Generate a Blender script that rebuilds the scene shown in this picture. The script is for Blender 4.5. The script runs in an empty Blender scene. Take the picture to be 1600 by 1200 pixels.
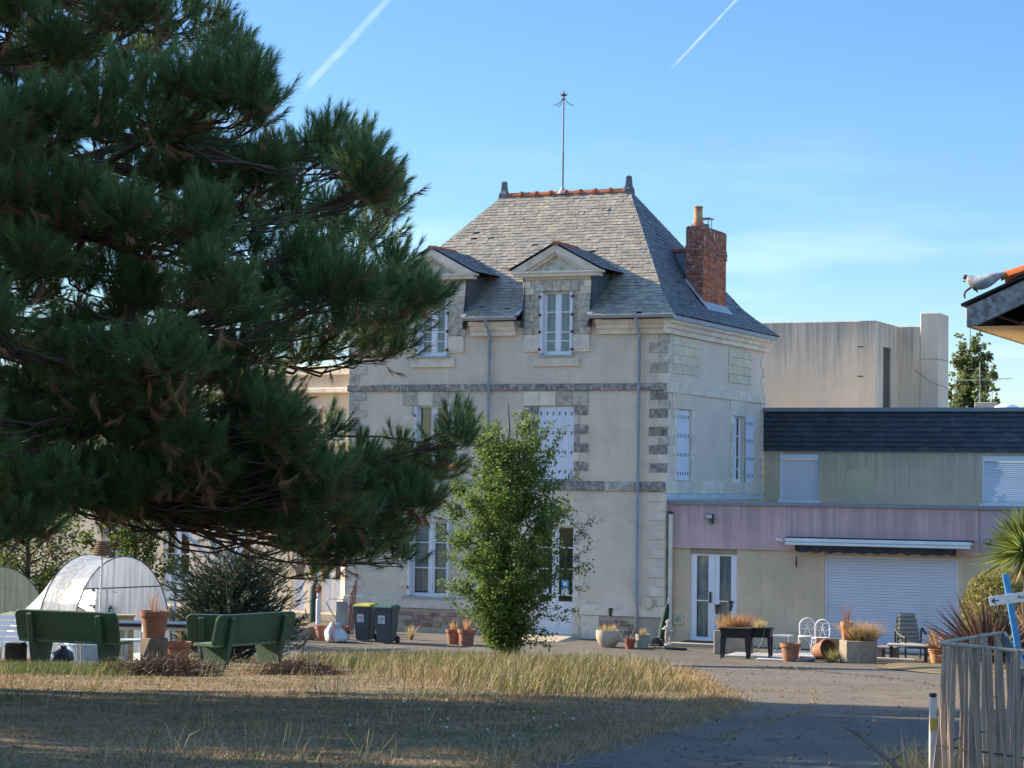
import bpy, bmesh, math, random
import numpy as np
from mathutils import Vector, Matrix
random.seed(7)
RNG = np.random.default_rng(7)
SC = bpy.context.scene
COL = SC.collection
R = math.radians
# ------------------------------------------------------------------ camera
F, EYE = 3500.0, 4.36
PITCH, ROLL = math.atan(156 / F), 0.0137
cam_d = bpy.data.cameras.new('camera')
cam_d.sensor_width = 36
cam_d.lens = F / 1600 * 36
cam_d.clip_start, cam_d.clip_end = 0.1, 3000
cam = bpy.data.objects.new('camera', cam_d)
COL.objects.link(cam)
CM = Matrix.Rotation(math.pi / 2 + PITCH, 4, 'X') @ Matrix.Rotation(ROLL, 4, 'Z')
cam.matrix_world = Matrix.Translation((0, 0, EYE)) @ CM
SC.camera = cam
# ------------------------------------------------------------------ light
SUN_EL, SUN_AZ = R(24.0), R(153.5)          # azimuth counted from +X towards +Y
SVEC = Vector((math.cos(SUN_AZ) * math.cos(SUN_EL), math.sin(SUN_AZ) * math.cos(SUN_EL), math.sin(SUN_EL)))
world = bpy.data.worlds.new('World')
SC.world = world
world.use_nodes = True
wn = world.node_tree.nodes; wl = world.node_tree.links
wn.clear()
w_out = wn.new('ShaderNodeOutputWorld'); w_bg = wn.new('ShaderNodeBackground')
w_sky = wn.new('ShaderNodeTexSky')
w_sky.sky_type = 'NISHITA'; w_sky.sun_disc = False
w_sky.sun_elevation = SUN_EL
w_sky.sun_rotation = math.pi / 2 - SUN_AZ
w_sky.air_density, w_sky.dust_density, w_sky.ozone_density = 1.0, 0.35, 2.2
w_bg.inputs['Strength'].default_value = 0.15
# thin cirrus and two vapour trails, fixed in the sky by direction
w_tc = wn.new('ShaderNodeTexCoord')
def wmath(op, a, b=None, clamp=False):
    n = wn.new('ShaderNodeMath'); n.operation = op; n.use_clamp = clamp
    for i, v in enumerate((a, b)):
        if v is None: continue
        if isinstance(v, (int, float)): n.inputs[i].default_value = v
        else: wl.new(v, n.inputs[i])
    return n.outputs[0]
def wdot(v):
    n = wn.new('ShaderNodeVectorMath'); n.operation = 'DOT_PRODUCT'
    wl.new(w_tc.outputs['Generated'], n.inputs[0]); n.inputs[1].default_value = v
    return n.outputs['Value']
def wnoise(scale, detail, sx=(1, 1, 1)):
    m = wn.new('ShaderNodeMapping'); m.inputs['Scale'].default_value = sx
    wl.new(w_tc.outputs['Generated'], m.inputs['Vector'])
    n = wn.new('ShaderNodeTexNoise'); n.inputs['Scale'].default_value = scale; n.inputs['Detail'].default_value = detail
    wl.new(m.outputs[0], n.inputs['Vector'])
    return n.outputs['Fac']
def wramp(v, lo, hi):
    n = wn.new('ShaderNodeMapRange'); n.interpolation_type = 'SMOOTHSTEP'
    n.inputs['From Min'].default_value = lo; n.inputs['From Max'].default_value = hi
    wl.new(v, n.inputs['Value'])
    return n.outputs[0]
def ray(px, py):
    return (CM.to_3x3() @ Vector(((px - 800) / F, -(py - 600) / F, -1))).normalized()
def trail(p0, p1, w, seed):
    a, b = ray(*p0), ray(*p1)
    n = a.cross(b).normalized(); t = (b - a); ln = t.length; t.normalize()
    wob = wmath('MULTIPLY', wmath('SUBTRACT', wnoise(60 + seed, 3), 0.5), w * 0.9)
    off = wmath('ABSOLUTE', wmath('ADD', wdot(n), wob))
    al = wmath('SUBTRACT', wdot(t), t.dot(a))
    along = wmath('MULTIPLY', wramp(al, -0.001, ln * 0.18), wramp(al, ln * 1.6, ln * 1.2))
    body = wramp(off, w, w * 0.25)
    return wmath('MULTIPLY', wmath('MULTIPLY', body, along), wmath('ADD', wnoise(140, 3), 0.05))
t1 = trail((470, 145), (606, 0), 0.0022, 0)
t2 = trail((1046, 110), (1150, 0), 0.0008, 9)
cir = wmath('MULTIPLY', wramp(wnoise(5.0, 8, (1, 1, 6.5)), 0.50, 0.76), wramp(wdot((0, 0, 1)), 0.20, 0.05))
fac = wmath('ADD', wmath('MULTIPLY', cir, 0.24), wmath('ADD', wmath('MULTIPLY', t1, 0.24), wmath('MULTIPLY', t2, 0.34)), True)
w_mix = wn.new('ShaderNodeMixRGB'); w_mix.inputs['Color2'].default_value = (4.0, 4.25, 4.5, 1)
w_dim = wn.new('ShaderNodeMixRGB'); w_dim.blend_type = 'MULTIPLY'; w_dim.inputs['Fac'].default_value = 1.0      # clear dry air: the low sky all round is less milky
w_cr = wn.new('ShaderNodeValToRGB'); wl.new(wdot((0, 0, 1)), w_cr.inputs['Fac']); _e = w_cr.color_ramp.elements
_e[0].position, _e[0].color = .03, (.36, .415, .485, 1); _e[1].position, _e[1].color = .62, (.84, .94, 1.0, 1)
for _p, _c in ((.10, (.265, .355, .455, 1)), (.21, (.235, .335, .455, 1))): _n = _e.new(_p); _n.color = _c
wl.new(w_sky.outputs[0], w_dim.inputs['Color1']); wl.new(w_cr.outputs[0], w_dim.inputs['Color2'])
wl.new(fac, w_mix.inputs['Fac']); wl.new(w_dim.outputs[0], w_mix.inputs['Color1'])
wl.new(w_mix.outputs[0], w_bg.inputs['Color']); wl.new(w_bg.outputs[0], w_out.inputs['Surface'])
sun_d = bpy.data.lights.new('sun', 'SUN')
sun_d.energy, sun_d.angle, sun_d.color = 4.3, R(0.53), (1.0, 0.83, 0.60)
sun = bpy.data.objects.new('sun', sun_d); COL.objects.link(sun)
sun.location = (-60, 60, 60)
sun.rotation_euler = SVEC.to_track_quat('Z', 'Y').to_euler()
SC.view_settings.view_transform = 'Standard'; SC.view_settings.look = 'None'
SC.view_settings.exposure, SC.view_settings.gamma = 1.56, 1.0
SC.view_settings.use_curve_mapping = False
SC.cycles.max_bounces = 8; SC.cycles.transparent_max_bounces = 24

# ------------------------------------------------------------------ geometry of the place
_gy = [-60, 0, 8, 14, 20, 25, 30, 35, 40, 45, 50, 55, 60, 900]
_gz = [2.75, 2.75, 2.68, 2.56, 2.24, 1.96, 1.69, 1.41, 1.06, .70, .36, .07, 0, 0]
_ys = np.arange(-60, 200, 0.5); _zs = np.interp(_ys, _gy, _gz)
for _ in range(12): _zs[1:-1] = (_zs[:-2] + 2 * _zs[1:-1] + _zs[2:]) / 4
def gz(y): return float(np.interp(y, _ys, _zs))
CMI = CM.inverted().to_3x3()
def proj(p):
    v = CMI @ (Vector(p) - Vector((0, 0, EYE)))
    return 800 + F * v.x / -v.z, 600 - F * v.y / -v.z
def at(px, py, y):
    "the point seen at photo pixel px,py at distance y"
    d = ray(px, py)
    return Vector((0, 0, EYE)) + d * (y / d.y)
def on_ground(px, y, dz=0.0):
    z = gz(y) + dz; x = (px - 800) / F * y
    for _ in range(4):
        x += (px - proj((x, y, z))[0]) * y / F
    return Vector((x, y, z))
TH = R(-24.2)                                    # the house stands turned by this much
RX = Vector((math.cos(TH), math.sin(TH), 0)); DY = Vector((-math.sin(TH), math.cos(TH), 0))
HC = at(1036, 1003, 62.5); HC.z = 0.0            # its near right corner
def loc_of(p): q = p - HC; return Vector((q.dot(RX), q.dot(DY), q.z))
def wor_of(x, y, z=0): return HC + RX * x + DY * y + Vector((0, 0, z))
def hit(px, py, n, d):
    "house-local point where the view ray meets local plane n.p = d"
    o = loc_of(Vector((0, 0, EYE))); q = o + Vector((0, 0, 0)); r = ray(px, py)
    r = Vector((r.dot(RX), r.dot(DY), r.z))
    return o + r * ((d - o.dot(n)) / r.dot(n))
def LF(px, py, y=0.0):
    p = hit(px, py, Vector((0, 1, 0)), y); return p.x, p.z
def LS(px, py, x=0.0):
    p = hit(px, py, Vector((1, 0, 0)), x); return p.y, p.z

# ------------------------------------------------------------------ materials
MATS = {}
def mat(name, col, rough=.85, var=.25, scale=2.5, bump=.15, bscale=60, metal=0.0, col2=None, c2=(.45, .7), c2scale=3.0,
        streak=None, rnd=0.0, spec=.3, speck=None, stretch=(1, 1, 1)):
    """procedural surface: base colour, slow variation, fine relief, a second colour in patches (lichen, dirt, wear),
    rain streaks below a height, random tone per piece"""
    if name in MATS: return MATS[name]
    m = bpy.data.materials.new(name); m.use_nodes = True
    nt = m.node_tree; N = nt.nodes; L = nt.links
    b = N['Principled BSDF']
    b.inputs['Roughness'].default_value = rough; b.inputs['Metallic'].default_value = metal
    b.inputs['Specular IOR Level'].default_value = spec
    tc = N.new('ShaderNodeTexCoord'); oi = N.new('ShaderNodeObjectInfo')
    add = N.new('ShaderNodeVectorMath'); add.operation = 'MULTIPLY_ADD'
    cmb = N.new('ShaderNodeCombineXYZ')
    for i in range(3): L.new(oi.outputs['Random'], cmb.inputs[i])
    L.new(cmb.outputs[0], add.inputs[0]); add.inputs[1].default_value = (37, 19, 53); L.new(tc.outputs['Object'], add.inputs[2])
    mp = N.new('ShaderNodeMapping'); mp.inputs['Scale'].default_value = stretch
    L.new(add.outputs[0], mp.inputs['Vector'])
    V = mp.outputs[0]
    def noise(s, det=5, rough_=.6):
        n = N.new('ShaderNodeTexNoise'); n.inputs['Scale'].default_value = s; n.inputs['Detail'].default_value = det
        n.inputs['Roughness'].default_value = rough_; L.new(V, n.inputs['Vector']); return n.outputs['Fac']
    def rng(v, a, c, lo=0.0, hi=1.0, smooth=True):
        n = N.new('ShaderNodeMapRange'); n.interpolation_type = 'SMOOTHSTEP' if smooth else 'LINEAR'
        n.inputs['From Min'].default_value = a; n.inputs['From Max'].default_value = c
        n.inputs['To Min'].default_value = lo; n.inputs['To Max'].default_value = hi; L.new(v, n.inputs['Value']); return n.outputs[0]
    def mth(op, a, c):
        n = N.new('ShaderNodeMath'); n.operation = op
        for i, v in enumerate((a, c)):
            if isinstance(v, (int, float)): n.inputs[i].default_value = v
            else: L.new(v, n.inputs[i])
        return n.outputs[0]
    def mix(f, a, c):
        n = N.new('ShaderNodeMixRGB')
        L.new(f, n.inputs['Fac'])
        for i, v in ((1, a), (2, c)):
            if isinstance(v, tuple): n.inputs[i].default_value = (*v, 1)
            else: L.new(v, n.inputs[i])
        return n.outputs[0]
    def scaled(c, f): return tuple(min(1, x * f) for x in c)
    c = mix(rng(noise(scale), .3, .7), scaled(col, 1 - var), scaled(col, 1 + var))
    c = mix(rng(noise(scale * 9, 4), .35, .75, 0, .5), c, scaled(col, 1 - var * .8))
    if col2:
        f = mth('MULTIPLY', rng(noise(c2scale, 8, .68), c2[0], c2[1]), 1.0)
        c = mix(f, c, col2)
    if speck:
        v = N.new('ShaderNodeTexVoronoi'); v.inputs['Scale'].default_value = speck[1]; L.new(V, v.inputs['Vector'])
        c = mix(rng(v.outputs['Distance'], speck[2], speck[2] * .4), c, speck[0])
    if streak:
        ztop, ln, scol, amt = streak
        geo = N.new('ShaderNodeNewGeometry'); sp = N.new('ShaderNodeSeparateXYZ'); L.new(geo.outputs['Position'], sp.inputs[0])
        mp2 = N.new('ShaderNodeMapping'); mp2.inputs['Scale'].default_value = (3.2, 3.2, .12)
        L.new(geo.outputs['Position'], mp2.inputs['Vector'])
        n2 = N.new('ShaderNodeTexNoise'); n2.inputs['Scale'].default_value = 1.6; n2.inputs['Detail'].default_value = 6
        n2.inputs['Roughness'].default_value = .7; L.new(mp2.outputs[0], n2.inputs['Vector'])
        dz = mth('DIVIDE', mth('SUBTRACT', ztop, sp.outputs['Z']), ln)          # 0 at the top, 1 at the end of the streaks
        f = rng(mth('SUBTRACT', n2.outputs['Fac'], mth('MULTIPLY', dz, .42)), .22, .58, 0, amt)
        c = mix(f, c, scol)
    if rnd:
        ge = N.new('ShaderNodeNewGeometry')
        wv = N.new('ShaderNodeTexWhiteNoise'); wv.noise_dimensions = '2D'
        cb = N.new('ShaderNodeCombineXYZ'); L.new(oi.outputs['Random'], cb.inputs[0]); L.new(ge.outputs['Random Per Island'], cb.inputs[1])
        L.new(cb.outputs[0], wv.inputs['Vector'])
        hs = N.new('ShaderNodeHueSaturation'); L.new(c, hs.inputs['Color'])
        L.new(rng(wv.outputs['Value'], 0, 1, 1 - rnd, 1 + rnd, False), hs.inputs['Value'])
        L.new(rng(wv.outputs['Color'], 0, 1, .8, 1.2, False), hs.inputs['Saturation'])
        c = hs.outputs[0]
    L.new(c, b.inputs['Base Color'])
    if bump:
        bp = N.new('ShaderNodeBump'); bp.inputs['Strength'].default_value = min(1, bump); bp.inputs['Distance'].default_value = .02
        L.new(noise(bscale, 6, .7), bp.inputs['Height']); L.new(bp.outputs[0], b.inputs['Normal'])
    MATS[name] = m
    return m
def glass(name, tint=(.9, .95, .95), refl=1.0, rough=.02):
    if name in MATS: return MATS[name]
    m = bpy.data.materials.new(name); m.use_nodes = True
    N = m.node_tree.nodes; L = m.node_tree.links; N.clear()
    o = N.new('ShaderNodeOutputMaterial'); mx = N.new('ShaderNodeMixShader'); t = N.new('ShaderNodeBsdfTransparent')
    g = N.new('ShaderNodeBsdfGlossy'); fr = N.new('ShaderNodeFresnel'); fr.inputs['IOR'].default_value = 1.55
    t.inputs['Color'].default_value = (*tint, 1); g.inputs['Roughness'].default_value = rough
    L.new(fr.outputs[0], mx.inputs['Fac']); L.new(t.outputs[0], mx.inputs[1]); L.new(g.outputs[0], mx.inputs[2]); L.new(mx.outputs[0], o.inputs['Surface'])
    MATS[name] = m; return m
def leafy(name, col, var=.35, trans=.35, rough=.55, rnd=.35):
    "foliage: per-leaf tone, some light let through"
    if name in MATS: return MATS[name]
    m = bpy.data.materials.new(name); m.use_nodes = True
    N = m.node_tree.nodes; L = m.node_tree.links
    b = N['Principled BSDF']; b.inputs['Roughness'].default_value = rough; b.inputs['Specular IOR Level'].default_value = .25
    ge = N.new('ShaderNodeNewGeometry'); oi = N.new('ShaderNodeObjectInfo')
    tc = N.new('ShaderNodeTexCoord'); n = N.new('ShaderNodeTexNoise'); n.inputs['Scale'].default_value = 1.3; L.new(tc.outputs['Object'], n.inputs['Vector'])
    a = N.new('ShaderNodeMath'); a.operation = 'MULTIPLY_ADD'
    L.new(ge.outputs['Random Per Island'], a.inputs[0]); a.inputs[1].default_value = 2 * rnd; a.inputs[2].default_value = 1 - rnd
    a2 = N.new('ShaderNodeMath'); a2.operation = 'MULTIPLY_ADD'
    L.new(n.outputs['Fac'], a2.inputs[0]); a2.inputs[1].default_value = 2 * var; a2.inputs[2].default_value = 1 - var
    v = N.new('ShaderNodeMath'); v.operation = 'MULTIPLY'; L.new(a.outputs[0], v.inputs[0]); L.new(a2.outputs[0], v.inputs[1])
    hs = N.new('ShaderNodeHueSaturation'); hs.inputs['Color'].default_value = (*col, 1); L.new(v.outputs[0], hs.inputs['Value'])
    L.new(hs.outputs[0], b.inputs['Base Color'])
    tr = N.new('ShaderNodeBsdfTranslucent'); L.new(hs.outputs[0], tr.inputs['Color'])
    mx = N.new('ShaderNodeMixShader'); mx.inputs['Fac'].default_value = trans
    L.new(b.outputs[0], mx.inputs[1]); L.new(tr.outputs[0], mx.inputs[2]); L.new(mx.outputs[0], N['Material Output'].inputs['Surface'])
    MATS[name] = m; return m
def sheet_plastic(name, col, clear=.18, trans=.5):
    if name in MATS: return MATS[name]
    m = bpy.data.materials.new(name); m.use_nodes = True
    N = m.node_tree.nodes; L = m.node_tree.links
    b = N['Principled BSDF']; b.inputs['Roughness'].default_value = .35
    tc = N.new('ShaderNodeTexCoord'); mp = N.new('ShaderNodeMapping'); mp.inputs['Scale'].default_value = (6, 6, .6); L.new(tc.outputs['Object'], mp.inputs['Vector'])
    n = N.new('ShaderNodeTexNoise'); n.inputs['Scale'].default_value = 2; n.inputs['Detail'].default_value = 6; L.new(mp.outputs[0], n.inputs['Vector'])
    r = N.new('ShaderNodeValToRGB'); L.new(n.outputs['Fac'], r.inputs['Fac'])
    r.color_ramp.elements[0].position = .3; r.color_ramp.elements[0].color = (*[c * .6 for c in col], 1)
    r.color_ramp.elements[1].position = .7; r.color_ramp.elements[1].color = (*col, 1)
    L.new(r.outputs[0], b.inputs['Base Color'])
    bp = N.new('ShaderNodeBump'); bp.inputs['Strength'].default_value = .5; bp.inputs['Distance'].default_value = .03; L.new(n.outputs['Fac'], bp.inputs['Height']); L.new(bp.outputs[0], b.inputs['Normal'])
    tr = N.new('ShaderNodeBsdfTranslucent'); L.new(r.outputs[0], tr.inputs['Color'])
    tp = N.new('ShaderNodeBsdfTransparent')
    m1 = N.new('ShaderNodeMixShader'); m1.inputs['Fac'].default_value = trans; L.new(b.outputs[0], m1.inputs[1]); L.new(tr.outputs[0], m1.inputs[2])
    m2 = N.new('ShaderNodeMixShader'); m2.inputs['Fac'].default_value = clear; L.new(m1.outputs[0], m2.inputs[1]); L.new(tp.outputs[0], m2.inputs[2])
    L.new(m2.outputs[0], N['Material Output'].inputs['Surface'])
    MATS[name] = m; return m

# ------------------------------------------------------------------ mesh helpers
class MB:
    def __init__(s): s.v = []; s.f = []
    def add(s, vs, fs):
        o = len(s.v); s.v += [tuple(v) for v in vs]; s.f += [tuple(i + o for i in f) for f in fs]; return s
    def box(s, x0, x1, y0, y1, z0, z1):
        return s.hexa([(x0, y0, z0), (x1, y0, z0), (x1, y1, z0), (x0, y1, z0), (x0, y0, z1), (x1, y0, z1), (x1, y1, z1), (x0, y1, z1)])
    def hexa(s, c):
        return s.add(c, [(3, 2, 1, 0), (4, 5, 6, 7), (0, 1, 5, 4), (1, 2, 6, 5), (2, 3, 7, 6), (3, 0, 4, 7)])
    def mbox(s, mp, u0, u1, z0, z1, w0, w1):
        return s.hexa([mp(u0, z0, w0), mp(u1, z0, w0), mp(u1, z0, w1), mp(u0, z0, w1), mp(u0, z1, w0), mp(u1, z1, w0), mp(u1, z1, w1), mp(u0, z1, w1)])
    def prism(s, poly, a, b):
        "poly: list of points; extruded from vector a to vector b"
        n = len(poly); a, b = Vector(a), Vector(b)
        vs = [Vector(p) + a for p in poly] + [Vector(p) + b for p in poly]
        fs = [tuple(range(n))[::-1], tuple(range(n, 2 * n))] + [(i, (i + 1) % n, n + (i + 1) % n, n + i) for i in range(n)]
        return s.add(vs, fs)
    def tube(s, pts, rad, n=8, cap=True):
        pts = [Vector(p) for p in pts]; k = len(pts)
        if isinstance(rad, (int, float)): rad = [rad] * k
        ref = None; o = len(s.v); vs = []
        for i, p in enumerate(pts):
            t = (pts[min(i + 1, k - 1)] - pts[max(i - 1, 0)]).normalized()
            if ref is None:
                ref = t.orthogonal().normalized()
            ref = (ref - t * ref.dot(t)).normalized(); q = t.cross(ref)
            for j in range(n):
                a = 2 * math.pi * j / n
                vs.append(p + (ref * math.cos(a) + q * math.sin(a)) * rad[i])
        fs = [(i * n + j, i * n + (j + 1) % n, (i + 1) * n + (j + 1) % n, (i + 1) * n + j) for i in range(k - 1) for j in range(n)]
        if cap: fs += [tuple(range(n))[::-1], tuple(range((k - 1) * n, k * n))]
        return s.add(vs, fs)
    def lathe(s, prof, n=24, c=(0, 0, 0), rot=0.0, cap=True):
        vs = [(c[0] + r * math.cos(rot + 2 * math.pi * j / n), c[1] + r * math.sin(rot + 2 * math.pi * j / n), c[2] + z) for r, z in prof for j in range(n)]
        k = len(prof)
        fs = [(i * n + j, i * n + (j + 1) % n, (i + 1) * n + (j + 1) % n, (i + 1) * n + j) for i in range(k - 1) for j in range(n)]
        if cap: fs += [tuple(range(n))[::-1], tuple(range((k - 1) * n, k * n))]
        return s.add(vs, fs)
    def xf(s, M):
        s.v = [tuple(M @ Vector(v)) for v in s.v]; return s
    def build(s, name, m, parent=None, smooth=False, bevel=0.0, seg=1, label=None, kind=None):
        me = bpy.data.meshes.new(name); me.from_pydata(s.v, [], s.f)
        if bevel:
            bm = bmesh.new(); bm.from_mesh(me)
            es = [e for e in bm.edges if len(e.link_faces) == 2 and e.calc_face_angle(0) > .5]
            bmesh.ops.bevel(bm, geom=es, offset=bevel, segments=seg, affect='EDGES', clamp_overlap=True)
            bm.to_mesh(me); bm.free()
        if smooth:
            me.polygons.foreach_set('use_smooth', [True] * len(me.polygons))
            if smooth != 'all':
                me.set_sharp_from_angle(angle=R(40))
        for q in (m if isinstance(m, (list, tuple)) else [m]): me.materials.append(q)
        me.update()
        return link(name, me, parent, label, kind)
def link(name, me, parent=None, label=None, kind=None):
    o = bpy.data.objects.new(name, me); COL.objects.link(o)
    if parent is not None: o.parent = parent
    if label: o['label'] = label
    if kind: o['kind'] = kind
    return o
def tag(o, label, cat, group=None, kind=None):
    o['label'] = label; o['category'] = cat
    if group: o['group'] = group
    if kind: o['kind'] = kind
    return o
def thing(name, label, cat, loc=(0, 0, 0), rotz=0.0, group=None):
    o = bpy.data.objects.new(name, None); COL.objects.link(o); o.empty_display_size = .2
    o.location = loc; o.rotation_euler = (0, 0, rotz)
    return tag(o, label, cat, group)
def struct(o): o['kind'] = 'structure'; return o
def fast(name, V, T, mats, parent=None, mi=None, kind=None, smooth=False):
    "big triangle mesh from numpy arrays"
    V = np.asarray(V, np.float32).reshape(-1, 3); T = np.asarray(T, np.int32).reshape(-1, 3)
    me = bpy.data.meshes.new(name)
    me.vertices.add(len(V)); me.vertices.foreach_set('co', V.ravel())
    me.loops.add(T.size); me.loops.foreach_set('vertex_index', T.ravel())
    me.polygons.add(len(T)); me.polygons.foreach_set('loop_start', np.arange(0, T.size, 3, dtype=np.int32))
    for q in (mats if isinstance(mats, (list, tuple)) else [mats]): me.materials.append(q)
    if mi is not None: me.polygons.foreach_set('material_index', np.asarray(mi, np.int32))
    if smooth: me.polygons.foreach_set('use_smooth', np.ones(len(T), bool))
    me.update(calc_edges=True); me.validate()
    return link(name, me, parent, kind=kind)
def unit(a): return a / np.maximum(np.linalg.norm(a, axis=-1, keepdims=True), 1e-9)
def blades(base, d, ln, wd, bend, rng=RNG):
    "N bent blades (5 verts, 3 tris each): base points, directions, lengths, widths, sideways bend"
    n = len(base); d = unit(d); ln = np.broadcast_to(ln, n)[:, None]; wd = np.broadcast_to(wd, n)[:, None]
    side = unit(np.cross(d, rng.normal(size=(n, 3)))) ; b = unit(rng.normal(size=(n, 3)) * [1, 1, .1]) * np.broadcast_to(bend, n)[:, None]
    mid = base + d * ln * .55 + b * ln * .18; tip = base + d * ln * .98 + b * ln * .75 - np.array([0, 0, 1]) * ln * np.broadcast_to(bend, n)[:, None] * .25
    V = np.stack([base - side * wd / 2, base + side * wd / 2, mid + side * wd * .4, mid - side * wd * .4, tip], 1)
    T = np.array([[0, 1, 2], [0, 2, 3], [3, 2, 4]])[None] + (np.arange(n) * 5)[:, None, None]
    return V.reshape(-1, 3), T.reshape(-1, 3)
def leaves(c, ax, nm, ln, wd):
    "N rhombic leaves folded a little along the rib"
    n = len(c); ax = unit(ax); sd = unit(np.cross(nm, ax)); up = np.cross(ax, sd)
    ln = np.broadcast_to(ln, n)[:, None]; wd = np.broadcast_to(wd, n)[:, None]
    V = np.stack([c, c + ax * ln * .45 + sd * wd / 2 + up * wd * .15, c + ax * ln, c + ax * ln * .45 - sd * wd / 2 + up * wd * .15], 1)
    T = np.array([[0, 1, 2], [0, 2, 3]])[None] + (np.arange(n) * 4)[:, None, None]
    return V.reshape(-1, 3), T.reshape(-1, 3)
def merge(parts):
    Vs, Ts, o = [], [], 0
    for V, T in parts: Vs.append(V); Ts.append(T + o); o += len(V)
    return np.concatenate(Vs), np.concatenate(Ts)
def tuft(name, m, parent, c, n, h, spread, w=.008, bend=.4, r0=.05, lean=(0, 0, 0), kind=None):
    "a tuft of blades or stems growing from a spot, in the parent's space"
    c = np.array(c, float); a = RNG.uniform(0, 2 * np.pi, n); rr = np.sqrt(RNG.uniform(0, 1, n)) * r0
    b = c + np.stack([np.cos(a) * rr, np.sin(a) * rr, np.zeros(n)], 1)
    a2 = a + RNG.normal(0, .5, n); s = spread * RNG.uniform(.1, 1, n)
    d = np.stack([np.cos(a2) * s, np.sin(a2) * s, np.ones(n)], 1) + np.array(lean)
    V, T = blades(b, d, h * RNG.uniform(.5, 1, n), w, bend * RNG.uniform(.2, 1, n))
    return fast(name, V, T, m, parent, kind=kind)
# ------------------------------------------------------------------ palette
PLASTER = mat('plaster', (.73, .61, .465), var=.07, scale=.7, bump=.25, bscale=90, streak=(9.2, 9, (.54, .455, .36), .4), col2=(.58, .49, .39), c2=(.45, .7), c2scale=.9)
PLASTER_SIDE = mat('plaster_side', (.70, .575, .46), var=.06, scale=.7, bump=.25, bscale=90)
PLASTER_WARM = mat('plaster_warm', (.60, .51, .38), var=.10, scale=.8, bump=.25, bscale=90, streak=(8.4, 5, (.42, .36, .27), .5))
STONE = mat('limestone', (.74, .635, .50), var=.12, scale=3, bump=.35, bscale=35, rnd=.09, col2=(.54, .47, .36), c2=(.50, .75), c2scale=4)
STONE_DIRTY = mat('limestone_lichen', (.58, .52, .41), var=.2, scale=3, bump=.5, bscale=35, rnd=.13, col2=(.33, .30, .255), c2=(.40, .66), c2scale=4.5, speck=((.55, .52, .45), 22, .14))
STONE_BLACK = mat('limestone_black', (.43, .38, .32), var=.3, scale=5, bump=.6, bscale=30, rnd=.15, col2=(.165, .145, .125), c2=(.38, .64), c2scale=9, speck=((.50, .47, .40), 16, .17))
SLATE = mat('slate_stone', (.275, .25, .208), rough=.6, var=.22, scale=6, bump=.25, bscale=50, rnd=.19, col2=(.37, .325, .225), c2=(.44, .7), c2scale=2.6, spec=.4)
SLATE_CLEAN = mat('slate_dark', (.115, .125, .14), rough=.55, var=.2, scale=6, bump=.2, bscale=50, rnd=.28, col2=(.2, .2, .19), c2=(.58, .75), c2scale=3, spec=.45)
UNDER = mat('roof_battens', (.05, .045, .04), var=.3)
TILE = mat('clay_tile', (.42, .135, .07), var=.2, scale=6, bump=.2, rnd=.15, col2=(.22, .12, .09), c2=(.55, .75), c2scale=5)
ZINC = mat('zinc', (.38, .42, .47), rough=.5, var=.12, metal=.35, bump=.08, scale=2)
ZINC_PIPE = mat('zinc_pipe', (.30, .36, .43), rough=.55, var=.15, metal=.3, bump=.05, scale=3)
WHITE = mat('white_paint', (.78, .79, .80), rough=.45, var=.05, bump=.05, scale=3)
SHUTTER = mat('shutter_paint', (.70, .72, .77), rough=.5, var=.06, bump=.08, scale=2)
PVC = mat('white_pvc', (.80, .81, .82), rough=.3, var=.02, bump=0)
IRON = mat('dark_iron', (.06, .05, .05), rough=.6, var=.2, bump=.1)
DARK = mat('dark_interior', (.03, .03, .032), var=.2, bump=0)
CURTAIN = mat('net_curtain', (.66, .65, .64), var=.1, bump=.1, stretch=(6, 6, .5))
OCHRE = mat('ochre_blind', (.72, .46, .19), var=.08, bump=.05)
GLASS = glass('window_glass')
BRICK = mat('chimney_brick', (.46, .15, .085), var=.25, scale=8, bump=.3, rnd=.32, col2=(.16, .075, .055), c2=(.5, .72), c2scale=6)
BRICK_OLD = mat('chimney_brick_worn', (.31, .125, .085), var=.3, scale=8, bump=.4, rnd=.35, col2=(.62, .60, .54), c2=(.58, .65), c2scale=9)
MORTAR = mat('lime_mortar', (.36, .31, .25), var=.2, bump=.3)
MASONRY = mat('rubble_stone', (.34, .23, .165), var=.3, scale=5, bump=.6, bscale=25, rnd=.35, col2=(.36, .30, .22), c2=(.5, .7))
CONCRETE_BASE = mat('plinth_render', (.44, .38, .30), var=.15, bump=.4, bscale=30)

fm = lambda u, z, w: (u, w, z)              # house front: u to the right, w into the wall
sm_ = lambda u, z, w: (-w, u, z)            # house right side: u away from the street

def wall(mb, mp, u0, u1, z0, z1, holes=(), depth=.28):
    skip = {h[:4]: (h[4] if len(h) > 4 else '') for h in holes}; holes = [h[:4] for h in holes]
    us = sorted({u0, u1, *[h[0] for h in holes], *[h[1] for h in holes]}); zs = sorted({z0, z1, *[h[2] for h in holes], *[h[3] for h in holes]})
    for i in range(len(us) - 1):
        for j in range(len(zs) - 1):
            a, b, c, d = us[i], us[i + 1], zs[j], zs[j + 1]
            um, zm = (a + b) / 2, (c + d) / 2
            if any(h[0] < um < h[1] and h[2] < zm < h[3] for h in holes): continue
            mb.add([mp(a, c, 0), mp(b, c, 0), mp(b, d, 0), mp(a, d, 0)], [(0, 1, 2, 3)])
    for a, b, c, d in holes:
        q = [(a, c), (b, c), (b, d), (a, d)]
        for k in range(4):
            p, r = q[k], q[(k + 1) % 4]
            if 'brtl'[k] in skip[(a, b, c, d)]: continue
            mb.add([mp(*p, 0), mp(*r, 0), mp(*r, depth), mp(*p, depth)], [(0, 1, 2, 3)])

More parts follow.
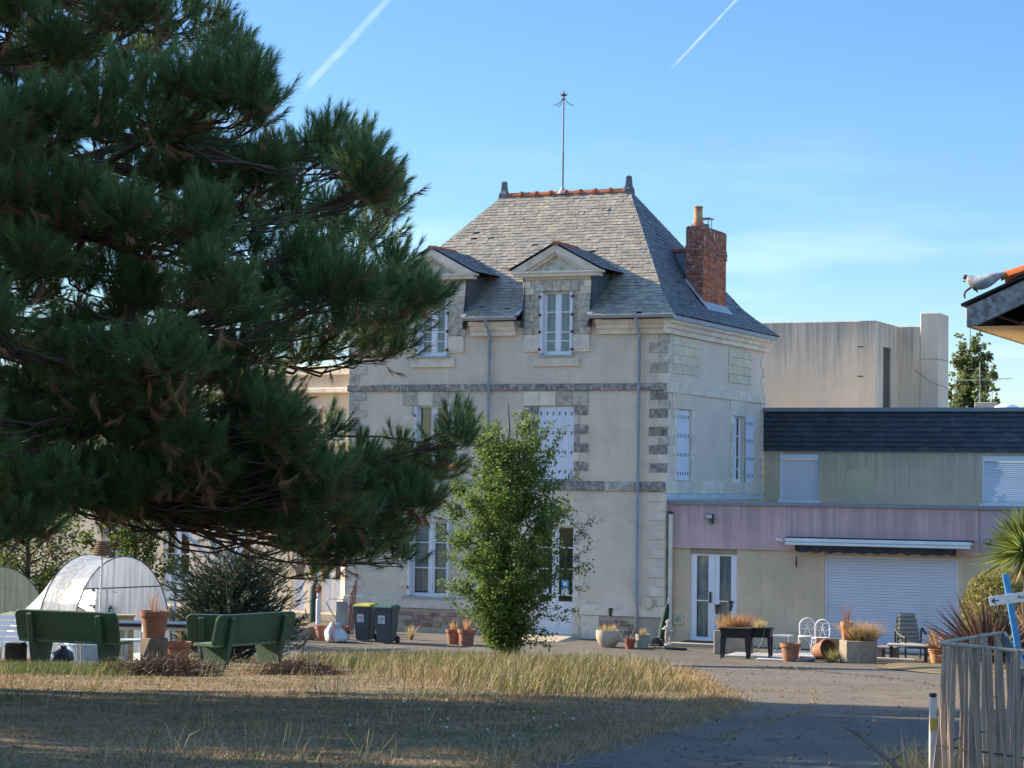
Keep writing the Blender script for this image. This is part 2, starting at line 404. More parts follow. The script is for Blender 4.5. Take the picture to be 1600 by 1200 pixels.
def stones(parent, mp, u0, u1, z0, z1, dirty=0.0, course=.265, lintel=.42, sill=True, long_=.42, short=.15, black_long=False, lint=4):
    "toothed stone jambs, lintel stones and a sill round an opening"
    n = max(2, round((z1 - z0) / course)); h = (z1 - z0) / n
    for side in (-1, 1):
        for k in range(n):
            w = (long_ if k % 2 else short) + random.uniform(-.015, .015)
            a, b = (u0 - w, u0 + .003) if side < 0 else (u1 - .003, u1 + w)
            m = STONE_BLACK if (black_long and k % 2 and k > 0) else (STONE_DIRTY if random.random() < dirty else STONE)
            MB().mbox(mp, a, b, z0 + k * h + .004, z0 + (k + 1) * h - .004, -.022 - random.uniform(0, .006), .06).build('jamb_stone', m, parent, bevel=.006)
    ua, ub = u0 - long_, u1 + long_
    for k in range(lint):
        a, b = ua + (ub - ua) * k / lint, ua + (ub - ua) * (k + 1) / lint
        MB().mbox(mp, a + .004, b - .004, z1 + .002, z1 + lintel, -.025 - random.uniform(0, .006), .06).build('lintel_stone', STONE_DIRTY if random.random() < dirty else STONE, parent, bevel=.006)
    if sill: MB().mbox(mp, u0 - .12, u1 + .12, z0 - .13, z0 - .004, -.09, .1).build('window_sill', STONE, parent, bevel=.01)

def window(parent, mp, u0, u1, z0, z1, w=.12, cols=2, bars=(.33, .66), m=WHITE, curtain=None, solid=0.0, name='window', stile=.055, meet=.10, label=None, cw=.12):
    "casement: frame mesh > one pane per light, curtain"
    mb = MB(); fr = .05; bot = .10
    mb.mbox(mp, u0, u0 + fr, z0, z1, w - .02, w + .06).mbox(mp, u1 - fr, u1, z0, z1, w - .02, w + .06)
    mb.mbox(mp, u0 + fr, u1 - fr, z1 - fr, z1, w - .018, w + .06).mbox(mp, u0 + fr, u1 - fr, z0, z0 + bot, w - .018, w + .06)
    edges = [u0 + fr]; um = (u0 + u1) / 2
    lights = [(u0 + fr, u1 - fr)] if cols == 1 else [(u0 + fr, um - meet / 2), (um + meet / 2, u1 - fr)]
    if cols == 2: mb.mbox(mp, um - meet / 2, um + meet / 2, z0 + bot, z1 - fr, w - .035, w + .05)
    zb = [z0 + bot] + [z0 + (z1 - z0) * b for b in bars] + [z1 - fr]
    if solid: zb = [max(z, z0 + (z1 - z0) * solid) for z in zb]; zb = sorted(set(zb))
    for a, b in lights:
        mb.mbox(mp, a, a + stile, z0 + bot, z1 - fr, w - .01, w + .04); mb.mbox(mp, b - stile, b, z0 + bot, z1 - fr, w - .01, w + .04)
        for z in zb[1:-1]: mb.mbox(mp, a + stile, b - stile, z - .017, z + .017, w - .008, w + .03)
        if solid:
            zs = z0 + (z1 - z0) * solid
            mb.mbox(mp, a + stile, b - stile, z0 + bot, zs, w + .004, w + .03)
            q = (b - a - 2 * stile)
            for f0, f1 in ((.08, .46), (.54, .92)):
                mb.mbox(mp, a + stile + q * f0, a + stile + q * f1, z0 + bot + .06, zs - .08, w - .012, w + .01)
    o = mb.build(name, m, parent, bevel=.004, label=label)
    for a, b in lights:
        for k in range(len(zb) - 1):
            za, zc = zb[k], zb[k + 1]
            MB().mbox(mp, a + stile, b - stile, za + (.017 if k else 0), zc - (.017 if k < len(zb) - 2 else 0), w + .012, w + .018).build('pane', GLASS, o)
    if curtain:
        cm, lo, hi = curtain
        for ca, cb in ((u0 + fr, um - .01), (um + .01, u1 - fr)) if cols == 2 else ((u0 + fr, u1 - fr),):
            c = MB(); n = 26; za, zc = z0 + (z1 - z0) * lo, z0 + (z1 - z0) * hi
            for i in range(n):
                a, b = ca + (cb - ca) * i / n, ca + (cb - ca) * (i + 1) / n
                wa, wb = w + cw + .022 * math.sin(i * 1.9), w + cw + .022 * math.sin((i + 1) * 1.9)
                c.add([mp(a, za, wa), mp(b, za, wb), mp(b, zc, wb), mp(a, zc, wa)], [(0, 1, 2, 3)])
            c.build('curtain', cm, o, smooth='all')
    return o

def shutter_leaf(parent, mp, u0, u1, z0, z1, w0, w1, planks=3, hinges=4, hside=0, label=None):
    o = MB(); k = planks; g = .006
    for i in range(k):
        a, b = u0 + (u1 - u0) * i / k, u0 + (u1 - u0) * (i + 1) / k
        o.mbox(mp, a + (g if i else 0), b, z0, z1, w0, w1)
    o.mbox(mp, u0, u1, z0 + .01, z1 - .01, w0 + .008, w1 - .002)
    leaf = o.build('shutter', SHUTTER, parent, label=label)
    for j in range(hinges):
        z = z0 + (z1 - z0) * (.1 + .8 * j / (hinges - 1))
        for i in range(k):
            um = u0 + (u1 - u0) * (i + .5) / k
            MB().mbox(mp, um - .014, um + .014, z - .05, z + .05, w0 - .012, w0 + .004).build('hinge_bolt', IRON, leaf)
    return leaf

# ------------------------------------------------------------------ the stone house
HW, HD, ZE = 10.0, 9.0, 9.05
house = thing('stone_house', 'tall old stone house with slate hip roof, two dormers and a red brick chimney', 'house', HC, TH)
def fx(px, py=700): return LF(px, py)[0]
def fz(px, py): return LF(px, py)[1]
XR = fx(868); XL = fx(674)                    # axes of the two bays
Z1 = fz(950, 752); Z1b = fz(950, 767); Z2 = fz(950, 599); Z2b = fz(950, 610)
ZP = fz(950, 945); ZPb = fz(950, 962)         # plinth band
# openings on the front: u0,u1,z0,z1
wu = .60
o_gl = (fx(640, 900), fx(703, 900), fz(670, 932), fz(670, 815)); o_door = (XR - .66, XR + .62, .12, fz(868, 822))
o_ul = (fx(649), fx(703), fz(670, 752) + .25, fz(670, 634)); o_ur = (fx(839), fx(897), fz(868, 750), fz(868, 634))
dw = .50
o_dl = (XL - dw, XL + dw, fz(674, 556), fz(674, 452)); o_dr = (XR - dw, XR + dw, fz(868, 554), fz(868, 456))
w_s1 = (*sorted((LS(1056, 700)[0], LS(1079.5, 700)[0])), LS(1060, 752)[1], LS(1060, 639)[1])
w_s2 = (*sorted((LS(1146, 700)[0], LS(1161.5, 700)[0])), LS(1150, 754)[1], LS(1150, 650)[1])
b = MB()
wall(b, fm, -HW, 0, 0, ZE, [o_gl, o_door, o_ul, o_ur, (o_dl[0], o_dl[1], o_dl[2], ZE, 't'), (o_dr[0], o_dr[1], o_dr[2], ZE, 't')])
b.build('front_wall', PLASTER, house)
b = MB(); wall(b, sm_, 0, HD, 0, ZE, [w_s1, w_s2]); b.build('side_wall', PLASTER_SIDE, house)
b = MB(); b.add([(-HW, 0, 0), (-HW, HD, 0), (-HW, HD, ZE), (-HW, 0, ZE)], [(0, 1, 2, 3)]); b.add([(-HW, HD, 0), (0, HD, 0), (0, HD, ZE), (-HW, HD, ZE)], [(0, 1, 2, 3)])
b.build('rear_wall', PLASTER, house)
# plinth: render, band of cut stone, rubble stones between
def skirt(name, z0, z1, out, m, gaps=True):
    segs = [(-HW - out, o_door[0] - .22), (o_door[1] + .22, out)]
    for a, c in segs: MB().box(a, c, -out, .05, z0, z1).build(name, m, house, bevel=.012)
    MB().box(-.05, out, .052, 1.0, z0, z1 - .003).build(name, m, house)
skirt('plinth_band', ZPb, ZP, .07, STONE); skirt('plinth', -.1, ZPb - .004, .03, CONCRETE_BASE)
for a0, a1 in ((-HW + .2, o_door[0] - .6), (o_door[1] + .75, -.75)):
    z = .18
    while z < ZPb - .10:
        u = a0 + random.uniform(0, .2); hh = random.uniform(.07, .12)
        while u < a1 - .12:
            w = random.uniform(.14, .34)
            if random.random() < .8:
                MB().box(u, min(u + w, a1), -.045 - random.uniform(0, .02), .0, z, z + hh).build('rubble_block', MASONRY, house, bevel=.012)
            u += w + random.uniform(.015, .04)
        z += hh + .022
for a, c in ((o_door[0] - .22 - .55, o_door[0] - .25), (o_door[1] + .25, o_door[1] + .8)):
    MB().box(a, c, -.06, .05, .02, ZPb - .01).build('base_block', STONE, house, bevel=.012)
# string courses (front black with lichen, side clean)
nst = 11
for zz0, zz1 in ((Z1b, Z1), (Z2b, Z2)):
    for k in range(nst):
        a, c = -HW - .06 + (HW + .10) * k / nst, -HW - .06 + (HW + .10) * (k + 1) / nst
        MB().box(a + .003, c - .003, -.06 - random.uniform(0, .008), .05, zz0, zz1).build('string_course_stone', STONE_BLACK if random.random() < .8 else STONE_DIRTY, house, bevel=.01)
    for k in range(9):
        a, c = -.035 + (HD + .06) * k / 9, -.035 + (HD + .06) * (k + 1) / 9
        MB().box(-.05, .05 + random.uniform(0, .006), a + .003, c - .003, zz0 - .05, zz1 + .03).build('string_course_stone', STONE, house, bevel=.01)
# corner quoins
zc = [(ZP + .01, Z1b - .01), (Z1 + .01, Z2b - .01), (Z2 + .01, ZE - .40)]
for fl, (za, zb_) in enumerate(zc):
    n = round((zb_ - za) / .262); h = (zb_ - za) / n
    for k in range(n):
        lf, ls = ((.47, .14) if k % 2 else (.21, .34))
        lf += random.uniform(-.02, .02); m = STONE_DIRTY if fl > 0 and random.random() < .55 else STONE
        if fl and k % 2 and random.random() < .75: m = STONE_BLACK if fl == 1 else STONE_DIRTY
        z0, z1 = za + k * h + .004, za + (k + 1) * h - .004
        e = random.uniform(0, .006)
        MB().box(-lf, .022 + e, -.022 - e, ls, z0, z1).build('quoin_stone', m, house, bevel=.007)
        MB().box(-HW - .022 - e, -HW + lf + .1, -.022 - e, .3, z0, z1).build('quoin_stone', STONE_DIRTY if fl else STONE, house, bevel=.007)
        MB().box(-.05, .02 + e, HD - (.44 if k % 2 else .22), HD + .02, z0, z1).build('quoin_stone', STONE, house, bevel=.007)
# stone surrounds
stones(house, fm, *o_ur, dirty=.6, black_long=True, sill=False, lintel=Z2b - o_ur[3] - .01)
stones(house, fm, *o_ul, dirty=.6, sill=True, lintel=Z2b - o_ul[3] - .01)
stones(house, fm, *o_gl, dirty=.05, sill=False); stones(house, fm, *o_door, dirty=.05, sill=False, lintel=.4)
MB().mbox(fm, o_gl[0] - .2, o_gl[1] + .2, o_gl[2] - .06, o_gl[2] - .004, -.10, .1).build('window_sill', ZINC, house)
stones(house, sm_, *w_s1, sill=False, long_=.34, short=.2, lintel=.5, lint=2); stones(house, sm_, *w_s2, sill=False, long_=.34, short=.2, lintel=.5, lint=2)
# two blind stone panels high on the side wall
PANEL = mat("panel_limestone", (.66, .57, .41), var=.14, scale=3, bump=.4, bscale=30, rnd=.10, col2=(.72, .66, .50), c2=(.45, .7), c2scale=2.5)
for pxa, pxb, pya, pyb in ((1051, 1092, 528, 586), (1138, 1175, 547, 600)):
    ya, yb = sorted((LS(pxa, 560)[0], LS(pxb, 560)[0])); za, zt = LS((pxa + pxb) / 2, pyb)[1], LS((pxa + pxb) / 2, pya)[1]
    for r_ in range(4):
        for c_ in range(2):
            sp = .5 + (.12 if r_ % 2 else -.12)
            a, c = (ya, ya + (yb - ya) * sp) if c_ == 0 else (ya + (yb - ya) * sp, yb)
            h = (zt - za) / 4
            MB().mbox(sm_, a + .006, c - .006, za + r_ * h + .006, za + (r_ + 1) * h - .006, -.022 - random.uniform(0, .008), .04).build('panel_stone', PANEL, house, bevel=.008)
# windows and shutters
window(house, fm, *o_gl, curtain=(CURTAIN, .06, .97), bars=(.38, .72))
window(house, fm, *o_ul, curtain=(OCHRE, .02, .98), bars=(.5,), label='upper window with ochre blinds drawn')
window(house, fm, *o_door, name='entrance_door', solid=.30, bars=(.36, .60, .80), w=.16)
DG = mat('door_green', (.02, .10, .075), var=.1, bump=.02); POST_B = mat('poster_blue', (.05, .30, .62), var=.05, bump=0); POST_W = mat('poster_white', (.72, .74, .76), var=.1, bump=0)
for s in (-1, 1):
    um = (o_door[0] + o_door[1]) / 2 + s * .31; hh = o_door[3] - o_door[2]
    pz = o_door[2] + hh * .33
    MB().mbox(fm, um - .19, um + .19, pz, pz + hh * .20, .176, .18).build('door_panel_film', DG, house)
    p = MB().mbox(fm, um - .11, um + .11, pz + .09, pz + .53, .146, .15).build('poster', POST_W, house)
    MB().mbox(fm, um - .11, um + .11, pz + .28, pz + .53, .143, .1455).build('poster_picture', POST_B, p)
    MB().prism([(-.07, 0, -.08), (0, 0, -.02), (.07, 0, -.08), (.05, 0, .04), (.09, 0, .09), (.02, 0, .06), (0, 0, .12), (-.02, 0, .06), (-.09, 0, .09), (-.05, 0, .04)], (um, .1385, pz + .40), (um, .1425, pz + .40)).build('poster_emblem', POST_W, p)
um = (o_ur[0] + o_ur[1]) / 2
shutter_leaf(house, fm, o_ur[0] + .01, um - .004, o_ur[2] + .02, o_ur[3] - .01, .05, .085); shutter_leaf(house, fm, um + .004, o_ur[1] - .01, o_ur[2] + .02, o_ur[3] - .01, .05, .085)
shutter_leaf(house, sm_, w_s1[0] + .01, w_s1[0] + (w_s1[1] - w_s1[0]) * .5 - .004, w_s1[2] + .02, w_s1[3] - .01, .05, .085); shutter_leaf(house, sm_, w_s1[0] + (w_s1[1] - w_s1[0]) * .5 + .004, w_s1[1] - .01, w_s1[2] + .02, w_s1[3] - .01, .05, .085)
window(house, sm_, *w_s2, bars=(.2, .38, .7), curtain=None)
shutter_leaf(house, sm_, w_s2[1] + .02, w_s2[1] + .42, w_s2[2], w_s2[3], -.075, -.04, planks=2, label='white shutter folded open against the side wall')
shutter_leaf(house, sm_, w_s2[1] + .425, w_s2[1] + .80, w_s2[2], w_s2[3], -.072, -.038, planks=2, label='white shutter folded open against the side wall')
for o4 in (o_gl, o_ul):                        # folded shutters seen edge-on in the reveals
    for s in (0, 1):
        a = o4[0] + .002 if s == 0 else o4[1] - .062
        lf_ = MB().mbox(fm, a, a + .06, o4[2] + .02, o4[3] - .02, -.13 if o4 is o_gl else -.08, .09).build('shutter', SHUTTER, house, bevel=.004)
        for f in (.12, .5, .85):
            z = o4[2] + (o4[3] - o4[2]) * f
            MB().mbox(fm, a - .01, a + .03, z - .04, z + .04, -.15 if o4 is o_gl else -.1, -.06).build('hinge_bolt', mat('rust_iron', (.12, .035, .02), var=.3), lf_)

# roof ---------------------------------------------------------------------
OV, KD, KS, ZR = .36, 1.15, .60, fz(0, 0)
ZR = loc_of(at(876, 299, (wor_of(-5, 4.5)).y)).z - .04
ZE0 = LF(950, 492, -OV)[1]                     # slate edge
RUN = HD / 2 + OV; S2 = (ZR - ZE0 - KD * KS) / (RUN - KD)
def prof(d): return ZE0 + (d * KS if d < KD else KD * KS + (d - KD) * S2)
RL, RRr = -7.1, -2.9                           # ridge ends
HIP = (-RRr + OV)                              # run of the hip ends
breaks = [(0.0, 0.0), (math.hypot(KD, KD * KS), KD)]; SL = breaks[1][0] + math.hypot(RUN - KD, ZR - ZE0 - KD * KS)
def d_of(s):
    s = max(0, min(SL, s)); L1 = breaks[1][0]
    return s / L1 * KD if s < L1 else KD + (s - L1) / (SL - L1) * (RUN - KD)
def p_front(u, s): d = d_of(s); return Vector((u, -OV + d, prof(d)))
def p_back(u, s): d = d_of(s); return Vector((u, HD + OV - d, prof(d)))
def p_right(v, s): d = d_of(s); return Vector((OV - d * HIP / RUN, v, prof(d)))
def p_left(v, s): d = d_of(s); return Vector((-HW - OV + d * HIP / RUN, v, prof(d)))
def lim_front(s): d = d_of(s) * HIP / RUN; return -HW - OV + d, OV - d
def lim_side(s): d = d_of(s); return -OV + d, HD + OV - d
DX = (XL, XR); DHW = 1.04                      # dormer axes and half width
def clear_dormer(u, s):
    d = d_of(s)
    return [(x - DHW, x + DHW) for x in DX] if d < OV + 1.9 * 0 + .9 else []
def nrm(pf, u, s):
    e = 1e-3; a = pf(u + e, s) - pf(u - e, s); b_ = pf(u, min(SL, s + e)) - pf(u, max(0, s - e)); n = a.cross(b_).normalized()
    return n if n.z > 0 else -n
EXP = .142
def wedge(pf, u0, u1, v0, v1, s0, s1, t0, t1):
    "one slate: lower edge u0..u1 at slope length s0, upper edge v0..v1 at s1"
    n = nrm(pf, (u0 + u1) / 2, (s0 + s1) / 2)
    a, b_, c, d = pf(u0, s0), pf(u1, s0), pf(v1, s1), pf(v0, s1)
    return [a + n * t0, b_ + n * t0, c + n * t1, d + n * t1, a + n * (t0 - .012), b_ + n * (t0 - .012)], [(0, 1, 2, 3), (4, 5, 1, 0), (4, 0, 3), (5, 2, 1)]
holes_roof = [(870, 415, 0)]
def slate_face(pf, lim, cuts, w=.195, single=None, miss=0.004, m=None):
    "rows of slates; returns list of (verts, faces, whole?)"
    out = []; s = 0.0; r_ = 0
    while s < SL - .02:
        s1 = min(SL, s + EXP * 1.55); lo0, hi0 = lim(s); lo1, hi1 = lim(s1)
        u = lo0 - (w / 2 if r_ % 2 else 0) + random.uniform(-.02, .02)
        cc = cuts(s)
        while u < hi0:
            ww = w * random.uniform(.82, 1.18); a, b_ = u, u + ww - .006; u += ww
            for (x0, x1) in cc:
                if a < x0 < b_: b_ = x0
                elif a < x1 < b_: a = x1
                elif x0 <= a and b_ <= x1: a = b_
            if b_ - a < .03: continue
            a0, b0 = max(a, lo0), min(b_, hi0); a1, b1 = max(a, lo1), min(b_, hi1)
            if b0 - a0 < .02: continue
            if b1 <= a1: a1 = b1 = (max(min(a1, hi1), lo1))
            if random.random() < miss: continue
            j = random.uniform(-.012, .012); l = random.uniform(-.004, .008)
            sk = random.gauss(0, .004) if random.random() < .93 else random.gauss(0, .022)
            vs, fs = wedge(pf, a0, b0, a1, b1, max(0, s + j) - (.02 if s == 0 else 0), s1, .020 + l, .003)
            if abs(sk) > 0: vs = [v + Vector((0, 0, sk * (.4 if i in (0, 4) else -.4 if i in (1, 5) else 0))) for i, v in enumerate(vs)]
            whole = a0 == a and b0 == b_ and a1 == a and b1 == b_
            out.append((vs, fs, whole, s))
        s += EXP; r_ += 1
    return out
def cuts_front(s):
    d = d_of(s); z = prof(d); r = []
    for x in DX:
        if d < OV + 1.25: r.append((x - DHW - .02, x + DHW + .02))
    return r
nocut = lambda s: []
fr = slate_face(p_front, lim_front, cuts_front)
whole = [q for q in fr if q[2] and q[3] > EXP * 1.5]; random.shuffle(whole)
pick = set(id(q) for q in whole[:298])
rest = MB()
for q in fr:
    if id(q) in pick: MB().add(q[0], q[1]).build('slate', SLATE, house)
    else: rest.add(q[0], q[1])
rest.build('slate_covering', SLATE, house, kind='stuff')
side = MB()
for q in slate_face(p_right, lim_side, nocut): side.add(q[0], q[1])
for q in slate_face(p_left, lim_side, nocut): side.add(q[0], q[1])
side.build('hip_slate_covering', SLATE_CLEAN, house, kind='stuff')
bk = MB()
for q in slate_face(p_back, lim_front, nocut, w=.5): bk.add(q[0], q[1])
bk.build('rear_slate_covering', SLATE_CLEAN, house, kind='stuff')
dk = MB(); ss = np.linspace(0, SL, 40)
for i in range(39):
    a, b_ = ss[i], ss[i + 1]
    for pf, lim, ct in ((p_front, lim_front, cuts_front), (p_back, lim_front, nocut), (p_right, lim_side, nocut), (p_left, lim_side, nocut)):
        l0, h0 = lim(a); l1, h1 = lim(b_); ed = [l0]
        for x0, x1 in ct(a): ed += [x0, x1]
        ed.append(h0); n0 = Vector((0, 0, -.015))
        for k in range(0, len(ed), 2):
            u0, u1 = ed[k], ed[k + 1]
            v0 = max(u0, l1) if k == 0 else u0; v1 = min(u1, h1) if k == len(ed) - 2 else u1
            dk.add([pf(u0, a) + n0, pf(u1, a) + n0, pf(min(v1, h1), b_) + n0, pf(max(v0, l1), b_) + n0], [(0, 1, 2, 3)])
dk.build('roof_boarding', UNDER, house)
for (sx, ex) in ((1, RRr), (-1, RL)):          # hip lines capped with a thin zinc-grey slate strip
    for (yy, fr_) in ((1, 'f'), (-1, 'b')):
        pts = []
        for s in np.linspace(0, SL, 14):
            d = d_of(s); x = OV - d * HIP / RUN if sx > 0 else -HW - OV + d * HIP / RUN
            pts.append((x, -OV + d if yy > 0 else HD + OV - d, prof(d) - .008))
        MB().tube(pts, .022, 6).build('hip_capping', SLATE_CLEAN, house)
nt_ = 8
for k in range(nt_):                            # clay ridge tiles with raised collars
    a, c = RL + .12 + (RRr - RL - .24) * k / nt_, RL + .12 + (RRr - RL - .24) * (k + 1) / nt_
    mb = MB()
    for (x0, x1, r_) in ((a, c - .05, .115), (c - .06, c + .03, .145)):
        n = 8; vs = []
        for x in (x0, x1):
            for j in range(n + 1):
                t = math.pi * (j / n) ; vs.append((x, 4.5 - math.cos(t) * r_ * 1.15, ZR - .07 + math.sin(t) * r_ * 1.15))
        mb.add(vs, [(j, j + 1, n + 2 + j, n + 1 + j) for j in range(n)] + [tuple(range(n + 1)), tuple(range(n + 1, 2 * n + 2))])
    mb.build('ridge_tile', TILE, house, smooth=True)
for x in (RL + .02, RRr - .02):
    MB().lathe([(.22, -.25), (.19, .05), (.13, .15), (.10, .38), (.12, .40), (.07, .46)], 4, (x, 4.5, ZR - .02), R(45)).build('finial', mat('finial_lead', (.15, .16, .18), var=.25, bump=.4), house, bevel=.02)
# lightning rod
rod_x = loc_of(at(878, 295, wor_of(-5, 4.5).y)).x; ztop = loc_of(at(879, 142, wor_of(-5, 4.5).y)).z
mb = MB().tube([(rod_x, 4.5, ZR), (rod_x, 4.5, ZR + (ztop - ZR) * .4)], .034, 8); mb.tube([(rod_x, 4.5, ZR + (ztop - ZR) * .4), (rod_x, 4.5, ztop)], .026, 8)
rod = mb.build('lightning_rod', mat('rod_steel', (.16, .18, .21), rough=.5, metal=.4, var=.1), house)
mb = MB().lathe([(.03, -.02), (.10, 0), (.10, .03), (.03, .06), (.012, .16)], 10, (rod_x, 4.5, ztop - .14))
for a in (.3, 2.6, 3.6, 5.2):
    dx, dy = math.cos(a), math.sin(a)
    mb.tube([(rod_x, 4.5, ztop - .16), (rod_x + dx * .10, 4.5 + dy * .1, ztop - .34), (rod_x + dx * .24, 4.5 + dy * .24, ztop - .44), (rod_x + dx * .32, 4.5 + dy * .32, ztop - .44)], .011, 5)
    mb.tube([(rod_x, 4.5, ztop - .12), (rod_x + dx * .13, 4.5 + dy * .13, ztop - .08)], .008, 5)
mb.build('rod_head', IRON, rod)
MB().lathe([(.2, -.08), (.09, .04), (.04, .14)], 12, (rod_x, 4.5, ZR + .04)).build('rod_collar', ZINC, rod)

# cornice, gutters, pipes -----------------------------------------------------
zc1 = ZE0 - .10
CORN = [(0, -.42), (-.10, -.42), (-.10, -.30), (-.16, -.26), (-.18, -.16), (-.26, -.12), (-.26, -.02), (0, -.02)]
def cornice_run(x0, x1):
    n = max(1, round((x1 - x0) / 1.1))
    for k in range(n):
        a, c = x0 + (x1 - x0) * k / n, x0 + (x1 - x0) * (k + 1) / n
        MB().prism([(0, p, zc1 + q) for p, q in CORN], (a + .003, 0, 0), (c - .003, 0, 0)).build('cornice_stone', STONE, house, bevel=.006)
runs = [(-HW - .26, XL - DHW - .22), (XL + DHW + .22, XR - DHW - .22), (XR + DHW + .22, -.003)]
for a, c in runs: cornice_run(a, c)
for k in range(8):
    a, c = -.26 + (HD + .5) * k / 8, -.26 + (HD + .5) * (k + 1) / 8
    MB().prism([(-p + (0 if True else 0), 0, zc1 + q) for p, q in CORN], (0, a + .003, 0), (0, c - .003, 0)).build('cornice_stone', STONE, house, bevel=.006)
for a, c in ((-HW - .3, XL - DHW - .1), (XL + DHW + .1, XR - DHW - .08), (XR + DHW + .12, OV + .02)):
    mb = MB(); n = 7; pr = [(-.085 + .0, 0)]
    ring = [(-OV - .05 - math.cos(math.pi * j / n) * .085, ZE0 - .015 - math.sin(math.pi * j / n) * .085) for j in range(n + 1)]
    vs = [(x, y, z) for x in (a, c) for y, z in ring]
    mb.add(vs, [(j, j + 1, n + 2 + j, n + 1 + j) for j in range(n)] + [tuple(range(n + 1)), tuple(range(n + 1, 2 * n + 2))[::-1]])
    mb.tube([(a, -OV - .135, ZE0 - .01), (c, -OV - .135, ZE0 - .01)], .013, 6)
    g = mb.build('gutter', ZINC, house, smooth=True)
    for k in range(int((c - a) / .55)):
        x = a + .3 + k * .55
        MB().box(x - .012, x + .012, -OV - .15, -OV + .1, ZE0 - .004, ZE0 + .012).build('gutter_bracket', ZINC, g)
for px, py0, py1 in ((767, 503, 640), (1001, 498, 955)):
    x = fx(px, 560); z0 = .35 if px > 900 else 1.0
    pts = [(x, -OV - .03, ZE0 - .09), (x, -OV - .03, ZE0 - .2), (x, -.11, ZE0 - .55), (x, -.11, z0)]
    pipe = MB().tube(pts, .047, 10).build('downpipe', ZINC_PIPE, house, smooth=True)
    for z in (ZE0 - .62, Z2 - .55, Z1 + .1, 1.7):
        MB().lathe([(.058, 0), (.062, .02), (.058, .04)], 10, (x, -.11, z)).build('pipe_collar', ZINC, pipe)
MB().mbox(sm_, .1, HD, 3.98, 4.17, -.04, .0).build('roof_flashing', mat('flashing', (.60, .66, .72), rough=.4, var=.1, metal=.2), house)
for x0, x1 in ((.004, OV - .03), (-HW - OV + .03, -HW - .004)): MB().box(x0, x1, -OV + .03, HD + OV - .03, ZE0 - .135, ZE0 - .018).build('eave_board', ZINC_PIPE, house)
# round plaque low on the corner
mb = MB(); mb.lathe([(.15, 0), (.165, .01), (.165, .03), (.10, .035)], 24); mb.xf(Matrix.Translation((fx(1013, 942), -.10, fz(1013, 942))) @ Matrix.Rotation(math.pi / 2, 4, 'X'))
mb.build('plaque', mat('cream_plaque', (.62, .58, .40), var=.1, bump=.2), house)

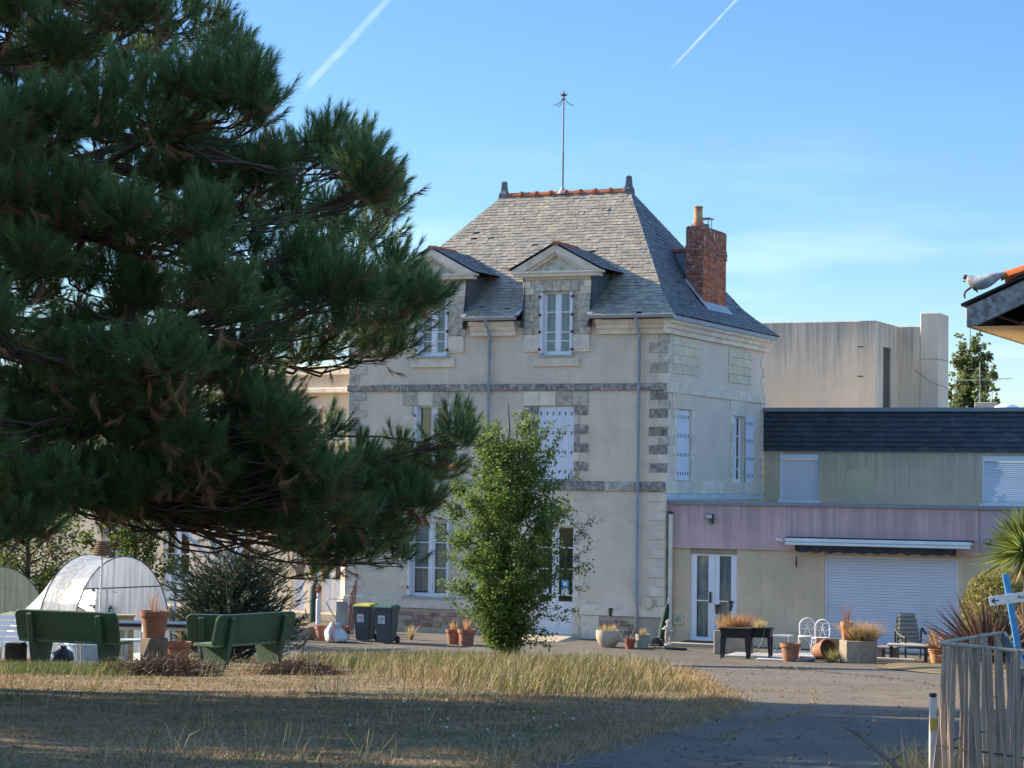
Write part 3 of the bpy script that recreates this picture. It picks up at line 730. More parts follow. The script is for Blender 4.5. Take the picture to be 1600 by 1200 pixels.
# dormers ---------------------------------------------------------------------
ZDE = LF(866, 424)[1]; ZDA = LF(866, 384)[1]   # dormer eave and apex
def y_at(z):                                    # where the front slope reaches height z
    z = z - ZE0
    d = z / KS if z < KD * KS else KD + (z - KD * KS) / S2
    return -OV + d
for X, o4 in ((XL, o_dl), (XR, o_dr)):
    D = MB(); zl = o4[3]
    wall(D, fm, X - DHW, X + DHW, ZE0 - .5, ZDE, [(o4[0] + .003, o4[1] - .003, ZE0 - .5, o4[3], 'b')])
    dm = D.build('dormer', STONE_DIRTY, house)
    dm.location.y = -.015
    for s in (-1, 1):                           # cheeks
        MB().prism([(0, 0, ZE0 - .3), (0, 0, ZDE), (0, y_at(ZDE), ZDE), (0, y_at(ZE0 + .05), ZE0 - .3)], (X + s * DHW - .04, .002, 0), (X + s * DHW + .04, .002, 0)).build('dormer_cheek', SLATE_CLEAN, dm)
        # corner pilaster stones of the dormer
        n = 8; h = (ZDE - .28 - (ZE0 - .5)) / n
        for k in range(n):
            ww = .22 if k % 2 else .34; a, c = sorted((X + s * (DHW + .02), X + s * (DHW + .02 - ww)))
            z0 = ZE0 - .5 + k * h
            MB().box(a, c, -.035 - random.uniform(0, .006), .05, z0 + .004, z0 + h - .004).build('dormer_stone', STONE_DIRTY if k < 6 else STONE, dm, bevel=.006)
    ZB = ZE0 - .5
    for s in (-1, 1):                           # lower toothed jambs under the cornice line and corbel blocks
        for k, (z0, z1, ww) in enumerate(((o4[2] + .08, o4[2] + .44, .52), (o4[2] + .45, ZB - .45, .36), (ZB - .44, ZB - .01, .50))):
            a, c = sorted((X + s * (dw - .003), X + s * (dw + ww)))
            MB().box(a, c, -.03 - .004 * k, .05, z0, z1).build('dormer_stone', STONE if k != 1 else STONE_DIRTY, dm, bevel=.006)
    MB().box(X - .72, X + .72, -.04, .05, o4[2] - .34, o4[2] - .06).build('apron_stone', STONE, dm, bevel=.008)
    MB().box(o4[0] - .04, o4[1] + .04, -.10, .1, o4[2] - .06, o4[2] - .004).build('window_sill', ZINC, dm)
    for k in range(5):                          # blocks over the window
        a, c = X - DHW + .36 + (2 * DHW - .72) * k / 5, X - DHW + .36 + (2 * DHW - .72) * (k + 1) / 5
        MB().box(a + .004, c - .004, -.03 - random.uniform(0, .006), .05, zl + .03, zl + .34).build('dormer_stone', STONE_DIRTY, dm, bevel=.006)
    MB().box(X - DHW + .02, X + DHW - .02, -.028, .05, zl + .35, ZDE - .16).build('frieze', STONE, dm, bevel=.008)
    # pediment
    E = 1.36
    mb = MB()
    for pr_ in ([(-E, -.16), (E, -.16), (E - .03, -.06), (-E + .03, -.06)], [(-E - .06, -.06), (E + .06, -.06), (E + .06, .0), (-E - .06, .0)]):
        mb.prism([(X + p, 0, ZDE + q) for p, q in pr_], (0, -.16 if pr_[0][1] < -.1 else -.20, 0), (0, .1, 0))
    mb.build('pediment_cornice', STONE, dm, bevel=.006)
    hgt = ZDA - ZDE
    for s in (-1, 1):
        MB().prism([(X + s * (E + .06), 0, ZDE + .004), (X, 0, ZDA + .02), (X, 0, ZDA - .20), (X + s * (E - .42), 0, ZDE + .004)], (0, -.20, 0), (0, .1, 0)).build('pediment_raking', STONE, dm, bevel=.006)
        MB().prism([(X + s * (E - .42), 0, ZDE + .006), (X, 0, ZDA - .204), (X, 0, ZDA - .28), (X + s * (E - .60), 0, ZDE + .006)], (0, -.13, 0), (0, .1, 0)).build('pediment_raking', STONE, dm, bevel=.006)
    MB().prism([(X - E + .55, 0, ZDE + .01), (X + E - .55, 0, ZDE + .01), (X, 0, ZDA - .27)], (0, -.05, 0), (0, .08, 0)).build('tympanum', STONE_DIRTY, dm)
    # its own little roof
    for s in (-1, 1):
        EE = E + .10
        slv = Vector((-s * EE, 0, hgt + .04)); L_ = slv.length; up = slv.normalized(); nn = Vector((s * (hgt + .04), 0, EE)).normalized()
        def pd(v, q, s=s, up=up): p = Vector((X + s * EE, 0, ZDE + .03)) + up * q; return Vector((p.x, v, p.z))
        MB().add([pd(-.20, 0) + nn * 0, pd(y_at(ZDE) + .2, 0), pd(y_at(ZDA) + .25, L_), pd(-.20, L_)], [(0, 1, 2, 3)]).build('dormer_boarding', UNDER, dm)
        mb = MB(); q = 0
        while q < L_ - .03:
            q1 = min(L_, q + .24); v = -.24 - random.uniform(0, .1)
            ve = y_at(pd(0, q).z) + .05
            while v < ve:
                w_ = random.uniform(.17, .25); a, c = max(v, -.24), min(v + w_ - .006, ve + .1)
                t = .02 + random.uniform(-.003, .006)
                mb.add([pd(a, q) + nn * t, pd(c, q) + nn * t, pd(c, q1) + nn * .004, pd(a, q1) + nn * .004, pd(a, q) + nn * (t - .012), pd(c, q) + nn * (t - .012)], [(0, 1, 2, 3), (4, 5, 1, 0), (4, 0, 3), (5, 2, 1)])
                v += w_
            q += .155
        mb.build('dormer_slate_covering', SLATE_CLEAN, dm, kind='stuff')
    yr = y_at(ZDA) - .1; nt2 = 5
    for k in range(nt2):
        a, c = -.26 + (yr * .62 + .26) * k / nt2, -.26 + (yr * .62 + .26) * (k + 1) / nt2
        mb = MB()
        for x0, x1, r_ in ((a, c - .04, .10), (c - .05, c + .02, .125)):
            n = 8; vs = [(X - math.cos(math.pi * j / n) * r_ * 1.1, y, ZDA + .0 + math.sin(math.pi * j / n) * r_) for y in (x0, x1) for j in range(n + 1)]
            mb.add(vs, [(j, j + 1, n + 2 + j, n + 1 + j) for j in range(n)] + [tuple(range(n + 1)), tuple(range(n + 1, 2 * n + 2))])
        mb.build('dormer_ridge_tile', TILE, dm, smooth=True)
    window(house, fm, o4[0] + .07, o4[1] - .07, o4[2], o4[3], curtain=(CURTAIN, .02, .98), bars=(.22, .36, .68), meet=.15, cw=.05, stile=.028)
    for s in (-1, 1):                           # narrow folded shutters in the reveal
        a, c = sorted((X + s * (dw - .002), X + s * (dw - .075)))
        lf_ = MB().box(a, c, -.09, .10, o4[2] + .03, o4[3] - .02).build('shutter', SHUTTER, house, bevel=.004)
        for f in (.08, .36, .63, .92):
            z = o4[2] + (o4[3] - o4[2]) * f
            MB().box(X + s * dw - .035, X + s * dw + .035, -.11, -.06, z - .035, z + .035).build('hinge_bolt', MATS['rust_iron'], lf_)
    for s in (-1, 1):                           # zinc valley at the foot of each cheek
        MB().add([(X + s * (DHW + .02), -.34, ZE0 + .05), (X + s * (DHW + .20), -.34, ZE0 + .05), (X + s * (DHW + .02), .1, ZE0 + .32)], [(0, 1, 2)]).build('valley_flashing', ZINC, dm)

# chimney ---------------------------------------------------------------------
cx1 = -.32; cy0 = LS(1098, 430, cx1)[0]; cy1 = LS(1134, 430, cx1)[0]; cx0 = LF(1072, 430, cy0)[0]
cz1 = LS(1098, 352, cx1)[1]; czb = LS(1098, 385, cx1)[1]
ch = MB().box(cx0, cx1, cy0, cy1, 8.6, czb).build('chimney', MORTAR, house, label='tall red brick chimney stack on the hip roof')
def bricks(z0, z1, grow, m_front, m_side, name):
    f_, s_ = MB(), MB(); hgt = .072; z = z0; r_ = 0
    while z < z1 - .03:
        for face in (0, 1, 2, 3):
            L_ = (cx1 - cx0) if face in (0, 2) else (cy1 - cy0)
            u = -(.11 if r_ % 2 else 0) - grow
            while u < L_ + grow:
                a, c = max(-grow, u), min(L_ + grow, u + .215); u += .226
                if c - a < .03: continue
                o_ = grow + .008 + random.uniform(0, .007); zz = z + hgt - .011
                if face == 0: f_.box(cx0 + a, cx0 + c, cy0 - o_, cy0 + .02, z, zz)
                elif face == 1: s_.box(cx1 - .02, cx1 + o_, cy0 + a, cy0 + c, z + .0015, zz)
                elif face == 2: f_.box(cx0 + a, cx0 + c, cy1 - .02, cy1 + o_, z, zz)
                else: s_.box(cx0 - o_, cx0 + .02, cy0 + a, cy0 + c, z + .0015, zz)
        z += hgt; r_ += 1
    f_.build(name, m_front, ch, kind='stuff'); s_.build(name, m_side, ch, kind='stuff')
bricks(8.9, czb - .02, 0, BRICK_OLD, BRICK, 'brickwork')
bricks(czb - .24, czb + .02, .03, BRICK_OLD, BRICK_OLD, 'corbel_brickwork'); bricks(czb + .03, cz1 - .04, .004, BRICK_OLD, BRICK_OLD, 'top_brickwork')
CAP = mat('chimney_cap', (.40, .24, .155), var=.3, scale=4, bump=.6, bscale=25, col2=(.13, .10, .07), c2=(.4, .6), c2scale=4, speck=((.58, .56, .5), 9, .15))
MB().box(cx0 - .008, cx1 + .008, cy0 - .008, cy1 + .008, czb + .02, cz1).build('chimney_cap', CAP, ch, bevel=.03, seg=2)
MB().lathe([(.22, 0), (.19, .1), (.135, .2), (.12, .58), (.14, .6), (.135, .64), (.10, .64), (.09, .3)], 18, ((cx0 + cx1) / 2, cy0 + .3, cz1 - .03), cap=False).build('chimney_pot', mat('pot_clay', (.38, .19, .09), var=.2, bump=.3, col2=(.45, .36, .2), c2=(.5, .7)), ch, smooth=True)
mb = MB(); cyv = cy0 + .95
mb.box(cx0 + .06, cx1 - .06, cyv - .22, cyv + .22, cz1 + .30, cz1 + .325)
for sx in (cx0 + .12, cx1 - .12):
    for sy in (-.16, .16): mb.tube([(sx, cyv + sy, cz1 - .02), (sx, cyv + sy, cz1 + .305)], .012, 6)
mb.lathe([(.13, -.02), (.12, .15)], 12, ((cx0 + cx1) / 2, cyv, cz1))
mb.build('flue_cowl', mat('cowl_steel', (.2, .2, .22), rough=.4, metal=.5), ch)
# slate saddle behind the stack with a clay ridge
zs_ = loc_of(at(1060, 390, wor_of(cx0, cy0 + .6).y)).z
def x_at(z): return OV - (y_at(z) + OV) * HIP / RUN
ym = cy0 + .8
for s in (-1, 1):
    MB().add([(cx0 + .02, ym, zs_), (x_at(zs_) - .1, ym, zs_), (x_at(zs_ - 1.3), ym + s * .8, zs_ - 1.3), (cx0 + .02, ym + s * .8, zs_ - 1.3)], [(0, 1, 2, 3)]).build('saddle_slate_covering', SLATE_CLEAN, ch)
MB().tube([(cx0, ym, zs_ + .0), (x_at(zs_) - .05, ym, zs_ + .0)], .08, 10).build('saddle_ridge_tile', TILE, ch, smooth=True)
# zinc apron where the stack meets the slates
zf = lambda x: prof((OV - x) * RUN / HIP)
mb = MB(); mb.add([(cx1 + .22, cy0 - .12, zf(cx1 + .22) + .03), (cx0, cy0 - .12, zf(cx0) + .03), (cx0, cy0 + .01, zf(cx0) + .12), (cx1 + .02, cy0 + .01, zf(cx1) + .12)], [(0, 1, 2, 3)])
mb.add([(cx1 + .22, cy0 - .12, zf(cx1 + .22) + .032), (cx1 + .22, cy1 + .1, zf(cx1 + .22) + .032), (cx1 + .01, cy1 + .1, zf(cx1) + .10), (cx1 + .01, cy0 - .1, zf(cx1) + .10)], [(0, 1, 2, 3)])
mb.build('chimney_flashing', ZINC, ch)
# ------------------------------------------------------------------ pink extension (same alignment as the house)
PINK = mat('mauve_render', (.60, .41, .40), var=.12, scale=.8, bump=.25, bscale=80, streak=(3.85, 1.9, (.37, .275, .28), .85))
KHAKI = mat('khaki_render', (.73, .55, .365), var=.10, scale=.8, bump=.35, bscale=60, col2=(.56, .43, .29), c2=(.50, .78), c2scale=1.1, streak=(2.6, 3, (.45, .38, .27), .5))
KHAKI_G = mat('grey_green_render', (.65, .515, .345), var=.12, scale=.9, bump=.3, bscale=80, streak=(5.7, 2.4, (.37, .335, .25), .7))
COPING = mat('grey_coping', (.22, .25, .29), rough=.5, var=.1, metal=.15, bump=.05)
ROOF_GRAVEL = mat('flat_roof', (.28, .27, .26), bump=.5)
WOODF = mat('varnished_frame', (.36, .29, .2), var=.2, bump=.1)
AY = .22
def AF(px, py): return LF(px, py, AY)
ext = thing('mauve_extension', 'long low mauve and khaki flat roofed extension with roller shutter beside the stone house', 'extension', HC, TH)
am = lambda u, z, w: (u, AY + w, z)
ex0, ex1 = .03, AF(1600, 900)[0] + 2.5
zt = AF(1300, 792)[1]; zk = AF(1100, 857)[1]; zk2 = AF(1250, 862)[1]
u_d0, u_d1 = AF(1078, 930)[0], AF(1151, 930)[0]; z_d0, z_d1 = .10, AF(1115, 866)[1]
u_g0, u_g1 = AF(1288, 930)[0], AF(1497, 930)[0]; z_g1 = AF(1390, 870)[1]
u_pc = AF(1530, 850)[0]
b = MB(); b.mbox(am, ex0, u_pc, zk + .005, zt, -.06, .3)
b.build('mauve_fascia', PINK, ext)
MB().mbox(am, u_pc + .004, ex1, zk + .005, zt, -.03, .3).build('mauve_fascia', mat('mauve_grey_render', (.46, .36, .40), var=.08, bump=.25, bscale=80), ext)
b = MB(); wall(b, am, ex0, ex1, 0, zk + .02, [(u_d0, u_d1, z_d0, zk + .02), (u_g0, u_g1, .05, zk + .02)], depth=.3)
b.build('khaki_wall', KHAKI, ext)
MB().mbox(am, u_d0 - .05, u_d1 + .0, z_d1, zk + .004, .02, .28).build('door_lintel', WOODF, ext)
MB().mbox(am, u_g0, u_g1, z_g1, zk + .004, .06, .28).build('shutter_box', KHAKI, ext)
MB().mbox(am, ex0 + .01, ex1, zt + .002, zt + .10, -.11, .2).build('coping', COPING, ext)
MB().box(ex0 + .01, ex1, AY + .21, 9.0, zt - .3, zt - .06).build('flat_roof', ROOF_GRAVEL, ext)
MB().box(ex0 + .2, ex1, AY + .31, AY + .34, 0, zk).build('dark_backing', DARK, ext)  # near-black sheet paints the shade inside, behind door and shutter
# glazed double door
dm_ = mat('door_curtain', (.66, .69, .71), var=.25, bump=.1, stretch=(5, 5, .5))
d = window(ext, am, u_d0, u_d1, z_d0, z_d1, w=.06, bars=(.46,), m=PVC, stile=.13, meet=.06, name='glazed_door', curtain=(dm_, .0, 1.0))
uh = (u_d0 + u_d1) / 2 - .09
MB().mbox(am, uh - .025, uh + .025, 1.15, 1.45, -.02, .05).build('door_handle', IRON, d, bevel=.01)
MB().mbox(am, u_d0 - .35, u_d1 + .45, .0, .08, -1.0, .05).build('door_step', mat('step_concrete', (.42, .37, .29), bump=.3), ext, bevel=.01)
tag(MB().mbox(am, u_d0 + .0, u_d1 - .1, .082, .10, -.72, -.12).xf(Matrix.Translation(HC) @ Matrix.Rotation(TH, 4, 'Z')).build('doormat', mat('mat_fibre', (.05, .035, .03), bump=.8, bscale=120)), 'dark brown doormat in front of the white glazed double door', 'doormat')
# roller shutter built as one ribbed curtain with side rails
mb = MB(); n = 32; z0 = .05; hh = (z_g1 - z0) / n
for k in range(n):
    a = z0 + k * hh
    mb.mbox(am, u_g0 + .05, u_g1 - .05, a + .008, a + hh - .004, .085, .12)
    mb.mbox(am, u_g0 + .05, u_g1 - .05, a, a + .008, .10, .115)
g = mb.build('roller_curtain', mat('shutter_slats', (.66, .70, .76), rough=.4, var=.06, scale=.8, bump=.03), ext, kind='stuff', label='wide white closed roller shutter')
for a in (u_g0, u_g1 - .05): MB().mbox(am, a, a + .05, .05, z_g1, .05, .16).build('guide_rail', PVC, ext)
# folded awning above the shutter
ua, ub = AF(1233, 850)[0], AF(1523, 855)[0]; za = AF(1380, 853)[1] - .02
aw = MB().mbox(am, ua, ub, za + .07, za + .18, -.42, -.06).build('awning_cassette', mat('awning_white', (.70, .74, .72), rough=.4, var=.08, bump=.03), ext, bevel=.03, seg=2, label='white folded awning cassette above the roller shutter')
MB().mbox(am, ua, ub, za + .185, za + .215, -.34, -.02).build('awning_hood', mat('awning_dark', (.05, .055, .06), bump=.05), aw)
MB().mbox(am, ua + .02, ub - .02, za + .0, za + .066, -.46, -.40).build('front_bar', MATS['awning_white'], aw, bevel=.01)
mb = MB(); nn_ = 60; u0, u1 = ua + .25, ub - .45
zz = [za + .0 - .14 - .05 * abs(math.sin(i * .55)) - .03 * random.random() for i in range(nn_ + 1)]
for i in range(nn_):
    a, c = u0 + (u1 - u0) * i / nn_, u0 + (u1 - u0) * (i + 1) / nn_
    wv = -.30 + .05 * math.sin(i * 1.3); wv2 = -.30 + .05 * math.sin((i + 1) * 1.3)
    mb.add([am(a, zz[i], wv), am(c, zz[i + 1], wv2), am(c, za + .06, -.3), am(a, za + .06, -.3)], [(0, 1, 2, 3)])
    mb.add([am(a, zz[i] + .04, wv + .12), am(c, zz[i + 1] + .04, wv2 + .12), am(c, za + .06, -.2), am(a, za + .06, -.2)], [(0, 1, 2, 3)])
mb.build('awning_valance', mat('awning_cloth', (.045, .055, .07), bump=.2), aw)
# floodlights, camera, vent, white pipe, drip stripes
def flood(px, py, s=1.0):
    u, z = AF(px, py); o = MB().mbox(am, u - .12 * s, u + .12 * s, z - .08 * s, z + .09 * s, -.24, -.12)
    lamp = o.build('floodlight', IRON, ext, bevel=.01)
    MB().mbox(am, u - .10 * s, u + .10 * s, z - .06 * s, z + .07 * s, -.247, -.239).build('lamp_glass', mat('lamp_glass', (.45, .5, .42), rough=.2, bump=0), lamp)
    MB().mbox(am, u + .05 * s, u + .09 * s, z - .22 * s, z + .02 * s, -.14, -.055).build('bracket', IRON, lamp)
    MB().mbox(am, u - .10 * s, u + .09 * s, z - .25 * s, z - .09 * s, -.075, -.058).build('wall_plate', COPING, lamp)
flood(1112, 807, .85); flood(1546, 846, .6)
u, z = AF(1220, 845)
mb = MB().tube([am(u, z, -.06), am(u, z + .02, -.14)], .02, 8); mb.tube([am(u - .09, z + .05, -.2), am(u + .09, z - .0, -.14)], .035, 10)
mb.build('security_camera', PVC, ext)
u, z = AF(1060, 967); v = MB().mbox(am, u - .15, u + .15, z - .15, z + .15, -.03, .02).build('vent_grille', mat('vent_cream', (.58, .54, .38), bump=.1), ext, bevel=.01)
mb = MB(); mb.lathe([(.08, 0), (.085, .01), (.05, .02)], 16); mb.xf(Matrix.Translation((u, AY - .03, z)) @ Matrix.Rotation(math.pi / 2, 4, 'X')); mb.build('vent_louvre', mat('vent_dark', (.36, .34, .25), bump=.1), v)
u = AF(1049, 900)[0]; zp = AF(1051, 803)[1]
p = MB().tube([(u, AY - .10, .3), (u, AY - .10, zp)], .065, 12).build('downpipe', mat('cream_pipe', (.76, .70, .59), rough=.5, var=.08), ext, smooth=True)
MB().lathe([(.08, 0), (.08, .05)], 12, (u, AY - .10, 2.0)).build('pipe_collar', MATS['cream_pipe'], p); MB().lathe([(.07, 0), (.07, .04), (.03, .08)], 12, (u, AY - .10, zp)).build('pipe_cap', IRON, p)
u, z = AF(1246, 868); MB().tube([am(u, z, -.08), am(u - .01, z - .2, -.09), am(u + .01, z - .34, -.08)], [.012, .03, .012], 6).build('hanging_cord', IRON, ext)

# ------------------------------------------------------------------ upper block, set back at the far side of the house
BY = 8.9
upper = thing('upper_block', 'slate hung flat roofed block with white roller blinds behind the mauve extension', 'building', HC, TH)
bm_ = lambda u, z, w: (u, BY + w, z)
def BF(px, py): return LF(px, py, BY)
bx0, bx1 = .04, BF(1600, 700)[0] + 3.5
zbt = BF(1400, 638)[1]; zbs = BF(1400, 703)[1]; zb0 = zt - .2
w1 = (BF(1218, 740)[0], BF(1279, 740)[0], BF(1250, 781)[1], BF(1250, 709)[1]); w2 = (BF(1534, 740)[0], BF(1534, 740)[0] + 1.6, BF(1570, 787)[1], BF(1570, 712)[1])
b = MB(); wall(b, bm_, bx0, bx1, zb0, zbs, [w1, w2]); b.build('wall', KHAKI_G, upper)
MB().box(bx0, bx1, BY + .03, BY + 8, zb0, zbt - .02).build('core', KHAKI_G, upper) if False else None
MB().mbox(bm_, bx0, bx1, zbs + .002, zbt, .02, 6).build('parapet', KHAKI_G, upper)
MB().mbox(bm_, bx0 - .02, bx1, zbt - .10, zbt + .02, -.16, .3).build('coping', COPING, upper)
rows = 8; hr = (zbt - .10 - zbs + .05) / rows
SH = mat('fibre_slate', (.040, .052, .068), rough=.55, var=.2, bump=.15, rnd=.22, col2=(.07, .08, .09), c2=(.5, .7), spec=.4)
for r_ in range(rows):
    u = bx0 - (.17 if r_ % 2 else 0)
    while u < bx1:
        a, c = max(u, bx0), min(u + .40, bx1); u += .405
        if c - a < .05: continue
        z0 = zbs - .05 + r_ * hr; e = random.uniform(0, .008); t = random.uniform(-.006, .006)
        MB().hexa([bm_(a, z0 + t, -.075 - e), bm_(c, z0 - t, -.075 - e), bm_(c, z0, .0), bm_(a, z0, .0), bm_(a, z0 + hr * 1.15, -.035), bm_(c, z0 + hr * 1.15, -.035), bm_(c, z0 + hr * 1.15, 0), bm_(a, z0 + hr * 1.15, 0)]).build('hung_slate', SH, upper)
for w_ in (w1, w2):
    fr_ = MB(); fr_.mbox(bm_, w_[0], w_[0] + .06, w_[2], w_[3], .06, .14).mbox(bm_, w_[1] - .06, w_[1], w_[2], w_[3], .06, .14)
    fr_.mbox(bm_, w_[0], w_[1], w_[3] - .18, w_[3] - .002, .03, .14).mbox(bm_, w_[0] - .05, w_[1] + .05, w_[2] - .10, w_[2], -.06, .14)
    f = fr_.build('window', PVC, upper)
    mb = MB(); n = 20; hh = (w_[3] - .19 - w_[2]) / n
    for k in range(n):
        a = w_[2] + k * hh
        mb.hexa([bm_(w_[0] + .05, a, .085), bm_(w_[1] - .05, a, .085), bm_(w_[1] - .05, a, .12), bm_(w_[0] + .05, a, .12), bm_(w_[0] + .05, a + hh * .9, .10), bm_(w_[1] - .05, a + hh * .9, .10), bm_(w_[1] - .05, a + hh * .9, .12), bm_(w_[0] + .05, a + hh * .9, .12)])
    mb.build('roller_blind', MATS['shutter_slats'], f, kind='stuff')
ua, ub = BF(1322, 760)[0], BF(1363, 760)[0]; zpt = BF(1342, 733)[1]
MB().prism([(ua, 0, zb0 + .2), (ub, 0, zb0 + .2), (ub, 0, zpt - .12), ((ua + ub) / 2 + .25, 0, zpt), ((ua + ub) / 2 - .25, 0, zpt), (ua, 0, zpt - .1)], (0, BY - .008, 0), (0, BY + .02, 0)).build('patched_render', mat('patched_render', (.65, .545, .36), var=.08, bump=.25, bscale=80), upper, bevel=.003)
# flue box, dome and aerial on that roof
u, _ = BF(1517, 630)
MB().box(u - .34, u + .34, BY + 2.0, BY + 2.6, zbt - .03, zbt + .26).build('roof_vent', mat('vent_concrete', (.34, .33, .31), bump=.4), upper, bevel=.02)
MB().lathe([(.42, 0), (.36, .10), (.2, .16), (.0, .18)], 16, (BF(1560, 630)[0], BY + 1.2, zbt)).build('roof_dome', PVC, upper, smooth=True)
uu = LF(1531, 600, BY + 3)[0]; zt_ = LF(1531, 566, BY + 3)[1]
mb = MB().tube([(uu, BY + 3, zbt - .05), (uu, BY + 3, zt_)], .022, 6)
mb.tube([(uu - .85, BY + 3, zt_ - .58), (uu + 1.0, BY + 3, zt_ - .52)], .012, 5)
for k in range(9): x = uu - .75 + k * .2; mb.tube([(x, BY + 2.85, zt_ - .57), (x, BY + 3.15, zt_ - .57)], .006, 4)
mb.tube([(uu, BY + 3, zt_ - .75), (uu - .05, BY + 3.1, zt_ - 1.0), (uu - .14, BY + 3, zt_ - 1.2)], .012, 5)
tag(mb.xf(Matrix.Translation(HC) @ Matrix.Rotation(TH, 4, 'Z')).build('television_aerial', mat('aerial_alloy', (.4, .4, .4), metal=.4)), 'thin television aerial on the flat roof in front of the poplar', 'aerial')
pa, pb = at(1428, 577, 78), at(1482, 607, 76)
# ------------------------------------------------------------------ tall blank concrete block behind
TY = 15.0
conc = thing('concrete_block_building', 'tall windowless beige rendered building with dark rain streaks and a slot window behind the house', 'building', HC, TH)
STAIN = mat('stained_render', (.80, .64, .465), var=.06, scale=.6, bump=.2, bscale=70, streak=(loc_of(at(1300, 502, 78)).z + .2, 3.4, (.29, .27, .245), .8))
def TF(px, py, y=TY): return LF(px, py, y)
tx1 = TF(1368, 560)[0]; tz = TF(1300, 502)[1]
MB().box(-3.5, tx1 - .5, TY + .002, TY + 4, 0, tz).build('main_wall', STAIN, conc, bevel=.03)
ty2 = LS(1404, 560, tx1)[0]
sl = sorted((LS(1380, 560, tx1)[0], LS(1393, 560, tx1)[0])); slz = LS(1386, 543, tx1)[1]
MB().box(tx1 - .52, tx1 - .001, TY + .001, TY + .30, 0, tz).build('corner_wall', STAIN, conc)
MB().box(tx1 - .52, tx1 - .02, TY + .301, ty2 + .2, tz - .12, tz - .005).build('wall_head', STAIN, conc)
b = MB(); wall(b, lambda u, z, w: (tx1 - w, u, z), TY, ty2, 0, tz, [(sl[0], sl[1], 3.0, slz)], depth=.4); b.build('return_wall', STAIN, conc)
MB().box(tx1 - .3, tx1 - .07, sl[0] + .004, sl[1] - .004, 3, slz - .004).build('slot_window', mat('slot_glass', (.03, .035, .05), rough=.15, bump=0), conc)
MB().box(tx1 - .2, tx1 - .05, sl[0] + .005, sl[0] + .06, 3, slz - .005).build('slot_frame', IRON, conc)
tx3 = TF(1467, 560, ty2)[0]; tx2 = TF(1438, 560, ty2)[0]; tz2 = TF(1420, 510, ty2)[1]; tz3 = TF(1450, 489, ty2)[1]
MB().box(tx1 - .6, tx2, ty2 + .0, ty2 + .5, 0, tz2).build('rear_wall', STAIN, conc, bevel=.02)
ty3 = LS(1482, 560, tx3)[0]
MB().box(tx2 + .003, tx3, ty2 - .03, ty3, 0, tz3).build('tower', mat('tower_render', (.78, .65, .50), var=.08, scale=.7, bump=.2, bscale=70, streak=(tz3 + .1, 3.0, (.56, .48, .38), .6)), conc, bevel=.02)
MB().box(tx2 - .0, tx3 + .012, ty2 - .045, ty3, tz3 - 1.615, tz3 - 1.605).build('expansion_joint', IRON, conc)
MB().tube([loc_of(pa), loc_of(pa) * .5 + loc_of(pb) * .5 - Vector((0, 0, .12)), loc_of(pb)], .009, 5).build('roof_cable', IRON, conc)
for z in (tz - .9, tz - 1.9): MB().box(tx1 - .62, tx1 - .42, TY - .012, TY + .05, z, z + .03).build('wall_bolt', IRON, conc)

# ------------------------------------------------------------------ left wing of the house
wing_o = wor_of(-HW + .4, 2.6)
WTH = TH - R(9)
wing = thing('left_wing', 'pale two storey wing with glazed doors set back left of the stone house', 'house wing', wing_o, WTH)
WRX = Vector((math.cos(WTH), math.sin(WTH), 0)); WDY = Vector((-math.sin(WTH), math.cos(WTH), 0))
def WF(px, py):
    r = ray(px, py); o = Vector((0, 0, EYE)); t = (wing_o - o).dot(WDY) / r.dot(WDY); p = o + r * t - wing_o
    return p.dot(WRX), p.z
WZ = 7.75
wd = (WF(491, 900)[0], WF(541, 900)[0], .30, 3.05); wu1 = (WF(502, 660)[0], WF(541, 660)[0], WF(520, 690)[1], WF(520, 643)[1])
more = [(x, x + 1.05, 4.9, 6.75) for x in (-4.2, -6.9, -9.6, -12.3)]; mored = [(x, x + 1.15, .3, 2.9) for x in (-4.2, -6.9, -9.6, -12.3)]
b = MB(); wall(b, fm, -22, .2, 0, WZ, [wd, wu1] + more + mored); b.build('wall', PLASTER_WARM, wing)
MB().box(-22, .1, .32, .36, 0, WZ - .1).build('dark_backing', DARK, wing)  # sheet coloured near black for the room shade behind the wing's windows
MB().box(-22.1, .25, -.22, .3, WZ - .62, WZ - .46).build('string_course', STONE, wing, bevel=.02)
MB().box(-22.1, .25, -.12, .3, WZ - .05, WZ + .25).build('parapet', STONE, wing, bevel=.02)
MB().box(-22, .2, .3, 9, WZ - .3, WZ - .02).build('flat_roof', ROOF_GRAVEL, wing)
for w_ in [wd] + mored: window(wing, fm, *w_, solid=.36, bars=(.62,), name='glazed_door', curtain=None)
for w_ in [wu1] + more: window(wing, fm, *w_, bars=(.33, .66), curtain=(CURTAIN, 0, .9) if w_ is not wu1 else None)
MB().mbox(fm, wu1[0] - .1, wu1[1] + .1, wu1[2] - .14, wu1[2] - .004, -.12, .1).build('window_sill', STONE, wing, bevel=.01)
for a, c in ((wd[0] - .34, wd[0] - .05), (wu1[0] - .16, wu1[0] - .01)):
    z0, z1 = (0.0, 3.3) if a < wd[0] - .2 else (wu1[2], wu1[3] + .2)
    MB().mbox(fm, a, c, z0, z1, -.06, .05).build('jamb_stone', STONE, wing, bevel=.01)
MB().box(-22, .1, -.5, .02, .0, .26).build('doorstep', mat('step_concrete', (.42, .37, .29), bump=.3), wing, bevel=.02)
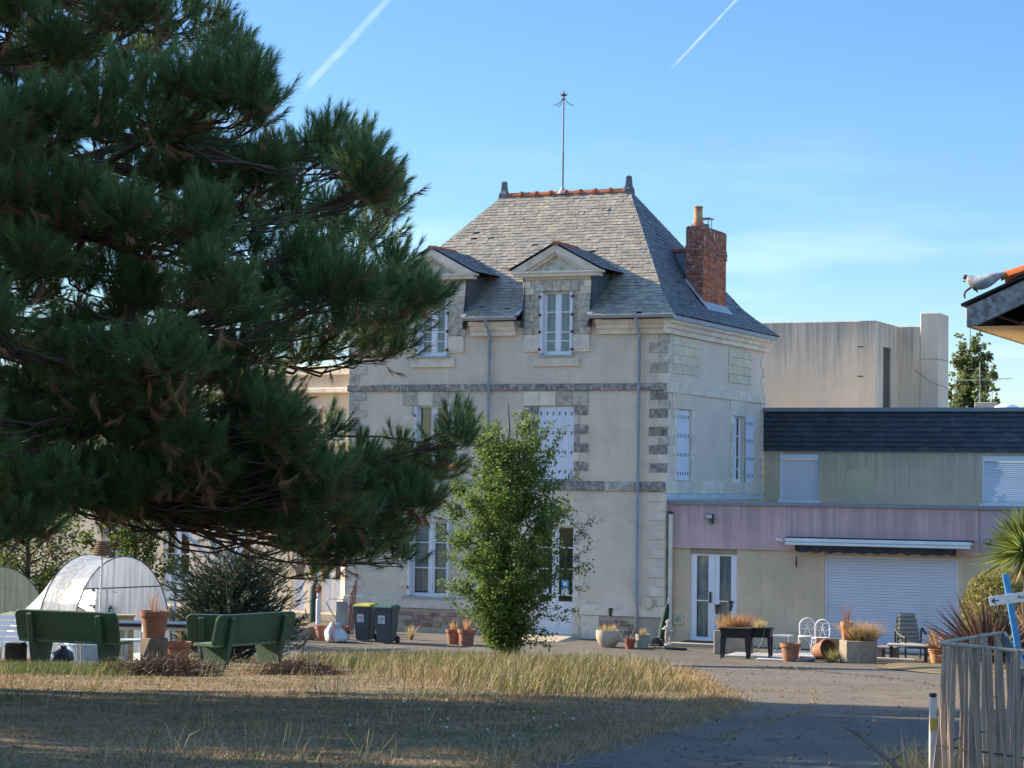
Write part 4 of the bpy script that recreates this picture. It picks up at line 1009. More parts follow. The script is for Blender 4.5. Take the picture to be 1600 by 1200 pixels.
# chamfered pier at the left corner of the house that catches the sun
pz = LF(550, 884)[1]
pl = loc_of(at(555, 930, wor_of(-HW, 0).y))
MB().prism([(-HW - .30, .45, 0), (-HW - .26, .10, 0), (-HW - .02, -.05, 0), (-HW + .02, .3, 0)], (0, 0, 0), (0, 0, 3.6)).build('corner_pier', STONE, house, bevel=.01)
MB().prism([(-HW - .37, .45, 0), (-HW - .33, .05, 0), (-HW - .04, -.12, 0), (-HW + .02, .3, 0)], (0, 0, 0), (0, 0, ZP - .1)).build('corner_pier_base', STONE, house, bevel=.012)
# outside stair of the wing, seen through the juniper
st0, st1 = at(283, 828, 61), at(362, 912, 59)
stair = thing('outside_stair', 'white metal outside stair with slanting rails half hidden behind the juniper bush', 'stair', (0, 0, 0))
WM = mat('white_metal', (.62, .64, .66), rough=.4, var=.1, bump=.03)
for k in range(2):
    off = DY * (.9 * k)
    MB().tube([st0 + off + Vector((-.6, 0, .7)), st1 + off + Vector((.5, 0, -.55))], .05, 6).build('stringer', WM, stair)
    for j in range(4):
        dz = Vector((.25, 0, .28 + .25 * j))
        MB().tube([st0 + off + dz, st1 + off + dz], .016, 5).build('hand_rail', WM, stair)
    for j in range(4):
        p = st0.lerp(st1, j / 3) + off
        MB().tube([p, p + Vector((.25, 0, 1.12))], .018, 5).build('baluster', WM, stair)
for j in range(9):
    p = st0.lerp(st1, j / 8) + Vector((0, 0, -.12)); q = p + DY * .9
    MB().prism([p, p + RX * .28, q + RX * .28, q], (0, 0, 0), (0, 0, .035)).build('tread', WM, stair)
for px in (275, 372):
    q = at(px, 870, 60.5); MB().tube([(q.x, q.y, gz(q.y) - .05), (q.x, q.y, st0.z - (.1 if px < 300 else 1.3))], .04, 6).build('stair_post', WM, stair)

# ------------------------------------------------------------------ chalet eave at the right edge
A0 = at(1511, 510, 25.0)
chal = thing('tiled_roof_house', 'corner of a low house with orange roof tiles and grey bargeboard at the right edge', 'house', A0, TH)
BARGE = mat('weathered_board', (.40, .38, .36), var=.2, scale=4, bump=.5, bscale=30, col2=(.17, .165, .16), c2=(.38, .66), c2scale=14)
SOFF = mat('soffit_cream', (.80, .62, .38), var=.12, scale=2, bump=.2, col2=(.66, .54, .38), c2=(.55, .7))
LN = 5.5; SLP = .44; LEN = 9.0
up = Vector((1, 0, SLP))
MB().prism([(0, 0, 0), (.10, 0, -.0), (LN, 0, (LN - .0) * SLP - .02), (LN, 0, LN * SLP + .235), (0, 0, .215)], (0, -.05, 0), (0, .0, 0)).build('bargeboard', BARGE, chal, bevel=.008)
MB().add([(.03, .003, .0), (.03, LEN, .0), (.62, LEN, .0), (.62, .003, .0)], [(0, 1, 2, 3)]).build('soffit', SOFF, chal)
MB().box(.0, .03, .0, LEN, -.01, .215).build('fascia', BARGE, chal)
MB().prism([(.10, 0, .03), (LN, 0, LN * SLP - .02), (LN, 0, LN * SLP + .10), (.1, 0, .10)], (0, .01, 0), (0, .06, 0)).build('verge_moulding', SOFF, chal, bevel=.01)
MB().add([(.6, .02, .03), (.6, LEN, .03), (LN, LEN, LN * SLP - .02), (LN, .02, LN * SLP - .02)], [(0, 1, 2, 3)]).build('roof_underside', mat('plaster_tan', (.40, .33, .25), var=.08, bump=.2), chal)
MB().box(.62, LN, .95, LEN, -A0.z + gz(A0.y), 1.6).build('wall', mat('plaster_tan', (.40, .33, .25)), chal)
MB().prism([(-.05, 0, .222), (LN, 0, LN * SLP + .25), (LN, 0, LN * SLP + .28), (-.05, 0, .25)], (0, -.09, 0), (0, LEN, 0)).build('roof_felt', UNDER, chal)
TILE2 = mat('roof_tile_orange', (.46, .16, .085), var=.2, scale=5, bump=.25, rnd=.15, col2=(.30, .13, .10), c2=(.5, .75), c2scale=5)
MOUT = mat('verge_mortar', (.36, .34, .31), var=.2, bump=.6, bscale=30)
for r_ in range(9):
    x = -.02 + r_ * .36 * .948 + .42
    if r_ == 0: x = .40
    for c_ in range(10):
        y = -.10 + c_ * .24
        mb = MB(); n = 6; vs = []
        for k, xx in enumerate((x, x + .44)):
            zz = .285 + xx * SLP + (.055 if k == 0 else .0)
            for j in range(n + 1):
                t = math.pi * j / n; rr = .125 - .012 * k
                vs.append((xx, y + .10 - math.cos(t) * rr, zz + math.sin(t) * rr * .7))
        for k, xx in enumerate((x, x + .44)):
            zz = .26 + xx * SLP + (.055 if k == 0 else .0)
            for j in range(n + 1):
                t = math.pi * j / n; rr = .108 - .012 * k
                vs.append((xx, y + .10 - math.cos(t) * rr, zz + math.sin(t) * rr * .7))
        q = n + 1
        fs = [(j, j + 1, q + j + 1, q + j) for j in range(n)] + [(2 * q + j, 3 * q + j, 3 * q + j + 1, 2 * q + j + 1) for j in range(n)] + [(j, 2 * q + j, 2 * q + j + 1, j + 1) for j in range(n)]
        mb.add(vs, fs)
        mb.build('roof_tile', TILE2, chal, smooth=True)
MB().prism([(.80, 0, .24 + .8 * SLP), (LN, 0, LN * SLP + .25), (LN, 0, LN * SLP + .40), (.86, 0, .33 + .86 * SLP), (.78, 0, .30 + .78 * SLP)], (0, -.075, 0), (0, .02, 0)).build('verge_mortar', MOUT, chal, bevel=.02)
# the bird figure perched on the verge
def CLl(px, py): 
    p = at(px, py, 25.0) - A0; return Vector((p.dot(RX), -.10, p.z))
bird = thing('bird_figure', 'grey and white bird figure perched on the edge of the tiled roof', 'bird', A0, TH)
BW = mat('bird_white', (.50, .49, .48), rough=.6, var=.1, bump=.2, col2=(.26, .27, .30), c2=(.44, .58), c2scale=7)
sp = [(1581, 430, .012), (1569, 433, .05), (1556, 439, .085), (1542, 444, .105), (1530, 445, .10), (1521, 440, .075), (1515, 435, .05), (1512, 434, .02)]
pts = [CLl(a, b_) for a, b_, _ in sp]; rad = [r * .82 for *_, r in sp]
body = MB().tube(pts, rad, 12)
c0 = pts[3]
body.v = [(v[0], c0.y + (v[1] - c0.y) * .8, v[2]) for v in body.v]
bo = body.build('body', BW, bird, smooth='all'); md = bo.modifiers.new('s', 'SUBSURF'); md.levels = md.render_levels = 2
hd = CLl(1511.5, 434.5); MB().lathe([(.0, -.03), (.025, -.02), (.03, 0), (.02, .025), (0, .03)], 10, hd, cap=False).build('head', IRON, bird, smooth='all')
b0, b1 = CLl(1514, 441), CLl(1507.5, 440.5); MB().tube([b0, b1], [.009, .006], 6).build('beak', IRON, bird)
l = [CLl(1522, 450), CLl(1516, 453.5), CLl(1511.5, 457), CLl(1509.5, 462), CLl(1511, 467)]; MB().tube(l, [.014, .014, .013, .012, .010], 7).build('leg', IRON, bird, smooth=True)
l = [CLl(1524, 450), CLl(1527, 454), CLl(1531, 456), CLl(1533, 459)]; MB().tube(l, [.012, .012, .01, .008], 7).build('leg', IRON, bird, smooth=True)
# ------------------------------------------------------------------ ground
def grid(name, xs, ys, dz, m, inside=None):
    nx, ny = len(xs), len(ys)
    X, Y = np.meshgrid(xs, ys); Z = np.interp(Y, _ys, _zs) + dz
    V = np.stack([X, Y, Z], -1).reshape(-1, 3)
    i = np.arange(nx - 1)[None] + np.arange(ny - 1)[:, None] * nx
    T = np.concatenate([np.stack([i, i + 1, i + nx + 1], -1).reshape(-1, 3), np.stack([i, i + nx + 1, i + nx], -1).reshape(-1, 3)])
    return struct(fast(name, V, T, m, smooth=True))
EARTH = mat('dry_earth', (.22, .165, .10), var=.25, scale=.6, bump=.6, bscale=12, col2=(.13, .13, .06), c2=(.45, .65), c2scale=.5)
xs_f = np.concatenate([[-900, -300, -100, -60], np.arange(-40, 41, 1.0), [60, 100, 300, 900]])
ys_f = np.concatenate([np.arange(-60, 100, 1.0), [120, 160, 300, 900]])
grid('ground', xs_f, ys_f, -.03, EARTH)
ASPH = mat('asphalt', (.122, .110, .094), rough=.92, var=.14, scale=.5, bump=.9, bscale=45, col2=(.165, .146, .118), c2=(.42, .72), c2scale=.45, speck=((.42, .38, .30), 26, .16), stretch=(1, .6, 1))
grid('asphalt_yard', np.arange(-24, 30.1, 1.0), np.arange(2, 82, .5), .0, ASPH)
def crack_asphalt(m):
    "fine meandering cracks and tar-dark seams"
    N = m.node_tree.nodes; L = m.node_tree.links; b = N['Principled BSDF']; src = b.inputs['Base Color'].links[0].from_socket
    tc = N.new('ShaderNodeTexCoord'); n = N.new('ShaderNodeTexNoise'); n.inputs['Scale'].default_value = 1.6; L.new(tc.outputs['Object'], n.inputs['Vector'])
    mx = N.new('ShaderNodeVectorMath'); mx.operation = 'MULTIPLY_ADD'; L.new(n.outputs['Color'], mx.inputs[0]); mx.inputs[1].default_value = (.9, .9, .9); L.new(tc.outputs['Object'], mx.inputs[2])
    v = N.new('ShaderNodeTexVoronoi'); v.feature = 'DISTANCE_TO_EDGE'; v.inputs['Scale'].default_value = .42; L.new(mx.outputs[0], v.inputs['Vector'])
    r = N.new('ShaderNodeMapRange'); r.inputs['From Min'].default_value = .012; r.inputs['From Max'].default_value = .004; L.new(v.outputs['Distance'], r.inputs['Value'])
    c = N.new('ShaderNodeMixRGB'); c.inputs['Color2'].default_value = (.075, .07, .062, 1); L.new(r.outputs[0], c.inputs['Fac']); L.new(src, c.inputs['Color1']); L.new(c.outputs[0], b.inputs['Base Color'])
crack_asphalt(ASPH)
# lawn outline on the ground
def gp(px, py):
    r = ray(px, py); t = 5.0
    for _ in range(60):
        p = Vector((0, 0, EYE)) + r * t
        t += (p.z - gz(p.y)) / max(.03, -r.z) * .5
    return Vector((0, 0, EYE)) + r * t
LAWN = [(-24, 6), (-2.6, 6), (-1.4, 11)] + [(gp(*q).x, gp(*q).y) for q in ((690, 1230), (795, 1200), (890, 1172), (985, 1149), (1065, 1127), (1128, 1103), (1120, 1090), (1092, 1077))] + [(on_ground(px, y).x, y) for px, y in ((1068, 38), (1035, 44), (975, 48.5), (900, 52.3), (760, 53.6), (600, 54.2), (420, 54.6))] + [(-8, 54.6), (-24, 52)]
LP = np.array(LAWN)
def inside(P, poly=LP):
    x, y = P[:, 0], P[:, 1]; r = np.zeros(len(P), bool); n = len(poly)
    for i in range(n):
        x0, y0 = poly[i]; x1, y1 = poly[(i + 1) % n]
        c = (y0 > y) != (y1 > y)
        r ^= c & (x < (x1 - x0) * (y - y0) / (y1 - y0 + 1e-12) + x0)
    return r
def nz(P, s, seed=0):
    "cheap smooth noise 0..1 in numpy"
    v = np.zeros(len(P)); a = 1.0; tot = 0
    for k in range(4):
        rs = np.random.default_rng(seed * 10 + k); 
        for _ in range(3):
            th = rs.uniform(0, 2 * np.pi); ph = rs.uniform(0, 6.28); f = s * 2 ** k * rs.uniform(.7, 1.3)
            v += a * np.sin(f * (P[:, 0] * np.cos(th) + P[:, 1] * np.sin(th)) + ph)
        tot += a * 1.8; a *= .6
    return np.clip(.5 + v / tot / 1.6, 0, 1)
TURF = mat('dry_turf', (.215, .15, .085), var=.3, scale=1.2, bump=.9, bscale=25, col2=(.10, .10, .045), c2=(.45, .6), c2scale=.8)
bm = bmesh.new(); lv = [bm.verts.new((x, y, gz(y) + .012)) for x, y in LAWN]
bm.faces.new(lv)
for yy in np.arange(8, 57, 1.5):
    g = bm.verts[:] + bm.edges[:] + bm.faces[:]
    bmesh.ops.bisect_plane(bm, geom=g, plane_co=(0, yy, 0), plane_no=(0, 1, 0))
for v in bm.verts: v.co.z = gz(v.co.y) + .012
bmesh.ops.triangulate(bm, faces=bm.faces[:])
me = bpy.data.meshes.new('lawn'); bm.to_mesh(me); bm.free(); me.materials.append(TURF)
struct(link('lawn', me))
# grass blades: straw and green, tufted, one uncountable mass
STRAW = leafy('straw_blade', (.33, .235, .13), var=.2, trans=.3, rnd=.3); GREEN = leafy('green_blade', (.105, .135, .045), var=.3, trans=.4, rnd=.35); SEED = leafy('seed_stem', (.40, .33, .19), var=.15, trans=.35, rnd=.25); OLIVE = leafy('olive_blade', (.16, .155, .06), var=.3, trans=.35)
def scatter(n, x0, x1, y0, y1, pw=1.0):
    y = y0 + (y1 - y0) * RNG.uniform(0, 1, n) ** pw; hw = .26 * y + .5
    x = np.clip(RNG.uniform(-1, 1, n) * hw, x0, x1)
    return np.stack([x, y], 1)
def field(P, h, sway, wd, m_pick, lean=(.12, -.02)):
    n = len(P); z = np.interp(P[:, 1], _ys, _zs) + .005
    b = np.column_stack([P, z]); d = np.column_stack([RNG.normal(lean[0], sway, n), RNG.normal(lean[1], sway, n), np.ones(n)])
    V, T = blades(b, d, h, wd, RNG.uniform(.1, .7, n)); return V, T, np.repeat(m_pick, 3)
sets = []
P = scatter(210000, -9, 6, 13, 57, 1.25); P = P[inside(P)]
g = nz(P, .9, 1); g2 = nz(P, 2.6, 2); n = len(P)
far = np.clip((P[:, 1] - 24) / 8, 0, 1) * np.clip((P[:, 0] + 3.2) / 2, .05, 1)                                   # longer, uncut growth towards the yard
edge = np.clip((2.6 - P[:, 0]) / 1.2, .25, 1)
h = (.035 + .05 * g2 ** 2 + far * (.05 + .20 * g2)) * RNG.uniform(.5, 1.2, n)
g3 = nz(P, .75, 11); keep = RNG.uniform(0, 1, n) < np.clip(1.5 * g2 - .12, .10, 1) * np.clip((g3 - .34) * 4, .12, 1); 
grn = np.where(RNG.uniform(0, 1, n) < np.clip((g - .47) * 2.4, .04, .7), np.where(RNG.uniform(0, 1, n) < .5, 1, 3), 0)
sets.append(field(P[keep], h[keep], .45, (.006 + .004 * (P[keep, 1] > 22)), grn[keep]))
M_ = scatter(90000, -9, 6, 13, 40, 1.15); M_ = M_[inside(M_)]             # matted dead straw lying close to the soil
V_, T_, K_ = field(M_, RNG.uniform(.03, .075, len(M_)), 1.6, .006, RNG.choice([0, 0, 4, 4, 3], len(M_))); sets.append((V_, T_, K_))
# tall seeding stems: scattered tufts near, a thick stand along the yard edge
C = scatter(240, -8, 3, 14, 34, 1.0); C = C[inside(C)]; C = C[nz(C, 1.1, 5) > .50]
Q = np.repeat(C, 16, 0) + RNG.normal(0, .13, (len(C) * 16, 2)); Q = Q[inside(Q)]
sets.append(field(Q, RNG.uniform(.12, .42, len(Q)), .28, .006, np.where(RNG.uniform(0, 1, len(Q)) < .6, 2, 3), (.2, 0)))
Q = np.column_stack([RNG.uniform(-6, 3.2, 46000), RNG.uniform(26, 57, 46000)]); Q = Q[inside(Q)]
lft = -.105 * Q[:, 1] + .3 + np.clip((38 - Q[:, 1]) * .16, 0, 3.2)                   # the stand thins out towards the benches
dens = np.clip(nz(Q, 1.3, 7) * 1.5 - .2, .08, 1) * np.clip((Q[:, 0] - lft) / 1.2, .0, 1) * np.where(Q[:, 1] < 42, np.clip((2.35 - Q[:, 0]) / .9, 0, 1), 1); Q = Q[RNG.uniform(0, 1, len(Q)) < dens]
sets.append(field(Q, RNG.uniform(.10, .42, len(Q)) * (.65 + .5 * nz(Q, 1.7, 9)) * np.clip(1.25 - (Q[:, 1] - 40) * .035, .62, 1.1), .22, .011, RNG.choice([1, 1, 3, 3, 2, 3, 4], len(Q)), (.22, 0)))
# fresh green patch by the left bench
Q = np.column_stack([RNG.uniform(-8.2, -5.2, 9000), RNG.normal(32.3, .8, 9000)])
sets.append(field(Q, RNG.uniform(.08, .22, len(Q)), .35, .008, np.ones(len(Q), int), (0, 0)))
V, T = merge([(a, b_) for a, b_, _ in sets])
fast('lawn_grass', V, T, [STRAW, GREEN, SEED, OLIVE, leafy('brown_straw', (.19, .125, .07), var=.3, trans=.2)], mi=np.concatenate([c for *_, c in sets]), kind='stuff')
# straw fringe along the kerbless edge, verge in front of the planters, tufts in the asphalt cracks
pts = []
E = np.array(LAWN[2:15])
for i in range(len(E) - 1):
    k = int(np.linalg.norm(E[i + 1] - E[i]) * 420); t = RNG.uniform(0, 1, k)[:, None]
    q = E[i] * (1 - t) + E[i + 1] * t + RNG.normal(0, .16, (k, 2)); pts.append(q)
fr_ = np.concatenate(pts)
def strip(pxs, n, sg):
    a = np.array([[gp(*p).x, gp(*p).y] for p in pxs]); o = []
    for i in range(len(a) - 1):
        t = RNG.uniform(0, 1, n)[:, None]; o.append(a[i] * (1 - t) + a[i + 1] * t + RNG.normal(0, 1, (n, 2)) * sg)
    return np.concatenate(o)
cr = [strip([(1275, 1082), (1268, 1110), (1225, 1122), (1150, 1146), (1105, 1162)], 90, (.03, .10)), strip([(1075, 1084), (1180, 1079), (1275, 1083)], 120, (.10, .16)),
      strip([(1120, 1034), (1200, 1042), (1320, 1046), (1470, 1048)], 450, (.10, .25)), strip([(1370, 1040), (1420, 1044), (1475, 1046)], 1500, (.2, .9))]
V1 = field(fr_, RNG.uniform(.02, .11, len(fr_)), .7, .009, np.where(RNG.uniform(0, 1, len(fr_)) < .85, 0, 2))
c_ = np.concatenate(cr); V2 = field(c_, RNG.uniform(.015, .06, len(c_)), 1.0, .008, np.where(RNG.uniform(0, 1, len(c_)) < .8, 0, 1))
q = np.column_stack([RNG.uniform(1.9, 4.6, 5000), RNG.uniform(11.5, 15.5, 5000)]); q = q[(q[:, 0] > 1.9 + (q[:, 1] - 11.5) * .17)]
V3 = field(q, RNG.uniform(.05, .3, len(q)), .4, .006, RNG.choice([0, 2, 3], len(q)))
q = np.column_stack([RNG.uniform(10.0, 18, 14000), RNG.uniform(47, 56.5, 14000)]); q = q[q[:, 0] > 10.0 + (q[:, 1] - 47) * .1]
V4 = field(q, RNG.uniform(.05, .25, len(q)), .5, .012, RNG.choice([0, 0, 2, 3], len(q)))
V, T = merge([v[:2] for v in (V1, V2, V3, V4)])
fast('verge_grass', V, T, [STRAW, GREEN, SEED, OLIVE], mi=np.concatenate([v[2] for v in (V1, V2, V3, V4)]), kind='stuff')
def patch(name, pxs, m, dz=.004):
    q = [gp(*p) for p in pxs]; return struct(MB().add([(p.x, p.y, gz(p.y) + dz) for p in q], [tuple(range(len(q)))]).build(name, m))
# fallen leaves and twigs blown over lawn and yard
LIT = leafy('leaf_litter', (.20, .12, .06), var=.3, trans=.1, rnd=.5)
q = np.concatenate([scatter(5200, -9, 6, 13, 50, 1.2), np.column_stack([RNG.uniform(-6, 10, 320), RNG.uniform(26, 61, 320)])]); n = len(q)
V, T = leaves(np.column_stack([q, np.interp(q[:, 1], _ys, _zs) + .012 + .03 * inside(q)]), RNG.normal(0, 1, (n, 3)) * [1, 1, .25], RNG.normal(0, .35, (n, 3)) + [0, 0, 1], RNG.uniform(.025, .055, n), .022)
fast('leaf_litter', V, T, LIT, kind='stuff')
vg = MB()
for poly, dz in (([gp(*p) for p in ((1368, 1043), (1400, 1034), (1470, 1032), (1600, 1040), (1700, 1052), (1600, 1062), (1475, 1054))], .006),):
    vg.add([(p.x, p.y, gz(p.y) + dz) for p in poly], [tuple(range(len(poly)))])
struct(vg.build('dry_verge', TURF))
# white clover heads and dandelion clocks in the lawn
wf = MB(); ws_ = MB()
for _ in range(46):
    p = gp(random.choice([random.uniform(420, 960), random.uniform(740, 930)]), random.uniform(1060, 1175))
    if not inside(np.array([[p.x, p.y]]))[0]: continue
    h_ = random.uniform(.08, .16); ws_.tube([(p.x, p.y, p.z), (p.x + .02, p.y, p.z + h_)], .003, 4)
    r_ = random.uniform(.007, .013); wf.lathe([(0.001, -r_), (r_ * .8, -r_ * .5), (r_, 0), (r_ * .7, r_ * .6), (.001, r_)], 7, (p.x + .02, p.y, p.z + h_), cap=False)
ws_.build('clover_stems', OLIVE, kind='stuff'); wf.build('clover_flowers', mat('clover_white', (.5, .48, .40), bump=0), kind='stuff')
# ------------------------------------------------------------------ trees and shrubs
BARK = mat('pine_bark', (.10, .065, .05), var=.35, scale=4, bump=.9, bscale=14, stretch=(1, 1, .35)); BARK2 = mat('grey_bark', (.13, .11, .09), var=.3, bump=.6)
NEEDLE = leafy('pine_needle', (.108, .185, .074), var=.34, trans=.34, rough=.5, rnd=.35); NEEDLE_TIP = leafy('pine_needle_young', (.20, .30, .115), var=.25, trans=.32, rough=.5, rnd=.3); NEEDLE_DRY = leafy('pine_needle_dry', (.30, .155, .075), var=.3, trans=.2, rnd=.3)
def limb(mb, a, b, r0, r1, sag=.0, n=6, jit=.06, seg=7):
    a, b = Vector(a), Vector(b); L_ = (b - a).length; pts = []
    for i in range(seg + 1):
        t = i / seg; p = a.lerp(b, t); p.z += -sag * L_ * 4 * t * (1 - t)
        if 0 < i < seg: p += Vector((random.gauss(0, 1), random.gauss(0, 1), random.gauss(0, 1))) * jit * L_ / seg
        pts.append(p)
    mb.tube(pts, [r0 + (r1 - r0) * (i / seg) for i in range(seg + 1)], n, cap=False); return pts
def shoots(P, D, ln, n_needle, nl, wd, ang=(.5, 1.05), rng=RNG):
    "brush-like pine shoots: needles standing off curved twig axes"
    m = len(P); D = unit(D); t = rng.uniform(.0, 1, (m, n_needle)) ** .85
    cur = np.array([0, 0, 1.0])
    ax = unit(D[:, None, :] + cur * t[..., None] * .45)
    pos = P[:, None, :] + ax * (ln[:, None] * t)[..., None]
    a = rng.uniform(ang[0], ang[1], (m, n_needle)) * (1.15 - .75 * t); 
    rv = rng.normal(size=(m, n_needle, 3)); rv = unit(rv - ax * (rv * ax).sum(-1, keepdims=True))
    d = ax * np.cos(a)[..., None] + rv * np.sin(a)[..., None]
    L_ = nl * rng.uniform(.7, 1.15, (m, n_needle)); sd = unit(np.cross(d, rng.normal(size=d.shape))) * (wd / 2)
    V = np.stack([pos - sd, pos + sd, pos + d * L_[..., None] - np.array([0, 0, .10]) * (L_ ** 1)[..., None]], 2).reshape(-1, 3)
    return V, np.arange(len(V)).reshape(-1, 3)
pine_y = 26.0
pine_x = (-95 - 800) / F * pine_y
pine = thing('pine_tree', 'huge dark pine tree filling the left of the view in front of the benches', 'tree', (pine_x, pine_y, gz(pine_y)))
pbase = Vector(pine.location)
# crown outline in the photograph, used to shape the crown where it stands
OUT = np.array([(-420, -520), (60, -900), (250, -500), (330, -120), (345, 0), (372, 40), (405, 78), (412, 118), (432, 150), (428, 192), (405, 235), (455, 215), (500, 190), (560, 195), (590, 215), (612, 262), (642, 310), (640, 360), (615, 385), (648, 425), (690, 462), (692, 505), (660, 560), (628, 590), (575, 594), (540, 586), (500, 588), (474, 608), (478, 660), (530, 712), (600, 722), (655, 704), (705, 690), (738, 668), (752, 690), (738, 725), (697, 775), (682, 815), (650, 856), (590, 892), (520, 900), (470, 890), (440, 868), (400, 858), (330, 840), (250, 842), (180, 846), (100, 846), (40, 856), (-80, 865), (-420, 860)])
GAPS = [(508, 655, 42, 34), (560, 408, 26, 14), (150, 118, 50, 22), (245, 130, 40, 26), (270, 530, 34, 18), (330, 560, 34, 22), (370, 672, 22, 30), (215, 555, 14, 12), (185, 120, 20, 14), (455, 740, 22, 40), (575, 745, 18, 22), (280, 90, 20, 30), (350, 120, 18, 16)]
def sample_pts(n, md, box, shrink=0):
    out = []; tries = 0
    while len(out) < n and tries < n * 60:
        tries += 1
        p = np.array([RNG.uniform(box[0], box[1]), RNG.uniform(box[2], box[3])])
        if not inside(p[None], OUT)[0]: continue
        if any(((p[0] - x) / (a + shrink)) ** 2 + ((p[1] - y) / (b_ + shrink)) ** 2 < 1 for x, y, a, b_ in GAPS): continue
        if out and np.min(np.linalg.norm(np.array(out) - p, axis=1)) < md: continue
        out.append(p)
    return out
edge_pts = []
for i in range(4, 42):
    a, b_ = OUT[i], OUT[i + 1]; k = max(1, int(np.linalg.norm(b_ - a) / 40))
    edge_pts += [(a + (b_ - a) * (j + .5) / k, np.array([-(b_ - a)[1], (b_ - a)[0]]) / np.linalg.norm(b_ - a)) for j in range(k)]
def depth_of(p, layer):
    e = np.clip(np.hypot((p[0] - 60) / 640, (p[1] - 420) / 560), 0, 1)     # 0 at the heart, 1 at the rim
    return pine_y - 4.6 * math.sqrt(max(0, 1 - e * e)) * layer + RNG.normal(0, .25)
clumps = []                                            # centre, size, needle width, needles per shoot
INN = lambda p, d=30: all(inside(np.array([[p[0] + dx, p[1] + dy]]), OUT)[0] for dx, dy in ((d, 0), (0, -d), (0, d * .5), (d * .6, -d * .7)))
boughs = sample_pts(62, 92, (-110, 752, -120, 876)) + sample_pts(16, 58, (430, 752, 640, 900)) + sample_pts(10, 62, (-20, 430, 760, 850))
for p in boughs:                                       # cushions of foliage at the ends of the near boughs
    if not INN(p, 24): continue
    d0 = depth_of(p, 1.0) + RNG.uniform(-.9, 1.0); rb = RNG.uniform(46, 76)
    for k in range(8):
        a = RNG.uniform(0, 6.28); r_ = rb * math.sqrt(RNG.uniform(0, 1)); q = p + np.array([math.cos(a) * r_, math.sin(a) * r_ * .8 - 8])
        if not INN(q, 22): continue
        clumps.append((at(q[0], q[1], d0 - .6 * math.sqrt(max(0, 1 - (r_ / rb) ** 2)) + .25 * (q[1] - p[1]) / rb), .72, .0046, 120))
for layer, n, md, sz, wd_, nn in ((.6, 120, 58, 1.05, .0065, 80), (.1, 120, 56, 1.1, .009, 60), (-.6, 90, 62, 1.2, .012, 44)):
    for p in sample_pts(n, md, (-110, 752, -120, 876)):
        if INN(p): clumps.append((at(p[0], p[1], depth_of(p, layer)), sz, wd_, nn))
for p, nr in edge_pts:
    low = p[1] > 600 and abs(nr[1]) > .6 and abs(nr[0]) < .75
    q = p + nr * (RNG.uniform(-14, 26) if low else RNG.uniform(26, 40))
    if not low and not inside(q[None], OUT)[0]: q = p - nr * RNG.uniform(26, 40)
    if not low and not inside(q[None], OUT)[0]: q = p
    clumps.append((at(q[0], q[1], pine_y + RNG.uniform(-1.2, 1.0)), .72, .0058, 90))
for p in sample_pts(70, 90, (-430, -110, -880, 870)) + sample_pts(60, 90, (-120, 330, -880, -120)): clumps.append((at(p[0], p[1], pine_y + RNG.uniform(-3.5, 3.5)), 1.7, .02, 34))
axis_top = at(-60, -820, pine_y)
def on_axis(z): t = (z - pbase.z) / (axis_top.z - pbase.z); return pbase.lerp(axis_top, max(.02, min(.98, t)))
wood = MB()
limb(wood, pbase - Vector((0, 0, .2)), axis_top, .36, .07, 0, 12, .02, 14)
mains = []
for k in range(46):
    z = 2.3 + (axis_top.z - pbase.z - 2.9) * (k + .5) / 46 + pbase.z
    cand = [c for c in clumps if -.3 < c[0].z - z < .9]
    if not cand: continue
    c = random.choice(cand)[0]; s = on_axis(z); tgt = s.lerp(c, .82)
    mains.append(limb(wood, s, tgt, .085, .028, .03, 7, .16))
EN = np.array([tuple(p) for m_ in mains for p in m_[1:]])
groups = {}
for c, size, nwid, nn in clumps:
    cc = np.array(c); j = np.argmin(np.linalg.norm((EN - cc) * [1, 1, 2.6], axis=1) + np.maximum(0, EN[:, 2] - cc[2]) * 1.5)
    br = limb(wood, Vector(EN[j]), c, .022, .007, .06, 5, .16, 7)
    out = (c - on_axis(c.z)); out.z = 0; out = out.normalized() if out.length > .1 else Vector((0, -1, 0))
    ns = int(20 * size) + 4; g_ = groups.setdefault((nwid, nn), [])
    dead = random.random() < .5
    for q in range(ns):
        el = random.uniform(-.35, 1.45); az = random.uniform(0, 6.28)
        dr = Vector((math.cos(az) * math.cos(el), math.sin(az) * math.cos(el), math.sin(el))) + out * .35 + Vector((0, 0, .25))
        dr.normalize(); rr = random.uniform(.02, .22) * size
        p = c + dr * rr + Vector((random.gauss(0, .06), random.gauss(0, .06), random.gauss(0, .05))) * size
        g_.append((tuple(p), tuple(dr), random.uniform(.17, .34) * (.6 + .4 * size), 2 if (dead and dr.z < .15) else (1 if dr.z > .45 else 0)))
        if q % 3 == 0: wood.tube([br[-2], p, p + dr * .2], [.007, .006, .004], 4, cap=False)
wood.v = [(v[0] - pbase.x, v[1] - pbase.y, v[2] - pbase.z) for v in wood.v]
wood.build('trunk', BARK, pine, smooth='all')
parts_, mis_, ALL = [], [], []
for (nwid, nn), g_ in groups.items():
    P_ = np.array([q[0] for q in g_]) - np.array(pbase); D_ = np.array([q[1] for q in g_]); K_ = np.array([q[3] for q in g_]); ALL.append((P_, D_, K_))
    V, T = shoots(P_, D_, np.array([q[2] for q in g_]), nn, .145, nwid, (.30, .85)); parts_.append((V, T))
    m = np.zeros((len(P_), nn), int); m[K_ == 1] = RNG.uniform(0, 1, ((K_ == 1).sum(), nn)) < .6; m[K_ == 2] = np.where(RNG.uniform(0, 1, ((K_ == 2).sum(), nn)) < .55, 2, 0); mis_.append(m.ravel())
V1, T1 = merge(parts_)
